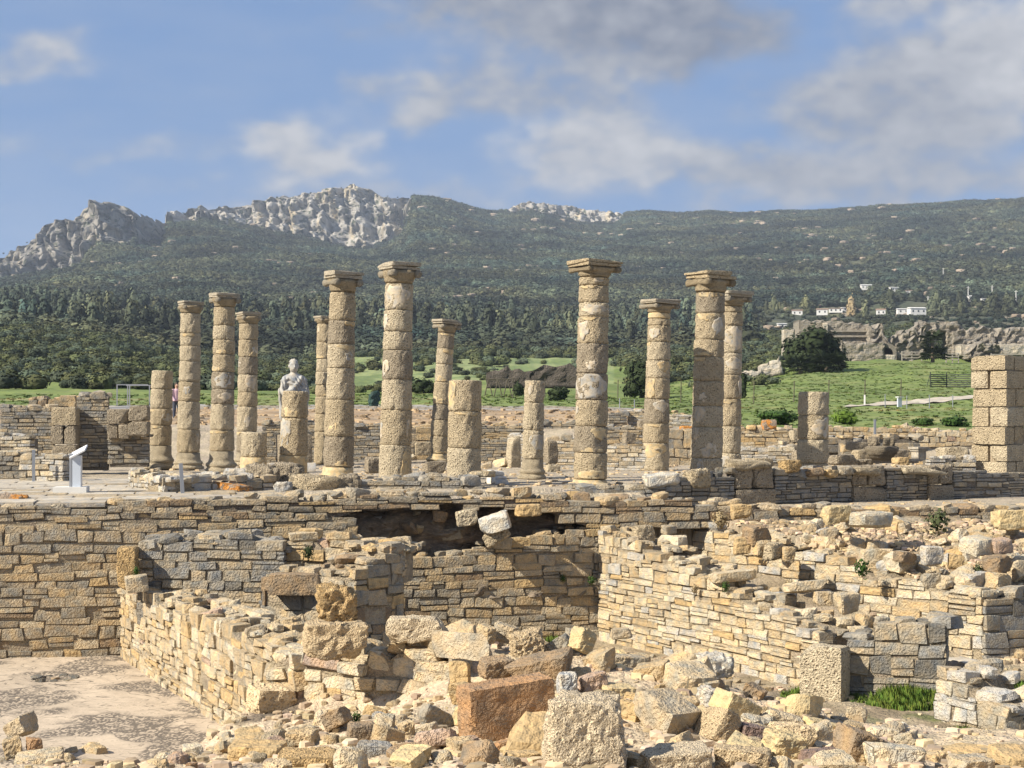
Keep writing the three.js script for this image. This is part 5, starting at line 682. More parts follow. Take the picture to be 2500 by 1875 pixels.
column('thick column stump right of the middle', 1133, 1136, 38, { v: z2([865, 1065, 1300, 1460]), w0: 82, w1: 80, patch: [[0, 'repair', -0.95, 0.5, 0.3, 1.1], [1, 'repair', 0.2, 0.98, 0.6, 0.2]] });
column('slim column stump with moulded base', 1299, 1306, 42.2, { v: z2([867, 1008, 1185, 1370]), w0: 52, w1: 48, base: 'attic', patch: [[0, 'plaster', -0.4, 0.6, 0.14, 0.5], [2, 'plastergrey', 0.5, 0.6, 0.4, 0.6]] });
column('tallest column near the centre with a broad capital', 1440, 1452, 38.4, { v: z2([205, 258, 368, 458, 630, 820, 992, 1160, 1330, 1500]), cap: z2([100]), w0: 82, w1: 72, base: 'roll', capW: 146, capMat: 'captan', patch: [[2, 'plaster', 0, 0.5, 0.72, 0.7], [3, 'plaster', -0.75, 0.5, 0.34, 0.6], [3, 'repair', -0.3, 0.95, 0.4, 0.3], [4, 'plaster', -0.1, 0.25, 0.24, 0.3], [5, 'plastergrey', -0.1, 0.5, 0.9, 1.0], [6, 'plaster', -1.2, 0.6, 0.14, 0.3], [7, 'repair', 0.55, 0.75, 0.4, 0.5], [7, 'repair', 0.1, 0.03, 0.7, 0.3], [8, 'repair', 0.1, 0.1, 0.7, 0.55]] });
column('column with capital right of the tallest one', 1600, 1611, 49.8, { v: z2([432, 470, 515, 620, 738, 852, 985, 1143, 1268, 1432]), cap: z2([345]), w0: 66, w1: 54, capW: 111, smooth: [0], patch: [[4, 'repair', 0.5, 0.7, 0.4, 0.6], [5, 'repair', -0.7, 0.5, 0.3, 1], [6, 'plaster', 0.3, 0.7, 0.5, 0.5], [7, 'repair', -0.3, 0.95, 0.5, 0.25], [8, 'repair', -0.1, 0.8, 0.8, 0.6]] });
column('column with capital whose lower half stands in shade', 1723, 1736, 40.2, { v: z2([300, 435, 605, 715, 870, 1030, 1165, 1365, 1445]), cap: z2([170]), w0: 79, w1: 70, capW: 134, capMat: 'captan', patch: [[0, 'repair', -0.2, 0.9, 0.7, 0.3], [5, 'plaster', -0.7, 0.6, 0.34, 0.8], [6, 'plaster', -0.9, 0.8, 0.2, 0.5], [6, 'plaster', 0.1, 0.25, 0.4, 0.45]] });
column('far right capital column half hidden by its neighbour', 1778, 1786, 47, { v: z2([390, 430, 515, 690, 830, 985, 1160, 1333, 1408]), cap: z2([297]), w0: 60, w1: 54, capW: 112, patch: [[2, 'plaster', 0.2, 0.55, 0.55, 0.9], [3, 'plaster', 0.3, 0.5, 0.6, 0.6], [4, 'plaster', 1.0, 0.5, 0.2, 0.9]] });
column('shaded column stump near the right', 1984, 1987, 41.5, { v: z2([940, 1090, 1245, 1395, 1440]), w0: 76, w1: 73  , patch: [[1, 'plaster', 0.45, 0.5, 0.5, 0.75]] });

{ // square pillar of big blocks at the right
  const d = 43, g = thing('block_pillar', 'square pillar of big tan blocks at the right edge', 'pillar', [XU(2437, d), 0, -d + 0.1], 0.78), rows = [1160, 1126, 1085, 1042, 994, 950, 906, 870].map((v) => YV(v, d)); rows[0] = 0;
  for (let k = 0; k < 7; k++) { const h = rows[k + 1] - rows[k], long = k % 2; for (const [sx, w] of long ? [[0, 1]] : [[-1, 0.48], [1, 0.52]]) for (const sz of long ? [-1, 1] : [0]) put(mesh('block', shapeBlock(long ? 1.02 + 0.04 * (k % 3) : w * 1.06, h * 1.0, long ? 0.5 : 1.02, R, { seg: 9, p: 34, rough: 0.035, turn: 0.015, cuts: 1 }), pick([['shell', 3], ['shellpale', 2]]), g), sx * 0.27 + (long ? -0.03 : -0.08 * (k % 4 === 2)), rows[k] + h / 2, sz * 0.27); }
  mesh('core', box(0.9, rows[7] - 0.08, 0.9, 0, rows[7] / 2 - 0.04, 0), M.mortar, g);
  const q = thing('block_pillar', 'second block pillar cut by the right edge', 'pillar', [XU(2558, 43.4), 0, -43.4], 0.78); for (let k = 0; k < 7; k++) { const h = rows[k + 1] - rows[k]; for (const s of [-1, 1]) put(mesh('block', shapeBlock(k % 2 ? 0.98 : 0.5, h * 1.0, k % 2 ? 0.5 : 0.98, R, { seg: 8, p: 34, rough: 0.035, turn: 0.015, cuts: 1 }), pick([['shell', 3], ['shellpale', 2]]), q), k % 2 ? 0 : s * 0.26, rows[k] + h / 2, k % 2 ? s * 0.26 : 0); }
}

// ---------------------------------------------------------------- statue and visitor, as continuous bodies
function march(f, c, half, res, mat) {
  const mc = new MarchingCubes(res, mat, false, false, 120000); mc.isolation = 0; const s = mc.size; let k = 0;
  for (let z = 0; z < s; z++) for (let y = 0; y < s; y++) for (let x = 0; x < s; x++) mc.field[k++] = -f(c[0] + (x - s / 2) / (s / 2) * half, c[1] + (y - s / 2) / (s / 2) * half, c[2] + (z - s / 2) / (s / 2) * half);
  mc.update(); const n = mc.count, P = new Float32Array(mc.positionArray.slice(0, n * 3)), g = new THREE.BufferGeometry(); for (let i = 0; i < n; i++) for (let a = 0; a < 3; a++) P[3 * i + a] = P[3 * i + a] * half + c[a];
  g.setAttribute('position', new THREE.BufferAttribute(P, 3)); smoothByPosition(g); return boxUV(g, 0.3, 0.2, 0.6);
}
const smin = (a, b, k) => { const h = clamp(0.5 + 0.5 * (b - a) / k); return mix(b, a, h) - k * h * (1 - h); };
const cap3 = (x, y, z, a, b, ra, rb) => { const d = [b[0] - a[0], b[1] - a[1], b[2] - a[2]], p = [x - a[0], y - a[1], z - a[2]], t = clamp((p[0] * d[0] + p[1] * d[1] + p[2] * d[2]) / (d[0] ** 2 + d[1] ** 2 + d[2] ** 2)); return Math.hypot(p[0] - d[0] * t, p[1] - d[1] * t, p[2] - d[2] * t) - mix(ra, rb, t); };
const ell = (x, y, z, a, b, c) => { const k = Math.hypot(x / a, y / b, z / c); return (k - 1) * Math.min(a, b, c); };
{
  const headF = (x, y, z) => { let d = ell(x, y - 2.52, z - 0.02, 0.128, 0.175, 0.15); d = smin(d, ell(x, y - 2.42, z - 0.06, 0.095, 0.09, 0.1), 0.05); d = smin(d, cap3(x, y, z, [0, 2.54, 0.165], [0, 2.47, 0.195], 0.016, 0.026), 0.02); for (const s of [-1, 1]) { d = Math.max(d, -(Math.hypot(x - s * 0.052, y - 2.535, z - 0.185) - 0.03)); d = smin(d, ell(x - s * 0.135, y - 2.5, z, 0.022, 0.05, 0.035), 0.015); d = smin(d, cap3(x, y, z, [s * 0.02, 2.57, 0.155], [s * 0.085, 2.57, 0.125], 0.014, 0.012), 0.015); } d = smin(d, cap3(x, y, z, [-0.04, 2.42, 0.15], [0.04, 2.42, 0.15], 0.014, 0.014), 0.018); const hair = ell(x, y - 2.56, z + 0.015, 0.142, 0.16, 0.155) + 0.005 * Math.sin(x * 70) * Math.cos(y * 50); d = smin(d, Math.max(hair, 0.07 * 1 - (y - 2.5) - Math.max(0, -z) * 1.2 + 0.05), 0.008); d = smin(d, cap3(x, y, z, [0, 2.1, -0.02], [0, 2.4, 0.0], 0.1, 0.085), 0.04); return d; };
  const bodyF = (x0, y, z0) => { const x = x0 / 0.86, z = z0; let d = cap3(x, y, z * 1.35, [0, 0.1, 0], [0, 1.25, 0], 0.4, 0.37); d = smin(d, cap3(x, y, z * 1.35, [0, 1.2, 0], [0, 1.85, 0], 0.36, 0.3), 0.1); d = smin(d, cap3(x, y, z * 1.15, [-0.24, 1.94, -0.02], [0.24, 1.94, -0.02], 0.17, 0.17), 0.14); d = smin(d, cap3(x, y, z, [-0.36, 1.9, 0], [-0.47, 1.5, 0.02], 0.16, 0.14), 0.07); d = smin(d, cap3(x, y, z, [-0.47, 1.5, 0.02], [-0.24, 1.36, 0.36], 0.12, 0.075), 0.05); d = smin(d, cap3(x, y, z, [0.36, 1.9, 0], [0.48, 1.45, 0.05], 0.17, 0.15), 0.07); d = smin(d, cap3(x, y, z, [0.48, 1.45, 0.05], [0.12, 1.4, 0.38], 0.13, 0.085), 0.05); d = smin(d, cap3(x, y, z, [-0.5, 1.55, -0.05], [-0.5, 0.6, -0.02], 0.12, 0.1), 0.05); d = smin(d, cap3(x, y, z, [0.52, 1.5, 0], [0.5, 0.75, 0], 0.13, 0.1), 0.05); d = smin(d, cap3(x, y, z, [0.3, 2.02, 0.1], [-0.22, 1.42, 0.36], 0.08, 0.09), 0.05); d = smin(d, cap3(x, y, z, [0, 2.0, -0.02], [0, 2.25, 0], 0.13, 0.11), 0.1);
    const m = step(2.1, 1.95, y) * step(-0.2, 0.05, z), bow = y + 0.9 * (x + 0.06) ** 2 * (y > 1.3 ? 1.6 : 0.3); return d * 0.86 + m * (0.024 * Math.sin(32 * bow + 16 * x + 2.5 * noise3(x * 3, y * 3, 2)) * step(0.42, 0.25, Math.abs(x)) + 0.022 * Math.sin(46 * x + 5 * y + 2 * noise3(x * 3, y * 3, 5)) * step(0.25, 0.42, Math.abs(x))); };
  const d = 56, g = thing('statue', 'pale grey toga statue standing behind a column stump', 'statue', [XU(717, d), 0, -d], 0.28);
  mesh('body', merge([march((x, y, z) => Math.max(bodyF(x, y, z), y - 2.26), [0, 1.25, 0], 1.4, 108, M.marble), march(headF, [0, 2.46, 0.03], 0.4, 84, M.marble).translate(0, -2.2, 0).scale(1.24, 1.24, 1.24).translate(0, 2.03, 0)]).scale(0.97, 0.97, 0.97).translate(0, 1.04, 0), M.statuestone ??= (() => { const m = M.marble.clone(); m.name = 'statue_stone'; m.color = rgb(0.47, 0.455, 0.42); return m; })(), g);
  put(mesh('plinth', shapeBlock(1.15, 1.08, 1.0, R, { seg: 8, p: 40, rough: 0.02 }), M.shellgrey, g), 0, 0.52, 0);
  // visitor between the two left columns
  const vd = 72, base = farY(432, 72) - 0.0, p = thing('person', 'visitor in a pale pink top glimpsed between two left columns', 'person', [XU(431, vd), Math.max(0.9, groundY(XU(431, vd), 70)), -vd], 0.6);
  const skin = plainMat('skin', [0.45, 0.28, 0.2], 0.6), top = plainMat('pinktop', [0.62, 0.42, 0.47], 0.9), trouser = plainMat('trousers', [0.06, 0.07, 0.1], 0.9), hairM = plainMat('hair', [0.05, 0.035, 0.025], 0.8);
  const limb = (x, y, z) => { let q = ell(x, y - 1.56, z, 0.075, 0.11, 0.095); q = smin(q, ell(x, y - 1.55, z - 0.1, 0.015, 0.02, 0.02), 0.02); q = smin(q, cap3(x, y, z, [0, 1.3, 0], [0, 1.5, 0], 0.055, 0.05), 0.03); q = smin(q, cap3(x, y, z * 1.3, [0, 0.95, 0], [0, 1.28, 0], 0.13, 0.14), 0.06); for (const s of [-1, 1]) { q = smin(q, cap3(x, y, z, [s * 0.18, 1.34, 0], [s * 0.22, 1.06, 0.02], 0.05, 0.04), 0.04); q = smin(q, cap3(x, y, z, [s * 0.22, 1.06, 0.02], [s * 0.16, 0.88, 0.16], 0.038, 0.028), 0.02); q = smin(q, cap3(x, y, z, [s * 0.1, 0.92, 0], [s * 0.11, 0.48, 0.01], 0.085, 0.06), 0.04); q = smin(q, cap3(x, y, z, [s * 0.11, 0.48, 0.01], [s * 0.11, 0.08, -0.01], 0.055, 0.038), 0.03); q = smin(q, cap3(x, y, z, [s * 0.11, 0.05, -0.03], [s * 0.12, 0.04, 0.14], 0.04, 0.035), 0.03); } return q; };
  mesh('body', march(limb, [0, 0.86, 0], 0.9, 84, skin), skin, p); mesh('top', march((x, y, z) => Math.max(limb(x, y, z) - 0.022, y - 1.4, 0.86 - y, Math.abs(x) - 0.26), [0, 1.13, 0], 0.34, 40, top), top, p); mesh('trousers', march((x, y, z) => Math.max(limb(x, y, z) - 0.016, y - 0.93, 0.12 - y), [0, 0.52, 0], 0.46, 46, trouser), trouser, p); mesh('hair', march((x, y, z) => Math.max(ell(x, y - 1.58, z + 0.015, 0.088, 0.112, 0.108), (1.56 - y) * 0.7 + z * 0.9 - 0.02), [0, 1.58, 0], 0.16, 32, hairM), hairM, p);
}

// ---------------------------------------------------------------- foreground blocks and rubble
{ const r = rng(77); for (let k = 0; k < 9; k++) { const a = k / 9 * 6.28, s = rr(0.12, 0.28, r); put(solo('sunken_stone', capShapes[k], pick([['darkgrey', 3], ['grey', 1]], r), 'dark stone lining the shallow hole in the dirt floor', 'stone', 'stones of the hole in the floor'), -7.7 + Math.cos(a) * 0.34, -2.84, -27.6 + Math.sin(a) * 0.3, rr(-0.3, 0.3, r), r() * 3, 0).scale.setScalar(s); } }
BLOCKS.forEach(([, , , , d, dep, ry, rx, rz, m, label, , opt], i) => {
  const b = blockGeom[i]; const k = Math.PI / 180; put(solo('stone_block', rockShape(b.W * 1.04, b.H * 1.02, dep, rng(900 + i), { seg: 12, turn: 0.1, ...opt, p: (opt.p ?? 14) * 1.6, seg: Math.round((opt.seg ?? 11) * 1.25), uv: m.startsWith('block') ? 1.7 : 0.9 }), M[m], label, 'stone block', 'loose blocks of the foreground heap'), b.x, b.y, -b.d, rx * k, ry * k, rz * k);
});
{
  const shapes = Array.from({ length: 16 }, (_, i) => rockShape(1, rr(0.45, 0.8), rr(0.6, 0.95), rng(300 + i), { seg: 4, p: 24, cuts: 6, turn: 0.25, rough: 0.09, uv: 0.35, flat: i % 3 === 0 }));
  const near = BLOCKS.map((_, i) => [blockGeom[i].x, blockGeom[i].d, Math.max(blockGeom[i].W, 0.3) * 0.5]);
  const marks = []; scene.traverse((o) => { if (['block', 'stone block'].includes(o.userData.category) && o.userData.label.split(' ').length < 11) marks.push([o.position.x, -o.position.z, o.userData.label]); });
  const plain = { tan: 'tan', cream: 'cream', ochre: 'ochre', pale: 'pale', brown: 'brown', warmgrey: 'grey brown', rust: 'rusty', whitegrey: 'light grey', pinkish: 'pinkish', shell: 'pitted', brick: 'red', yellow: 'yellow', blocktan: 'golden pitted', blockpale: 'pale pitted' };
  const lay = (n, spot, size, mats, label, group, kind = 'scattered_stone', clear = 0.6) => { let c = 0, tries = 0; const r = rng(n * 13 + label.length); while (c < n && tries++ < n * 20) { const [x, d] = spot(r); const s = rr(size[0], size[1], r) * (r() < 0.15 ? 1.5 : 1); if (near.some(([bx, bd, w]) => Math.hypot(x - bx, d - bd) < w * clear + (clear > 1 ? s * 0.4 : 0))) continue; const y = groundY(x, d); let best = 99, by = ''; for (const [mx, md, ml] of marks) { const q = Math.hypot(mx - x, md - d); if (q < best) { best = q; by = (Math.abs(mx - x) > Math.abs(md - d) ? (x < mx ? 'left of ' : 'right of ') : d < md ? 'before ' : 'behind ') + ml; } } const mt = pick(mats, r);
    put(solo(kind, shapes[Math.floor(r() * 16)], mt, best < (d > 40 ? 9 : 2.6) ? (s > 0.26 ? 'medium ' : 'small ') + plain[mt.name] + ' stone ' + by : label, 'stone', group), x, y + s * 0.16, -d, rr(-0.4, 0.4, r), r() * 6.28, rr(-0.4, 0.4, r)).scale.setScalar(s); near.push([x, d, s * 0.35]); c++; } };
  const gold = [['tan', 4], ['cream', 4], ['ochre', 1.6], ['pale', 3], ['brown', 1], ['warmgrey', 2], ['rust', 0.5], ['whitegrey', 1], ['pinkish', 0.6], ['shell', 1.2]], light = [['cream', 4], ['pale', 4], ['tan', 2.5], ['whitegrey', 1.5], ['warmgrey', 1.5], ['ochre', 0.8], ['brick', 0.15]];
  const heap = [['tan', 4], ['cream', 3], ['ochre', 2.2], ['yellow', 3], ['brown', 1.2], ['warmgrey', 1.6], ['rust', 0.5], ['pinkish', 0.8], ['blocktan', 2], ['blockpale', 1.4]];
  lay(42, (r) => { const d = rr(14.0, 20.2, r); return [rr(-0.15, 0.19, r) * d, d]; }, [0.24, 0.4], heap, 'medium golden rubble stone lying in the foreground heap', 'foreground rubble', 'heap_stone', 1.1);
  lay(120, (r) => { const d = rr(13.6, 20.6, r); return [rr(-0.22, 0.24, r) * d, d]; }, [0.1, 0.24], gold, 'small tan rubble stone lying loose in the foreground heap', 'foreground rubble', 'heap_stone');
  lay(120, (r) => { const d = rr(27.8, 32.6, r); return [rr(lineX5(d) + 0.3, Math.max(lineX5(d) + 0.8, 0.34 * d), r), d]; }, [0.12, 0.4], light, 'small pale rubble stone on the mound at the right', 'mound rubble', 'mound_stone');
  lay(26, (r) => { const d = rr(26.6, 31.4, r); return [lineX4(d) + rr(0.9, 1.6, r), d]; }, [0.12, 0.36], light, 'small pale rubble stone between the two sunlit walls', 'corridor rubble');
  lay(22, (r) => { const d = rr(22, 31, r); return [rr(Math.max(lineX3(d) + 1.4, -0.5), lineX4(d) - 0.2, r), d]; }, [0.08, 0.2], light, 'small stone lying on the floor of the middle pit', 'pit floor stones');
  lay(16, (r) => [rr(-6.6, -5.4, r), rr(19.6, 21.6, r)], [0.12, 0.3], gold, 'small stone at the lower left edge of the dirt floor', 'left edge stones');
  lay(36, (r) => { const d = rr(54, 66, r); return [XU(rr(1810, 2380, r), d), d]; }, [0.2, 0.6], light, 'pale stone strewn before the meadow at the right', 'forum rubble right');
  lay(30, (r) => { const d = rr(52, 66, r); return [XU(rr(860, 1720, r), d), d]; }, [0.2, 0.6], gold, 'stone strewn between the ruins behind the columns', 'forum rubble middle');
  // gravel that nobody could count
  const grav = []; const r = rng(4242);
  for (let k = 0; k < 42000; k++) { const z = r(); let x, d; if (z < 0.55) { d = rr(13.2, 21, r); x = rr(-0.3, 0.33, r) * d; if (d > edgeFront(x) + 0.6 || r() < 0.7) continue; } else if (z < 0.85) { d = rr(27.6, 33, r); x = rr(lineX5(d) + 0.2, 0.36 * d, r); } else { d = rr(21, 34, r); x = rr(-0.33, 0.33, r) * d; if (d > lineD2(x) - 0.2 || noise2(x * 0.7, d * 0.7) < 0.1) continue; } if (x > 4.2 && d < 25 && r() < 0.7) continue; const s = Math.pow(r(), 5) * 0.13 + 0.012, g = rr(0.45, 1.2, r); grav.push([x, groundY(x, d) + s * 0.15, -d, s, rr(0.6, 1.0, r), [g, g * rr(0.9, 1, r), g * rr(0.78, 1, r)]]); }
  for (let k = 0; k < 3000; k++) { const d = rr(65, 85, r), u = rr(200, 1720, r), x = XU(u, d), g = rr(0.35, 0.95, r), s = 0.05 + 0.26 * Math.pow(r(), 5); if (noise2(x * 0.2, d * 0.3) < -0.3) continue; grav.push([x, (d < 66 ? groundY(x, d) : farY(u, d)) + s * 0.1, -d, s, rr(0.5, 0.9, r), [g, g * 0.9, g * 0.78]]); }
  for (let k = 0; k < 3000; k++) { const d = rr(37, 60, r), u = rr(330, 2400, r), x = XU(u, d), g = rr(0.5, 1.2, r), s = 0.03 + 0.14 * Math.pow(r(), 5); grav.push([x, groundY(x, d) + s * 0.1, -d, s, rr(0.5, 0.9, r), [g, g * 0.93, g * 0.82]]); }
  const gm = new THREE.MeshStandardMaterial({ name: 'gravel', color: rgb(0.53, 0.43, 0.30), roughness: 1 });
  scatter('gravel', [0, 1, 2].map((i) => rockShape(1.3, 0.8, 1, rng(60 + i), { seg: 2, p: 20, cuts: 5, turn: 0.3, rough: 0.1, flat: true })), gm, grav, ['fine tan gravel over the heaps and floors', 'angular stone chips over the heaps and floors', 'pale pebbles over the heaps and floors'], 'gravel');
}

// ---------------------------------------------------------------- paved street at the left
{
  const g = thing('street_paving', 'pale flagstone street at the left edge', 'paving', [-9.4, -0.02, -37], 0.2); g.userData.kind = 'structure'; const r = rng(808);
  for (let z = -5.5; z < 6.5;) { const w = rr(0.6, 1.0, r); for (let x = -4.2; x < 2.6;) { const l = rr(0.7, 1.5, r), X = x + l / 2, Z = z + w / 2; const wx = -9.4 + X, wd = 37 - Z; if (wx < -5.9 - (wd - 30) * 0.22 && wd > lineD2(wx) + 0.7 && wx > -0.36 * wd - 1) { const [geo, sx, sy] = stone(l - 0.03, 0.09, Math.round((w - 0.03) * 20) / 20, r, 0.03); const m = mesh('flagstone', geo, pick([['slab', 3], ['slabpale', 3], ['warmgrey', 1]], r), g); put(m, X, -0.012 + rr(-0.008, 0.008, r), Z, rr(-0.006, 0.006, r), 0, rr(-0.006, 0.006, r)); m.scale.set(sx, sy, 1); } x += l; } z += w; }
}
{ // info panel on a white block
  const d = 34.2, g = thing('info_panel', 'pale slanted information panel on a white concrete block', 'sign', [XU(174, d), 0.0, -d], 0.12);
  mesh('foot', new THREE.BoxGeometry(0.68, 0.13, 0.5).translate(0, 0.065, 0), M.concrete, g); mesh('stem', box(0.17, 0.66, 0.26, 0.12, 0.45, -0.02), M.bluepanel, g); mesh('side_plate', box(0.05, 0.7, 0.26, 0.0, 0.47, -0.02), M.steel, g);  // blue grey of the stem stands in for bluish shadow on it
  const p = mesh('tilted_plate', new THREE.BoxGeometry(0.36, 0.03, 0.42), M.palepanel, g); put(p, 0.15, 0.86, 0, 0.25, 0, 0.5);
}
for (const [u, v0, v1, d, lean, label] of [[82, 1098, 1178, 40.4, 0.0, 'thin grey metal post at the far left'], [446, 1131, 1210, 33.6, 0.06, 'leaning grey metal post before the left columns'], [2136, 1024, 1070, 58, 0.0, 'grey metal post on the rubble wall at the right']]) { const h = (v1 - v0) * d / FOCAL, g = thing('metal_post', label, 'post', [XU(u, d), YV(v1, d), -d], 0.3); g.rotation.z = lean; mesh('shaft', box(0.075, h, 0.05, 0, h / 2, 0), M.steel, g); mesh('foot_plate', box(0.16, 0.03, 0.14, 0, 0.015, 0), M.concrete, g); }
{ // marble fragments, pedestal, carved capital
  const d = 39, g = thing('marble_fragment', 'broken white marble moulding with orange stains on the floor', 'fragment', [XU(1216, d), 0.0, -d], 0.5); const R0 = rng(5151);
  put(mesh('moulding', shapeBlock(0.5, 0.12, 0.36, R0, { p: 16, seg: 8 }), M.marble, g), 0.02, 0.06, 0); put(mesh('moulding', shapeBlock(0.4, 0.1, 0.3, R0, { p: 10, seg: 8 }), M.marble, g), -0.02, 0.16, 0); put(mesh('moulding', shapeBlock(0.34, 0.12, 0.28, R0, { p: 12, seg: 8 }), M.marble, g), -0.05, 0.26, 0); put(mesh('end_face', shapeBlock(0.12, 0.34, 0.3, R0, { p: 12, seg: 8 }), M.marble, g), -0.2, 0.17, 0.02);
  for (const [u, v, w, h, dd, label] of [[666, 1142, 18, 22, 44, 'small white marble slab leaning left of the statue column'], [757, 1141, 28, 24, 44, 'white marble slab leaning right of the statue column'], [737, 1116, 20, 60, 45, 'pale narrow marble pier behind the statue column'], [648, 1143, 22, 20, 45, 'second white marble slab beside the round moulded base']]) put(solo('marble_slab', shapeBlock(w * dd / FOCAL, h * dd / FOCAL, 0.08, R0, { seg: 6, p: 18 }), M.marble, label, 'slab'), XU(u, dd), YV(v, dd), -dd, -0.15, 0.3, 0.05);
  const pd = 43.4, ph = 34 * pd / FOCAL, p = thing('pedestal', 'small pinkish white pedestal with moulded top at the right', 'pedestal', [XU(2243, pd), YV(1126, pd), -pd], 0.5); mesh('shaft', box(0.27, ph, 0.27, 0, ph / 2, 0), M.slabpale, p); mesh('crown', merge([box(0.33, 0.05, 0.33, 0, ph - 0.08, 0), box(0.39, 0.06, 0.39, 0, ph - 0.02, 0)]), M.slabpale, p); mesh('foot', box(0.36, 0.06, 0.36, 0, 0.03, 0), M.slabpale, p);
  const cd = 43.8, c = thing('carved_capital', 'overturned carved capital with leaf ends lying among the ruins', 'capital', [XU(2152, cd), YV(1124, cd), -cd], 0.2); c.scale.setScalar(1.15); mesh('bell', ringShape([[0, 0], [0.2, 0], [0.24, 0.06], [0.28, 0.08], [0.29, 0.13], [0.34, 0.15], [0.35, 0.2], [0.38, 0.22], [0.39, 0.3], [0.3, 0.34], [0, 0.34]], R0, 0.02), M.shelldark, c); for (let k = 0; k < 6; k++) { const t = k / 6 * 6.28; put(mesh('leaf', rockShape(0.16, 0.24, 0.1, R0, { seg: 5, p: 6, rough: 0.15 }), M.shelldark, c), Math.sin(t) * 0.26, 0.42, Math.cos(t) * 0.26, 0.3 * Math.cos(t), t, 0); }
}

// ---------------------------------------------------------------- beyond the dig: kerb, fences, signs
const gy = (u, d) => farY(u, d);
{
  const pts = []; for (let u = 440; u <= 1600; u += 20) pts.push(u); const g = []; for (let k = 0; k < pts.length - 1; k++) { const u = (pts[k] + pts[k + 1]) / 2, d = 86; g.push(box(20 * d / FOCAL + 0.02, 0.12, 0.3, XU(u, d), gy(u, d) + 0.03, -d)); } solo('road_kerb', merge(g), M.slab, 'pale concrete kerb of the road behind the ruins', 'kerb');
  for (const [u, h] of [[1508, 1.5], [1662, 1.5], [1840, 1.5], [1938, 1.5], [2023, 1.5], [2111, 1.6], [2199, 1.6], [1420, 1.4], [1330, 1.4], [1252, 1.4]]) { const d = 112, y = gy(u, d); solo('fence_post', tube([XU(u, d), y - 0.2, -d], [XU(u + 1, d), y + h, -d], 0.035, 6), M.rustpost, 'thin dark fence post standing in the meadow', 'post', 'dark fence posts in the meadow'); }
  for (const u of [2161, 2214, 2269, 2326]) { const d = 104, y = gy(u, d); solo('path_post', tube([XU(u, d), y - 0.1, -d], [XU(u, d), y + 0.85, -d], 0.03, 6), M.steel, 'short grey post along the pale footpath', 'post', 'grey posts along the footpath'); }
  for (const u of [1513, 1549]) { const d = 87, y = gy(u, d); solo('road_post', tube([XU(u, d), y - 0.1, -d], [XU(u, d), y + 0.6, -d], 0.03, 6), M.steel, 'short grey post by the kerb right of the tallest column', 'post', 'grey posts by the kerb'); }
  const s = thing('path_sign', 'small pale blue sign stand beside the footpath', 'sign', [XU(2196, 106), gy(2196, 106), -106], 0.4); mesh('stand', box(0.3, 0.62, 0.12, 0, 0.3, 0), M.bluepanel, s); mesh('plate', box(0.42, 0.05, 0.34, 0, 0.64, 0.02), M.palepanel, s);
  solo('white_post', box(0.09, 0.75, 0.09, XU(2111, 108), gy(2111, 108) + 0.35, -108), M.whitewash, 'white post at the start of the footpath', 'post');
  { const d0 = 143, g = thing('cattle_pen', 'dark iron cattle pen on the meadow slope', 'pen', [XU(2317, d0), gy(2317, d0), -d0], 0); const w = 100 * d0 / FOCAL, m = -0.1; const A = [-w / 2, 0.6], B = [m, -0.4], C = [w / 2, 0.7]; for (const [p, q] of [[A, B], [B, C]]) for (let k = 0; k < 7; k++) mesh('rail', tube([p[0], 0.15 + k * 0.17, p[1]], [q[0], 0.15 + k * 0.17, q[1]], 0.04, 5), M.darkiron, g); for (const p of [A, B, C]) mesh('post', tube([p[0], -0.1, p[1]], [p[0], p === C ? 1.75 : 1.4, p[1]], 0.05, 6), M.darkiron, g); mesh('brace', tube([A[0] - 0.35, -0.1, A[1]], [A[0], 1.3, A[1]], 0.03, 5), M.darkiron, g); mesh('brace', tube([C[0] + 0.5, -0.1, C[1]], [C[0], 1.6, C[1]], 0.03, 5), M.darkiron, g); }
  // the footpath as a strip over the meadow
  const P = [], U = [], I = []; for (let k = 0; k <= 50; k++) { const t = k / 50, u = mix(2060, 2420, t), d = mix(104, 124, t), x = XU(u, d), wd = mix(0.5, 2.2, Math.min(1, t * 4)); for (const s of [-1, 1]) { const dd = d + s * wd * (s > 0 ? 1 : 0.9); P.push(x, gy(u * 1, dd) + 0.06, -dd); U.push(x / 3, dd / 3); } if (k) { const a = 2 * k; I.push(a - 2, a, a - 1, a, a + 1, a - 1); } } const pg = new THREE.BufferGeometry(); pg.setAttribute('position', new THREE.Float32BufferAttribute(P, 3)); pg.setAttribute('uv', new THREE.Float32BufferAttribute(U, 2)); pg.setIndex(I); pg.computeVertexNormals(); tag(mesh('footpath', pg, M.slabpale, scene, true), 'pale footpath crossing the meadow at the right', 'path', null, 'structure');
  { const d = 74, y0 = YV(985, d), g = thing('metal_railing', 'grey metal railing frame behind the left ruins', 'railing', [XU(325, d), groundY(XU(325, d), 70), -d], 0.05), b = y0 - g.position.y; for (const [x, h] of [[-0.66, 0.95], [-0.28, 0.95], [-0.1, 0.9], [0.7, 0.9]]) mesh('upright', box(0.045, h, 0.045, x, b + h / 2 - 0.1, x === -0.1 || x === -0.66 ? 0.3 : -0.2), M.steel, g); mesh('top_rail', merge([box(1.4, 0.04, 0.04, 0.02, b + 0.84, 0.3), box(1.1, 0.04, 0.04, 0.2, b + 0.82, -0.2)]), M.steel, g); mesh('handrail', box(2.6, 0.06, 0.06, 0.2, b - 0.2, 0.5), M.steel, g); for (const x of [-0.2, 0.9, 1.4]) mesh('post', box(0.07, b, 0.07, x, b / 2 - 0.2, 0.5), M.steel, g); }
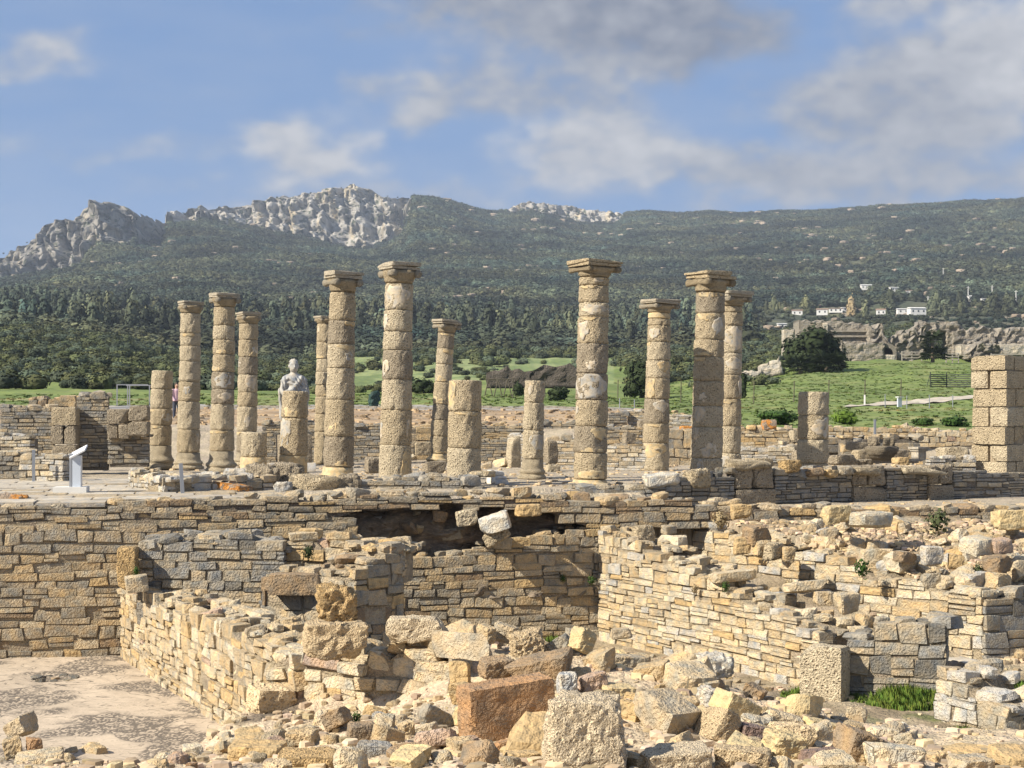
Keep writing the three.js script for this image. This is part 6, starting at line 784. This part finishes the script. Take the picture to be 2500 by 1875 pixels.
  { const g = rockShape(0.55, 0.95, 0.5, rng(99), { seg: 12, p: 5, rough: 0.3, cuts: 5 }); put(solo('green_cover', g, M.tarp, 'dark green tarpaulin wrapped around an object by the kerb', 'tarpaulin'), XU(913, 88), gy(913, 88) + 0.42, -88, 0, 0.4, 0.05); }
}
// ---------------------------------------------------------------- theatre ruin on the hill
function ruinShape(w, h, dep, seed, amp = 0.35, ragTop = 0.5, slopeL = 0, slopeR = 0) {
  const nx = Math.max(6, Math.round(w / 0.35)), ny = Math.max(4, Math.round(h / 0.3)), g = new THREE.BoxGeometry(w, h, dep, nx, ny, 4), p = g.attributes.position;
  for (let i = 0; i < p.count; i++) { let x = p.getX(i), y = p.getY(i), z = p.getZ(i); const t = (y + h / 2) / h, e = x / w + 0.5; const drop = ragTop * (noise2(x * 0.7 + seed, 3) * 0.5 + 0.3 * noise2(x * 2.3 + seed, 8) + 0.2) + slopeL * Math.max(0, 0.4 - e) * 2.5 + slopeR * Math.max(0, e - 0.6) * 2.5; y -= t * drop; const course = Math.round((y + 40) / 0.42) * 0.42; z += amp * fbm3(x * 0.9 + seed, course * 1.3, z * 0.9, 3) + 0.25 * amp * noise3(x * 3, y * 4, seed); x += amp * 0.3 * noise3(x, y * 2, z + seed); p.setXYZ(i, x, y, z); }
  smoothByPosition(g, 0.2); return boxUV(g, seed, 0, 0.3).translate(0, h / 2, 0);
}
{
  const d = 240, k = d / FOCAL, base = YV(885, d), cx = XU(2200, d), g = thing('theatre_ruin', 'grey stone theatre ruin with a vault on the hill', 'ruin', [cx, base, -d], 0);
  const add = (name, u0, u1, v0, v1, dep, z, mat, ...rest) => { const w = (u1 - u0) * k, y = YV(v1, d) - base, h = (v1 - v0) * k, m = mesh(name, ruinShape(w, h + 0.3, dep, u0, ...rest), M[mat], g); put(m, XU((u0 + u1) / 2, d) - cx, y - 0.3, z); return m; };
  stoneMat('ruinstone', [0.36, 0.32, 0.265], 'bedded', 'beddedB', 0.2); stoneMat('ruinlight', [0.56, 0.50, 0.41], 'bedded', 'beddedB', 0.15);
  add('tower', 1914, 1940, 803, 892, 2.5, -1, 'ruinlight', 0.15, 0.2); const up = add('upper_wall', 1958, 2132, 779, 850, 5, -5, 'ruinstone', 0.25, 0.5, 0, 0.6);
  for (const v of [806, 819]) put(mesh('stone_band', new THREE.BoxGeometry((2126 - 2022) * k, 0.28, 0.4), M.ruinlight, g), XU(2074, d) - cx, YV(v, d) - base, -2.3); put(mesh('corner_pier', ruinShape(0.7, 3.6, 0.8, 7, 0.1, 0.1), M.ruinlight, g), XU(2022, d) - cx, YV(846, d) - base, -2.3);
  add('broken_end', 2124, 2172, 790, 870, 5, -3, 'ruinstone', 0.9, 0.9, 0, 2.6); add('lower_wall', 2048, 2150, 836, 886, 3, 1, 'ruinstone', 0.35, 0.5);
  { // vault: half round barrel with a low wall below; a dark box paints shade into its mouth
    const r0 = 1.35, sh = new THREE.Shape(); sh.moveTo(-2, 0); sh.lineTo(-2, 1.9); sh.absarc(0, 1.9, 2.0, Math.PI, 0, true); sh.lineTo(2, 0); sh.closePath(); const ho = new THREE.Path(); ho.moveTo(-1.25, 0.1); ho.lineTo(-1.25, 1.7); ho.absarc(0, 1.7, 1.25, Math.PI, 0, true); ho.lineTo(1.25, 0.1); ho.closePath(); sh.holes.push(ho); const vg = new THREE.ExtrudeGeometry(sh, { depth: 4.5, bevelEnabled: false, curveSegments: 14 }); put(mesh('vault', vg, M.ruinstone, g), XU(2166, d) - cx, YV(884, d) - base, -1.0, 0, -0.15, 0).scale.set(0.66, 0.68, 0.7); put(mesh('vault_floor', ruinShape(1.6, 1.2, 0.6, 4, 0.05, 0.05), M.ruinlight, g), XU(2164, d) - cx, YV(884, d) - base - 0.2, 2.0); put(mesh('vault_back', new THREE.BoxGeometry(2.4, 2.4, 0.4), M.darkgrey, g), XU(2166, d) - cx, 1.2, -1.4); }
  add('rubble_bank', 2164, 2262, 806, 876, 4, -2, 'ruinstone', 1.0, 1.5, 2, -0.5); add('arch_wall', 2222, 2294, 784, 872, 3, -3, 'ruinstone', 0.8, 0.5, 2.2, 0); add('arch_wall', 2318, 2365, 784, 860, 3, -3, 'ruinstone', 0.8, 0.5, 0, 1); add('arch_crown', 2288, 2324, 786, 803, 2.4, -3, 'ruinstone', 0.35, 0.2);
  add('low_wall', 2330, 2530, 800, 862, 3, -2, 'ruinstone', 0.8, 1.0); add('pale_ledge', 2328, 2530, 842, 866, 3, 2.5, 'ruinlight', 0.2, 0.2); add('rubble_lump', 2335, 2418, 838, 876, 4, 5, 'ruinstone', 1.3, 1.2, 1.2, 1.2);
  for (const [u0, u1] of [[2202, 2250], [2310, 2340], [2420, 2520]]) { const f = thing('wooden_fence', u0 === 2202 ? 'grey wooden fence left of the small palm' : u0 === 2310 ? 'short grey wooden fence right of the small palm' : 'grey wooden fence at the right edge before the theatre', 'fence', [XU((u0 + u1) / 2, 228), gy((u0 + u1) / 2, 228), -228]); const w = (u1 - u0) * 228 / FOCAL, n = Math.max(2, Math.round(w / 1.6)); for (let q = 0; q <= n; q++) mesh('post', box(0.14, 1.5, 0.14, -w / 2 + w * q / n, 0.65, 0), M.wood, f); for (let q = 0; q < 3; q++) mesh('rail', box(w, 0.12, 0.08, 0, 0.45 + q * 0.4, 0.1), M.wood, f); }
  { const dd = 175, gg = [[1800, 1860, 2.0, 'low broken wall running up to the theatre'], [1856, 1912, 3.2, 'pale heap of stones beside the big dark tree']]; for (const [u0, u1, h, label] of gg) { const w = (u1 - u0) * dd / FOCAL, um = (u0 + u1) / 2; put(solo('field_wall', ruinShape(w, h * 0.55, 1.2, u0, 0.4, 0.6), M.ruinlight, label, 'wall'), XU(um, dd), YV(u0 < 1850 ? 915 : 906, dd) - 0.6, -dd, 0, -0.2, u0 < 1850 ? 0.1 : 0.2); } }
  { const dd = 138; for (const [u0, u1, v0, label] of [[1188, 1300, 895, 'dark rubble wall ruin with a peaked top beyond the kerb'], [1296, 1412, 886, 'dark rubble wall ruin behind the tallest column']]) { const w = (u1 - u0) * dd / FOCAL, y = YV(945, dd); put(solo('dark_ruin', ruinShape(w, (945 - v0) * dd / FOCAL, 1.5, u0, 0.3, 0.5, 0.4, 0.2), M.darkruin ??= stoneMat('darkruin', [0.135, 0.115, 0.095], 'pitted', 'roughB', 0.2), label, 'ruin'), XU((u0 + u1) / 2, dd), y - 0.1, -dd); } const t = thing('trestle', 'dark wooden trestle props before the dark ruin', 'trestle', [XU(1216, 120), gy(1216, 120), -120]); for (const s of [-1, 0, 1]) { mesh('leg', tube([s * 0.7 - 0.3, 0, 0], [s * 0.7, 1.3, 0], 0.04, 5), M.rustpost, t); mesh('leg', tube([s * 0.7 + 0.3, 0, 0], [s * 0.7, 1.3, 0], 0.04, 5), M.rustpost, t); } mesh('beam', tube([-0.9, 1.3, 0], [0.9, 1.3, 0], 0.04, 5), M.rustpost, t); }
}
// ---------------------------------------------------------------- single trees, bushes and palms
function bush(name, label, u, d, v0, v1, wpx, mat, { n = 1800, leaf = 0.16, trunk = true, seed = 1, category = 'tree', y } = {}) {
  const base = y ?? gy(u, d), H = Math.max(0.4, YV(v0, d) - base), W = wpx * d / FOCAL, g = thing(name, label, category, [XU(u, d), base, -d]), parts = [], r = rng(seed * 31 + 7), blobs = 9;
  for (let k = 0; k < blobs; k++) { const a = k / blobs * 6.28 + r(), q = k === 0 ? 0 : rr(0.25, 0.5, r), hh = k === 0 ? 0.6 : k % 2 ? rr(0.16, 0.3, r) : rr(0.4, 0.66, r), s = k === 0 ? 0.37 : rr(0.22, 0.32, r); parts.push(crownShape(Math.round(n / blobs), W * s * 1.15, H * s * 1.1, leaf * rr(0.8, 1.2, r), seed * 10 + k, { open: 0.5 }).translate(Math.sin(a) * q * W * 0.62, H * hh, Math.cos(a) * q * W * 0.5)); }
  if (trunk) { const t = []; t.push(new THREE.CylinderGeometry(W * 0.025, W * 0.045, H * 0.6, 8).translate(0, H * 0.3, 0)); for (let k = 0; k < 5; k++) { const a = k * 1.26 + r(); t.push(tube([0, H * 0.3, 0], [Math.sin(a) * W * 0.26, H * rr(0.5, 0.7, r), Math.cos(a) * W * 0.22], W * 0.014, 5)); } mesh('trunk', merge(t), M.bark, g); }
  mesh('crown', merge(parts), M[mat], g); return g;
}
function fanPalm(g, n, len, mat, r, y0, spread = 1) { for (let k = 0; k < n; k++) { const a = k * 2.4 + r(), el = rr(-0.2, 1.1, r), L = len * rr(0.7, 1.1, r), P = [], I = []; const dir = new THREE.Vector3(Math.sin(a) * Math.cos(el), Math.sin(el), Math.cos(a) * Math.cos(el)), side = new THREE.Vector3(Math.cos(a), 0, -Math.sin(a)), c = dir.clone().multiplyScalar(L * 0.55 * spread).add(new THREE.Vector3(0, y0, 0)); const S = 11; for (let q = 0; q < S; q++) { const t = (q / (S - 1) - 0.5) * 3.6, f = dir.clone().multiplyScalar(Math.cos(t)).addScaledVector(side, Math.sin(t)), w = side.clone().multiplyScalar(Math.cos(t)).addScaledVector(dir, -Math.sin(t)).multiplyScalar(L * 0.035), e = c.clone().addScaledVector(f, L * 0.5); e.y -= L * 0.12; const b = P.length / 3; P.push(c.x, c.y, c.z, ...c.clone().addScaledVector(f, L * 0.25).add(w).toArray(), ...e.toArray(), ...c.clone().addScaledVector(f, L * 0.25).sub(w).toArray()); I.push(b, b + 1, b + 2, b, b + 2, b + 3); } const o = P.length / 3; P.push(0, y0, 0, side.x * 0.02, y0, side.z * 0.02, c.x, c.y, c.z); I.push(o, o + 1, o + 2); const q = new THREE.BufferGeometry(); q.setAttribute('position', new THREE.Float32BufferAttribute(P, 3)); q.setIndex(I); q.computeVertexNormals(); mesh('frond', q, M[mat], g); } }
bush('dark_tree', 'big dark evergreen tree in front of the theatre ruin', 1990, 196, 790, 930, 138, 'leafdark', { n: 8000, leaf: 0.22, seed: 3 });
{ const d = 192, u = 1955, g = thing('dwarf_palm', 'dark fan palm clump at the left foot of the big tree', 'palm', [XU(u, d), gy(u, d), -d]); fanPalm(g, 30, 2.2, 'leafdark', rng(5), 0.9); mesh('trunk', new THREE.CylinderGeometry(0.2, 0.3, 1.0, 8).translate(0, 0.45, 0), M.bark, g);
  const h = thing('dwarf_palm', 'dark fan palm growing out of the big tree at its right', 'palm', [XU(2018, 189), gy(2018, 189), -189]); fanPalm(h, 40, 2.6, 'leafdark', rng(6), 1.1); mesh('trunk', new THREE.CylinderGeometry(0.2, 0.3, 1.1, 8).translate(0, 0.5, 0), M.bark, h);
  const p = thing('small_palm', 'small dark palm before the theatre arch', 'palm', [XU(2277, 222), gy(2277, 222), -222]); fanPalm(p, 26, 1.9, 'leafdark', rng(7), 3.0); fanPalm(p, 40, 2.3, 'leafdark', rng(8), 0.9); mesh('trunk', new THREE.CylinderGeometry(0.2, 0.28, 3.0, 8).translate(0, 1.5, 0), M.bark, p); }
bush('dark_shrub', 'dark round shrub between the tallest column and its right neighbour', 1565, 132, 872, 945, 100, 'leafdark', { n: 1900, leaf: 0.16, seed: 8, category: 'shrub' });
bush('dark_shrub', 'small dark shrub behind the slim stump', 1362, 108, 942, 975, 52, 'leafdark', { n: 900, leaf: 0.09, seed: 9, category: 'shrub', trunk: false });
bush('dark_shrub', 'small dark shrub left of the slim stump', 1265, 124, 930, 955, 28, 'leafdark', { n: 600, leaf: 0.09, seed: 10, category: 'shrub', trunk: false });
bush('dark_shrub', 'palm like dark shrub behind the middle columns', 1030, 128, 920, 968, 60, 'leafdark', { n: 1100, leaf: 0.12, seed: 12, category: 'shrub', trunk: false });
bush('dark_shrub', 'dark shrub peeping right of the far right column', 1812, 128, 900, 945, 26, 'leafdark', { n: 600, leaf: 0.1, seed: 13, category: 'shrub' });
bush('green_bush', 'low leafy green bush left of the shaded stump', 1895, 74, 996, 1042, 105, 'leafbush', { n: 2600, leaf: 0.055, seed: 14, category: 'bush', trunk: false });
bush('green_bush', 'low leafy green bush right of the shaded stump', 2060, 76, 996, 1035, 70, 'leafgrass', { n: 1600, leaf: 0.06, seed: 15, category: 'bush', trunk: false });
bush('green_bush', 'low dark bush left of the square pillar', 2330, 74, 1014, 1050, 76, 'leafbush', { n: 1800, leaf: 0.055, seed: 16, category: 'bush', trunk: false });
bush('green_bush', 'low dark bush under the meadow near the pillar', 2255, 76, 1018, 1042, 60, 'leafbush', { n: 1500, leaf: 0.055, seed: 17, category: 'bush', trunk: false });
// ---------------------------------------------------------------- white houses far up the slope
{
  const H = HOUSES;
  const where = ['long white house in the middle of the far village', 'white house left of the wide one in the village', 'widest white house of the far village', 'white house standing left in the far village', 'small white shed above the village', 'low white house in the village centre', 'white house at the left end of the village', 'upper house with tiled roof, highest of all', 'upper white house right of the highest one', 'small upper white house among trees', 'white house above the wide one', 'white house alone at the right', 'low white wall house under the upper ones', 'white house low at the left below the village', 'white house beside the low left one', 'low white terrace house between two others', 'tiny house at the far right'];
  H.forEach(([u0, u1, v0, v1], i) => { const vm = v1 + 2; let d = 500; while (d < 1300 && vAt((u0 + u1) / 2, d) > vm) d += 4; const um = (u0 + u1) / 2, y = YV(v1, d) - 1, w = (u1 - u0) * d / FOCAL, h = 0.74 * (v1 - v0) * d / FOCAL, g = thing('white_house', where[i], 'house', [XU(um, d), y, -d + 4], 0.15 * ((i % 3) - 1), 'white houses of the far village'), dep = Math.max(3, w * 0.6); mesh('wall', box(w, h * 0.85 + 1, dep, 0, h * 0.42 + 0.5, 0), M.whitewash, g); const sh = new THREE.Shape(); sh.moveTo(-dep / 2 - 0.3, 0); sh.lineTo(0, h * 0.22); sh.lineTo(dep / 2 + 0.3, 0); sh.closePath(); const rf = mesh('roof', new THREE.ExtrudeGeometry(sh, { depth: w + 0.5, bevelEnabled: false }), i % 3 === 0 ? M.rooftile : M.whitewash, g); put(rf, -w / 2 - 0.25, h * 0.85 + 1, 0, 0, Math.PI / 2, 0); const n = Math.max(1, Math.min(4, Math.round(w / 2.4))); for (let k = 0; k < n; k++) mesh('window', box(0.6, 0.8, 0.08, -w / 2 + w * (k + 0.5) / n, h * 0.5 + 0.6, dep / 2 + 0.04), M.glassdark, g); });
  for (const [u, v0, v1, label] of [[2418, 698, 742, 'tall pale power pylon at the right'], [2476, 710, 742, 'power pole near the right edge'], [2262, 724, 752, 'slim pole beside the village'], [2300, 655, 676, 'distant pole on the bare slope'], [2360, 700, 730, 'slim pole left of the tall pylon']]) { let d = 600; while (d < 1350 && vAt(u, d) > v1 + 2) d += 4; const y = YV(v1, d) - 1, h = (v1 - v0) * d / FOCAL + 1, g = thing('power_pole', label, 'pole', [XU(u, d), y, -d + 3]); mesh('mast', new THREE.CylinderGeometry(0.18, 0.35, h, 6).translate(0, h / 2, 0), M.concrete, g); mesh('cross_arm', box(1.8, 0.15, 0.15, 0, h * 0.92, 0), M.concrete, g); }
  bush('pinkish_tree', 'bare reddish tree among the white houses', 2078, 760, 716, 762, 26, 'leafdry', { n: 700, leaf: 0.5, seed: 21 });
}
// ---------------------------------------------------------------- grass and weeds
function bladeShape(n, h, w, seed, flare = 0.5) { const r = rng(seed), P = [], N = []; for (let k = 0; k < n; k++) { const a = r() * 6.28, q = rr(0, 0.4, r), L = h * rr(0.5, 1.1, r), f = rr(0.1, flare, r), bx = Math.sin(a) * q * w * 6, bz = Math.cos(a) * q * w * 6, tx = bx + Math.sin(a) * f * L, tz = bz + Math.cos(a) * f * L, sx = Math.cos(a) * w / 2, sz = -Math.sin(a) * w / 2, mx = mix(bx, tx, 0.4), mz = mix(bz, tz, 0.4), my = L * 0.62; P.push(bx - sx, 0, bz - sz, bx + sx, 0, bz + sz, mx + sx, my, mz + sz, bx - sx, 0, bz - sz, mx + sx, my, mz + sz, mx - sx, my, mz - sz, mx - sx, my, mz - sz, mx + sx, my, mz + sz, tx, L, tz); for (let i = 0; i < 9; i++) N.push(Math.sin(a) * 0.4, 0.85, Math.cos(a) * 0.4); } const g = new THREE.BufferGeometry(); g.setAttribute('position', new THREE.Float32BufferAttribute(P, 3)); g.setAttribute('normal', new THREE.Float32BufferAttribute(N, 3)); return g; }
{
  const r = rng(616), near = [], far = [];
  const patch = (u, v, y, w, dep, n, tallness, c = [1, 1, 1]) => { const d = (EYE - y) * FOCAL / (v - HORIZON), x = XU(u, d); for (let k = 0; k < n; k++) { const a = r() * 6.28, q = Math.sqrt(r()), px = x + Math.cos(a) * q * w * 0.5, pd = d + Math.sin(a) * q * dep * 0.5, t = rr(0.7, 1.3, r); near.push([px, groundY(px, pd) - 0.01, -pd, rr(0.7, 1.2, r), tallness * (1.15 - q * 0.6), [t * c[0] * rr(0.8, 1.3, r), t * c[1], t * c[2]]]); } };
  patch(2215, 1712, -2.75, 1.2, 1.1, 520, 1.5); patch(2090, 1705, -2.78, 0.35, 0.5, 50, 0.9); patch(1960, 1700, -2.8, 0.7, 0.5, 150, 1.1); patch(2345, 1652, -2.0, 0.5, 0.3, 80, 1.0); patch(2330, 1600, -2.6, 0.6, 0.4, 60, 1); patch(2480, 1665, -2.6, 1.0, 0.7, 260, 1.1); patch(2400, 1705, -2.8, 0.9, 0.6, 170, 0.8); patch(1350, 1572, -2.8, 0.5, 0.5, 130, 1.2); patch(1472, 1558, -2.8, 0.35, 0.35, 80, 1.1); patch(2330, 1640, -2.3, 0.4, 0.3, 60, 0.9); patch(280, 1725, -2.8, 0.45, 0.2, 70, 0.5); patch(155, 1718, -2.8, 0.25, 0.15, 26, 0.35); patch(1935, 1640, -2.8, 0.2, 0.2, 30, 0.7); patch(2260, 1770, -2.7, 1.6, 0.8, 180, 0.45, [1.6, 1.1, 1]); patch(2380, 1790, -2.6, 0.6, 0.4, 60, 0.6, [1.3, 1, 1]); patch(1655, 1565, -2.7, 0.15, 0.15, 18, 0.6);
  scatter('grass_tufts', [bladeShape(11, 0.17, 0.012, 1, 0.6), bladeShape(9, 0.13, 0.012, 2, 0.9)], M.leafgrass, near, ['bright green grass tufts on the pit floors', 'short green grass blades on the pit floors'], 'grass');
  for (let k = 0; k < 26000; k++) { const d = Math.sqrt(mix(71 * 71, 215 * 215, r())), u = rr(-120, 2620, r); if (u < 1560 && (d < 88 || d > 128)) continue; if (u < 560 && d > 118) continue; if (u > 2055 && d > 101 && d < 128 && Math.abs(d - mix(104, 124, (u - 2060) / 360)) < 2.4) continue; const x = XU(u, d), n = fbm2(x / 11 + 30, d / 7, 3), dry = step(0.1, 0.5, n) * (d < 110 ? 0.8 : 0.3), t = rr(0.8, 1.25, r) * (1 + 0.3 * fbm2(x / 5, d / 5, 2)), s = rr(0.7, 1.4, r); far.push([x, gy(u, d) - 0.03, -d, s, rr(0.6, 1.3, r) * (d < 90 ? 0.8 : 1), [t * (0.85 + 1.3 * dry), t * (0.85 + 0.1 * dry), t * (1 + dry)]]); }
  scatter('meadow_grass', [bladeShape(16, 0.09, 0.05, 3, 1.8), bladeShape(14, 0.07, 0.05, 4, 2.2)], M.leafgrass, far, ['tufted green grass over the meadow', 'shorter yellowish grass mixed into the meadow'], 'grass');
  const weed = (u, v, d, size, label, mat = 'leafbush') => { const g = thing('weed', label, 'plant', [XU(u, d), YV(v, d), -d]); mesh('leaves', crownShape(240, size * 0.5, size * 0.6, size * 0.065, Math.round(u), { core: false, open: 0.9 }), M[mat], g); mesh('stem', tube([0, -size * 0.5, -0.05], [0, size * 0.2, 0.02], 0.008, 5), M.bark, g); };
  weed(1912, 1508, 27.55, 0.36, 'leafy green weed growing from the sunlit pit wall'); weed(2105, 1386, 29.0, 0.34, 'leafy weed growing from the stepped wall'); weed(752, 1348, 27.4, 0.26, 'dark spiky weed on the squat rounded wall', 'leafdark'); weed(1374, 1412, 32.05, 0.16, 'small weed in the back wall of the pit'); weed(1445, 1417, 32.1, 0.2, 'larger weed in the back wall near the pit corner'); weed(332, 1396, 27.8, 0.16, 'tiny weed beside the upright tan block'); weed(1770, 1432, 28.2, 0.2, 'low weed between slabs on the pit wall'); weed(1696, 1438, 28.9, 0.18, 'small dry weed on the face of the pit wall', 'leafdry'); weed(2290, 1272, 31.6, 0.5, 'grey green scrubby plant on the mound', 'leafscrub'); weed(1927, 1430, 27.6, 0.2, 'dry brown weed on the pit wall top', 'leafdry'); weed(870, 1752, 17.2, 0.14, 'small green weed in the foreground rubble'); weed(1760, 1268, 31.2, 0.4, 'dry bush at the left of the mound', 'leafdry'); weed(2390, 1392, 28.9, 0.24, 'small grey weed among the mound blocks', 'leafscrub');
  const tw = thing('dry_twigs', 'thin dry twigs sticking up at the pit corner', 'plant', [XU(1448, 31.5), YV(1312, 31.5), -31.5]); for (const [x, y] of [[-0.1, 0.5], [0.14, 0.52], [0.02, 0.34], [0.2, 0.36]]) mesh('twig', tube([0, 0, 0], [x, y, 0.05], 0.007, 4), M.leafdry, tw);
}
renderer.render(scene, camera);
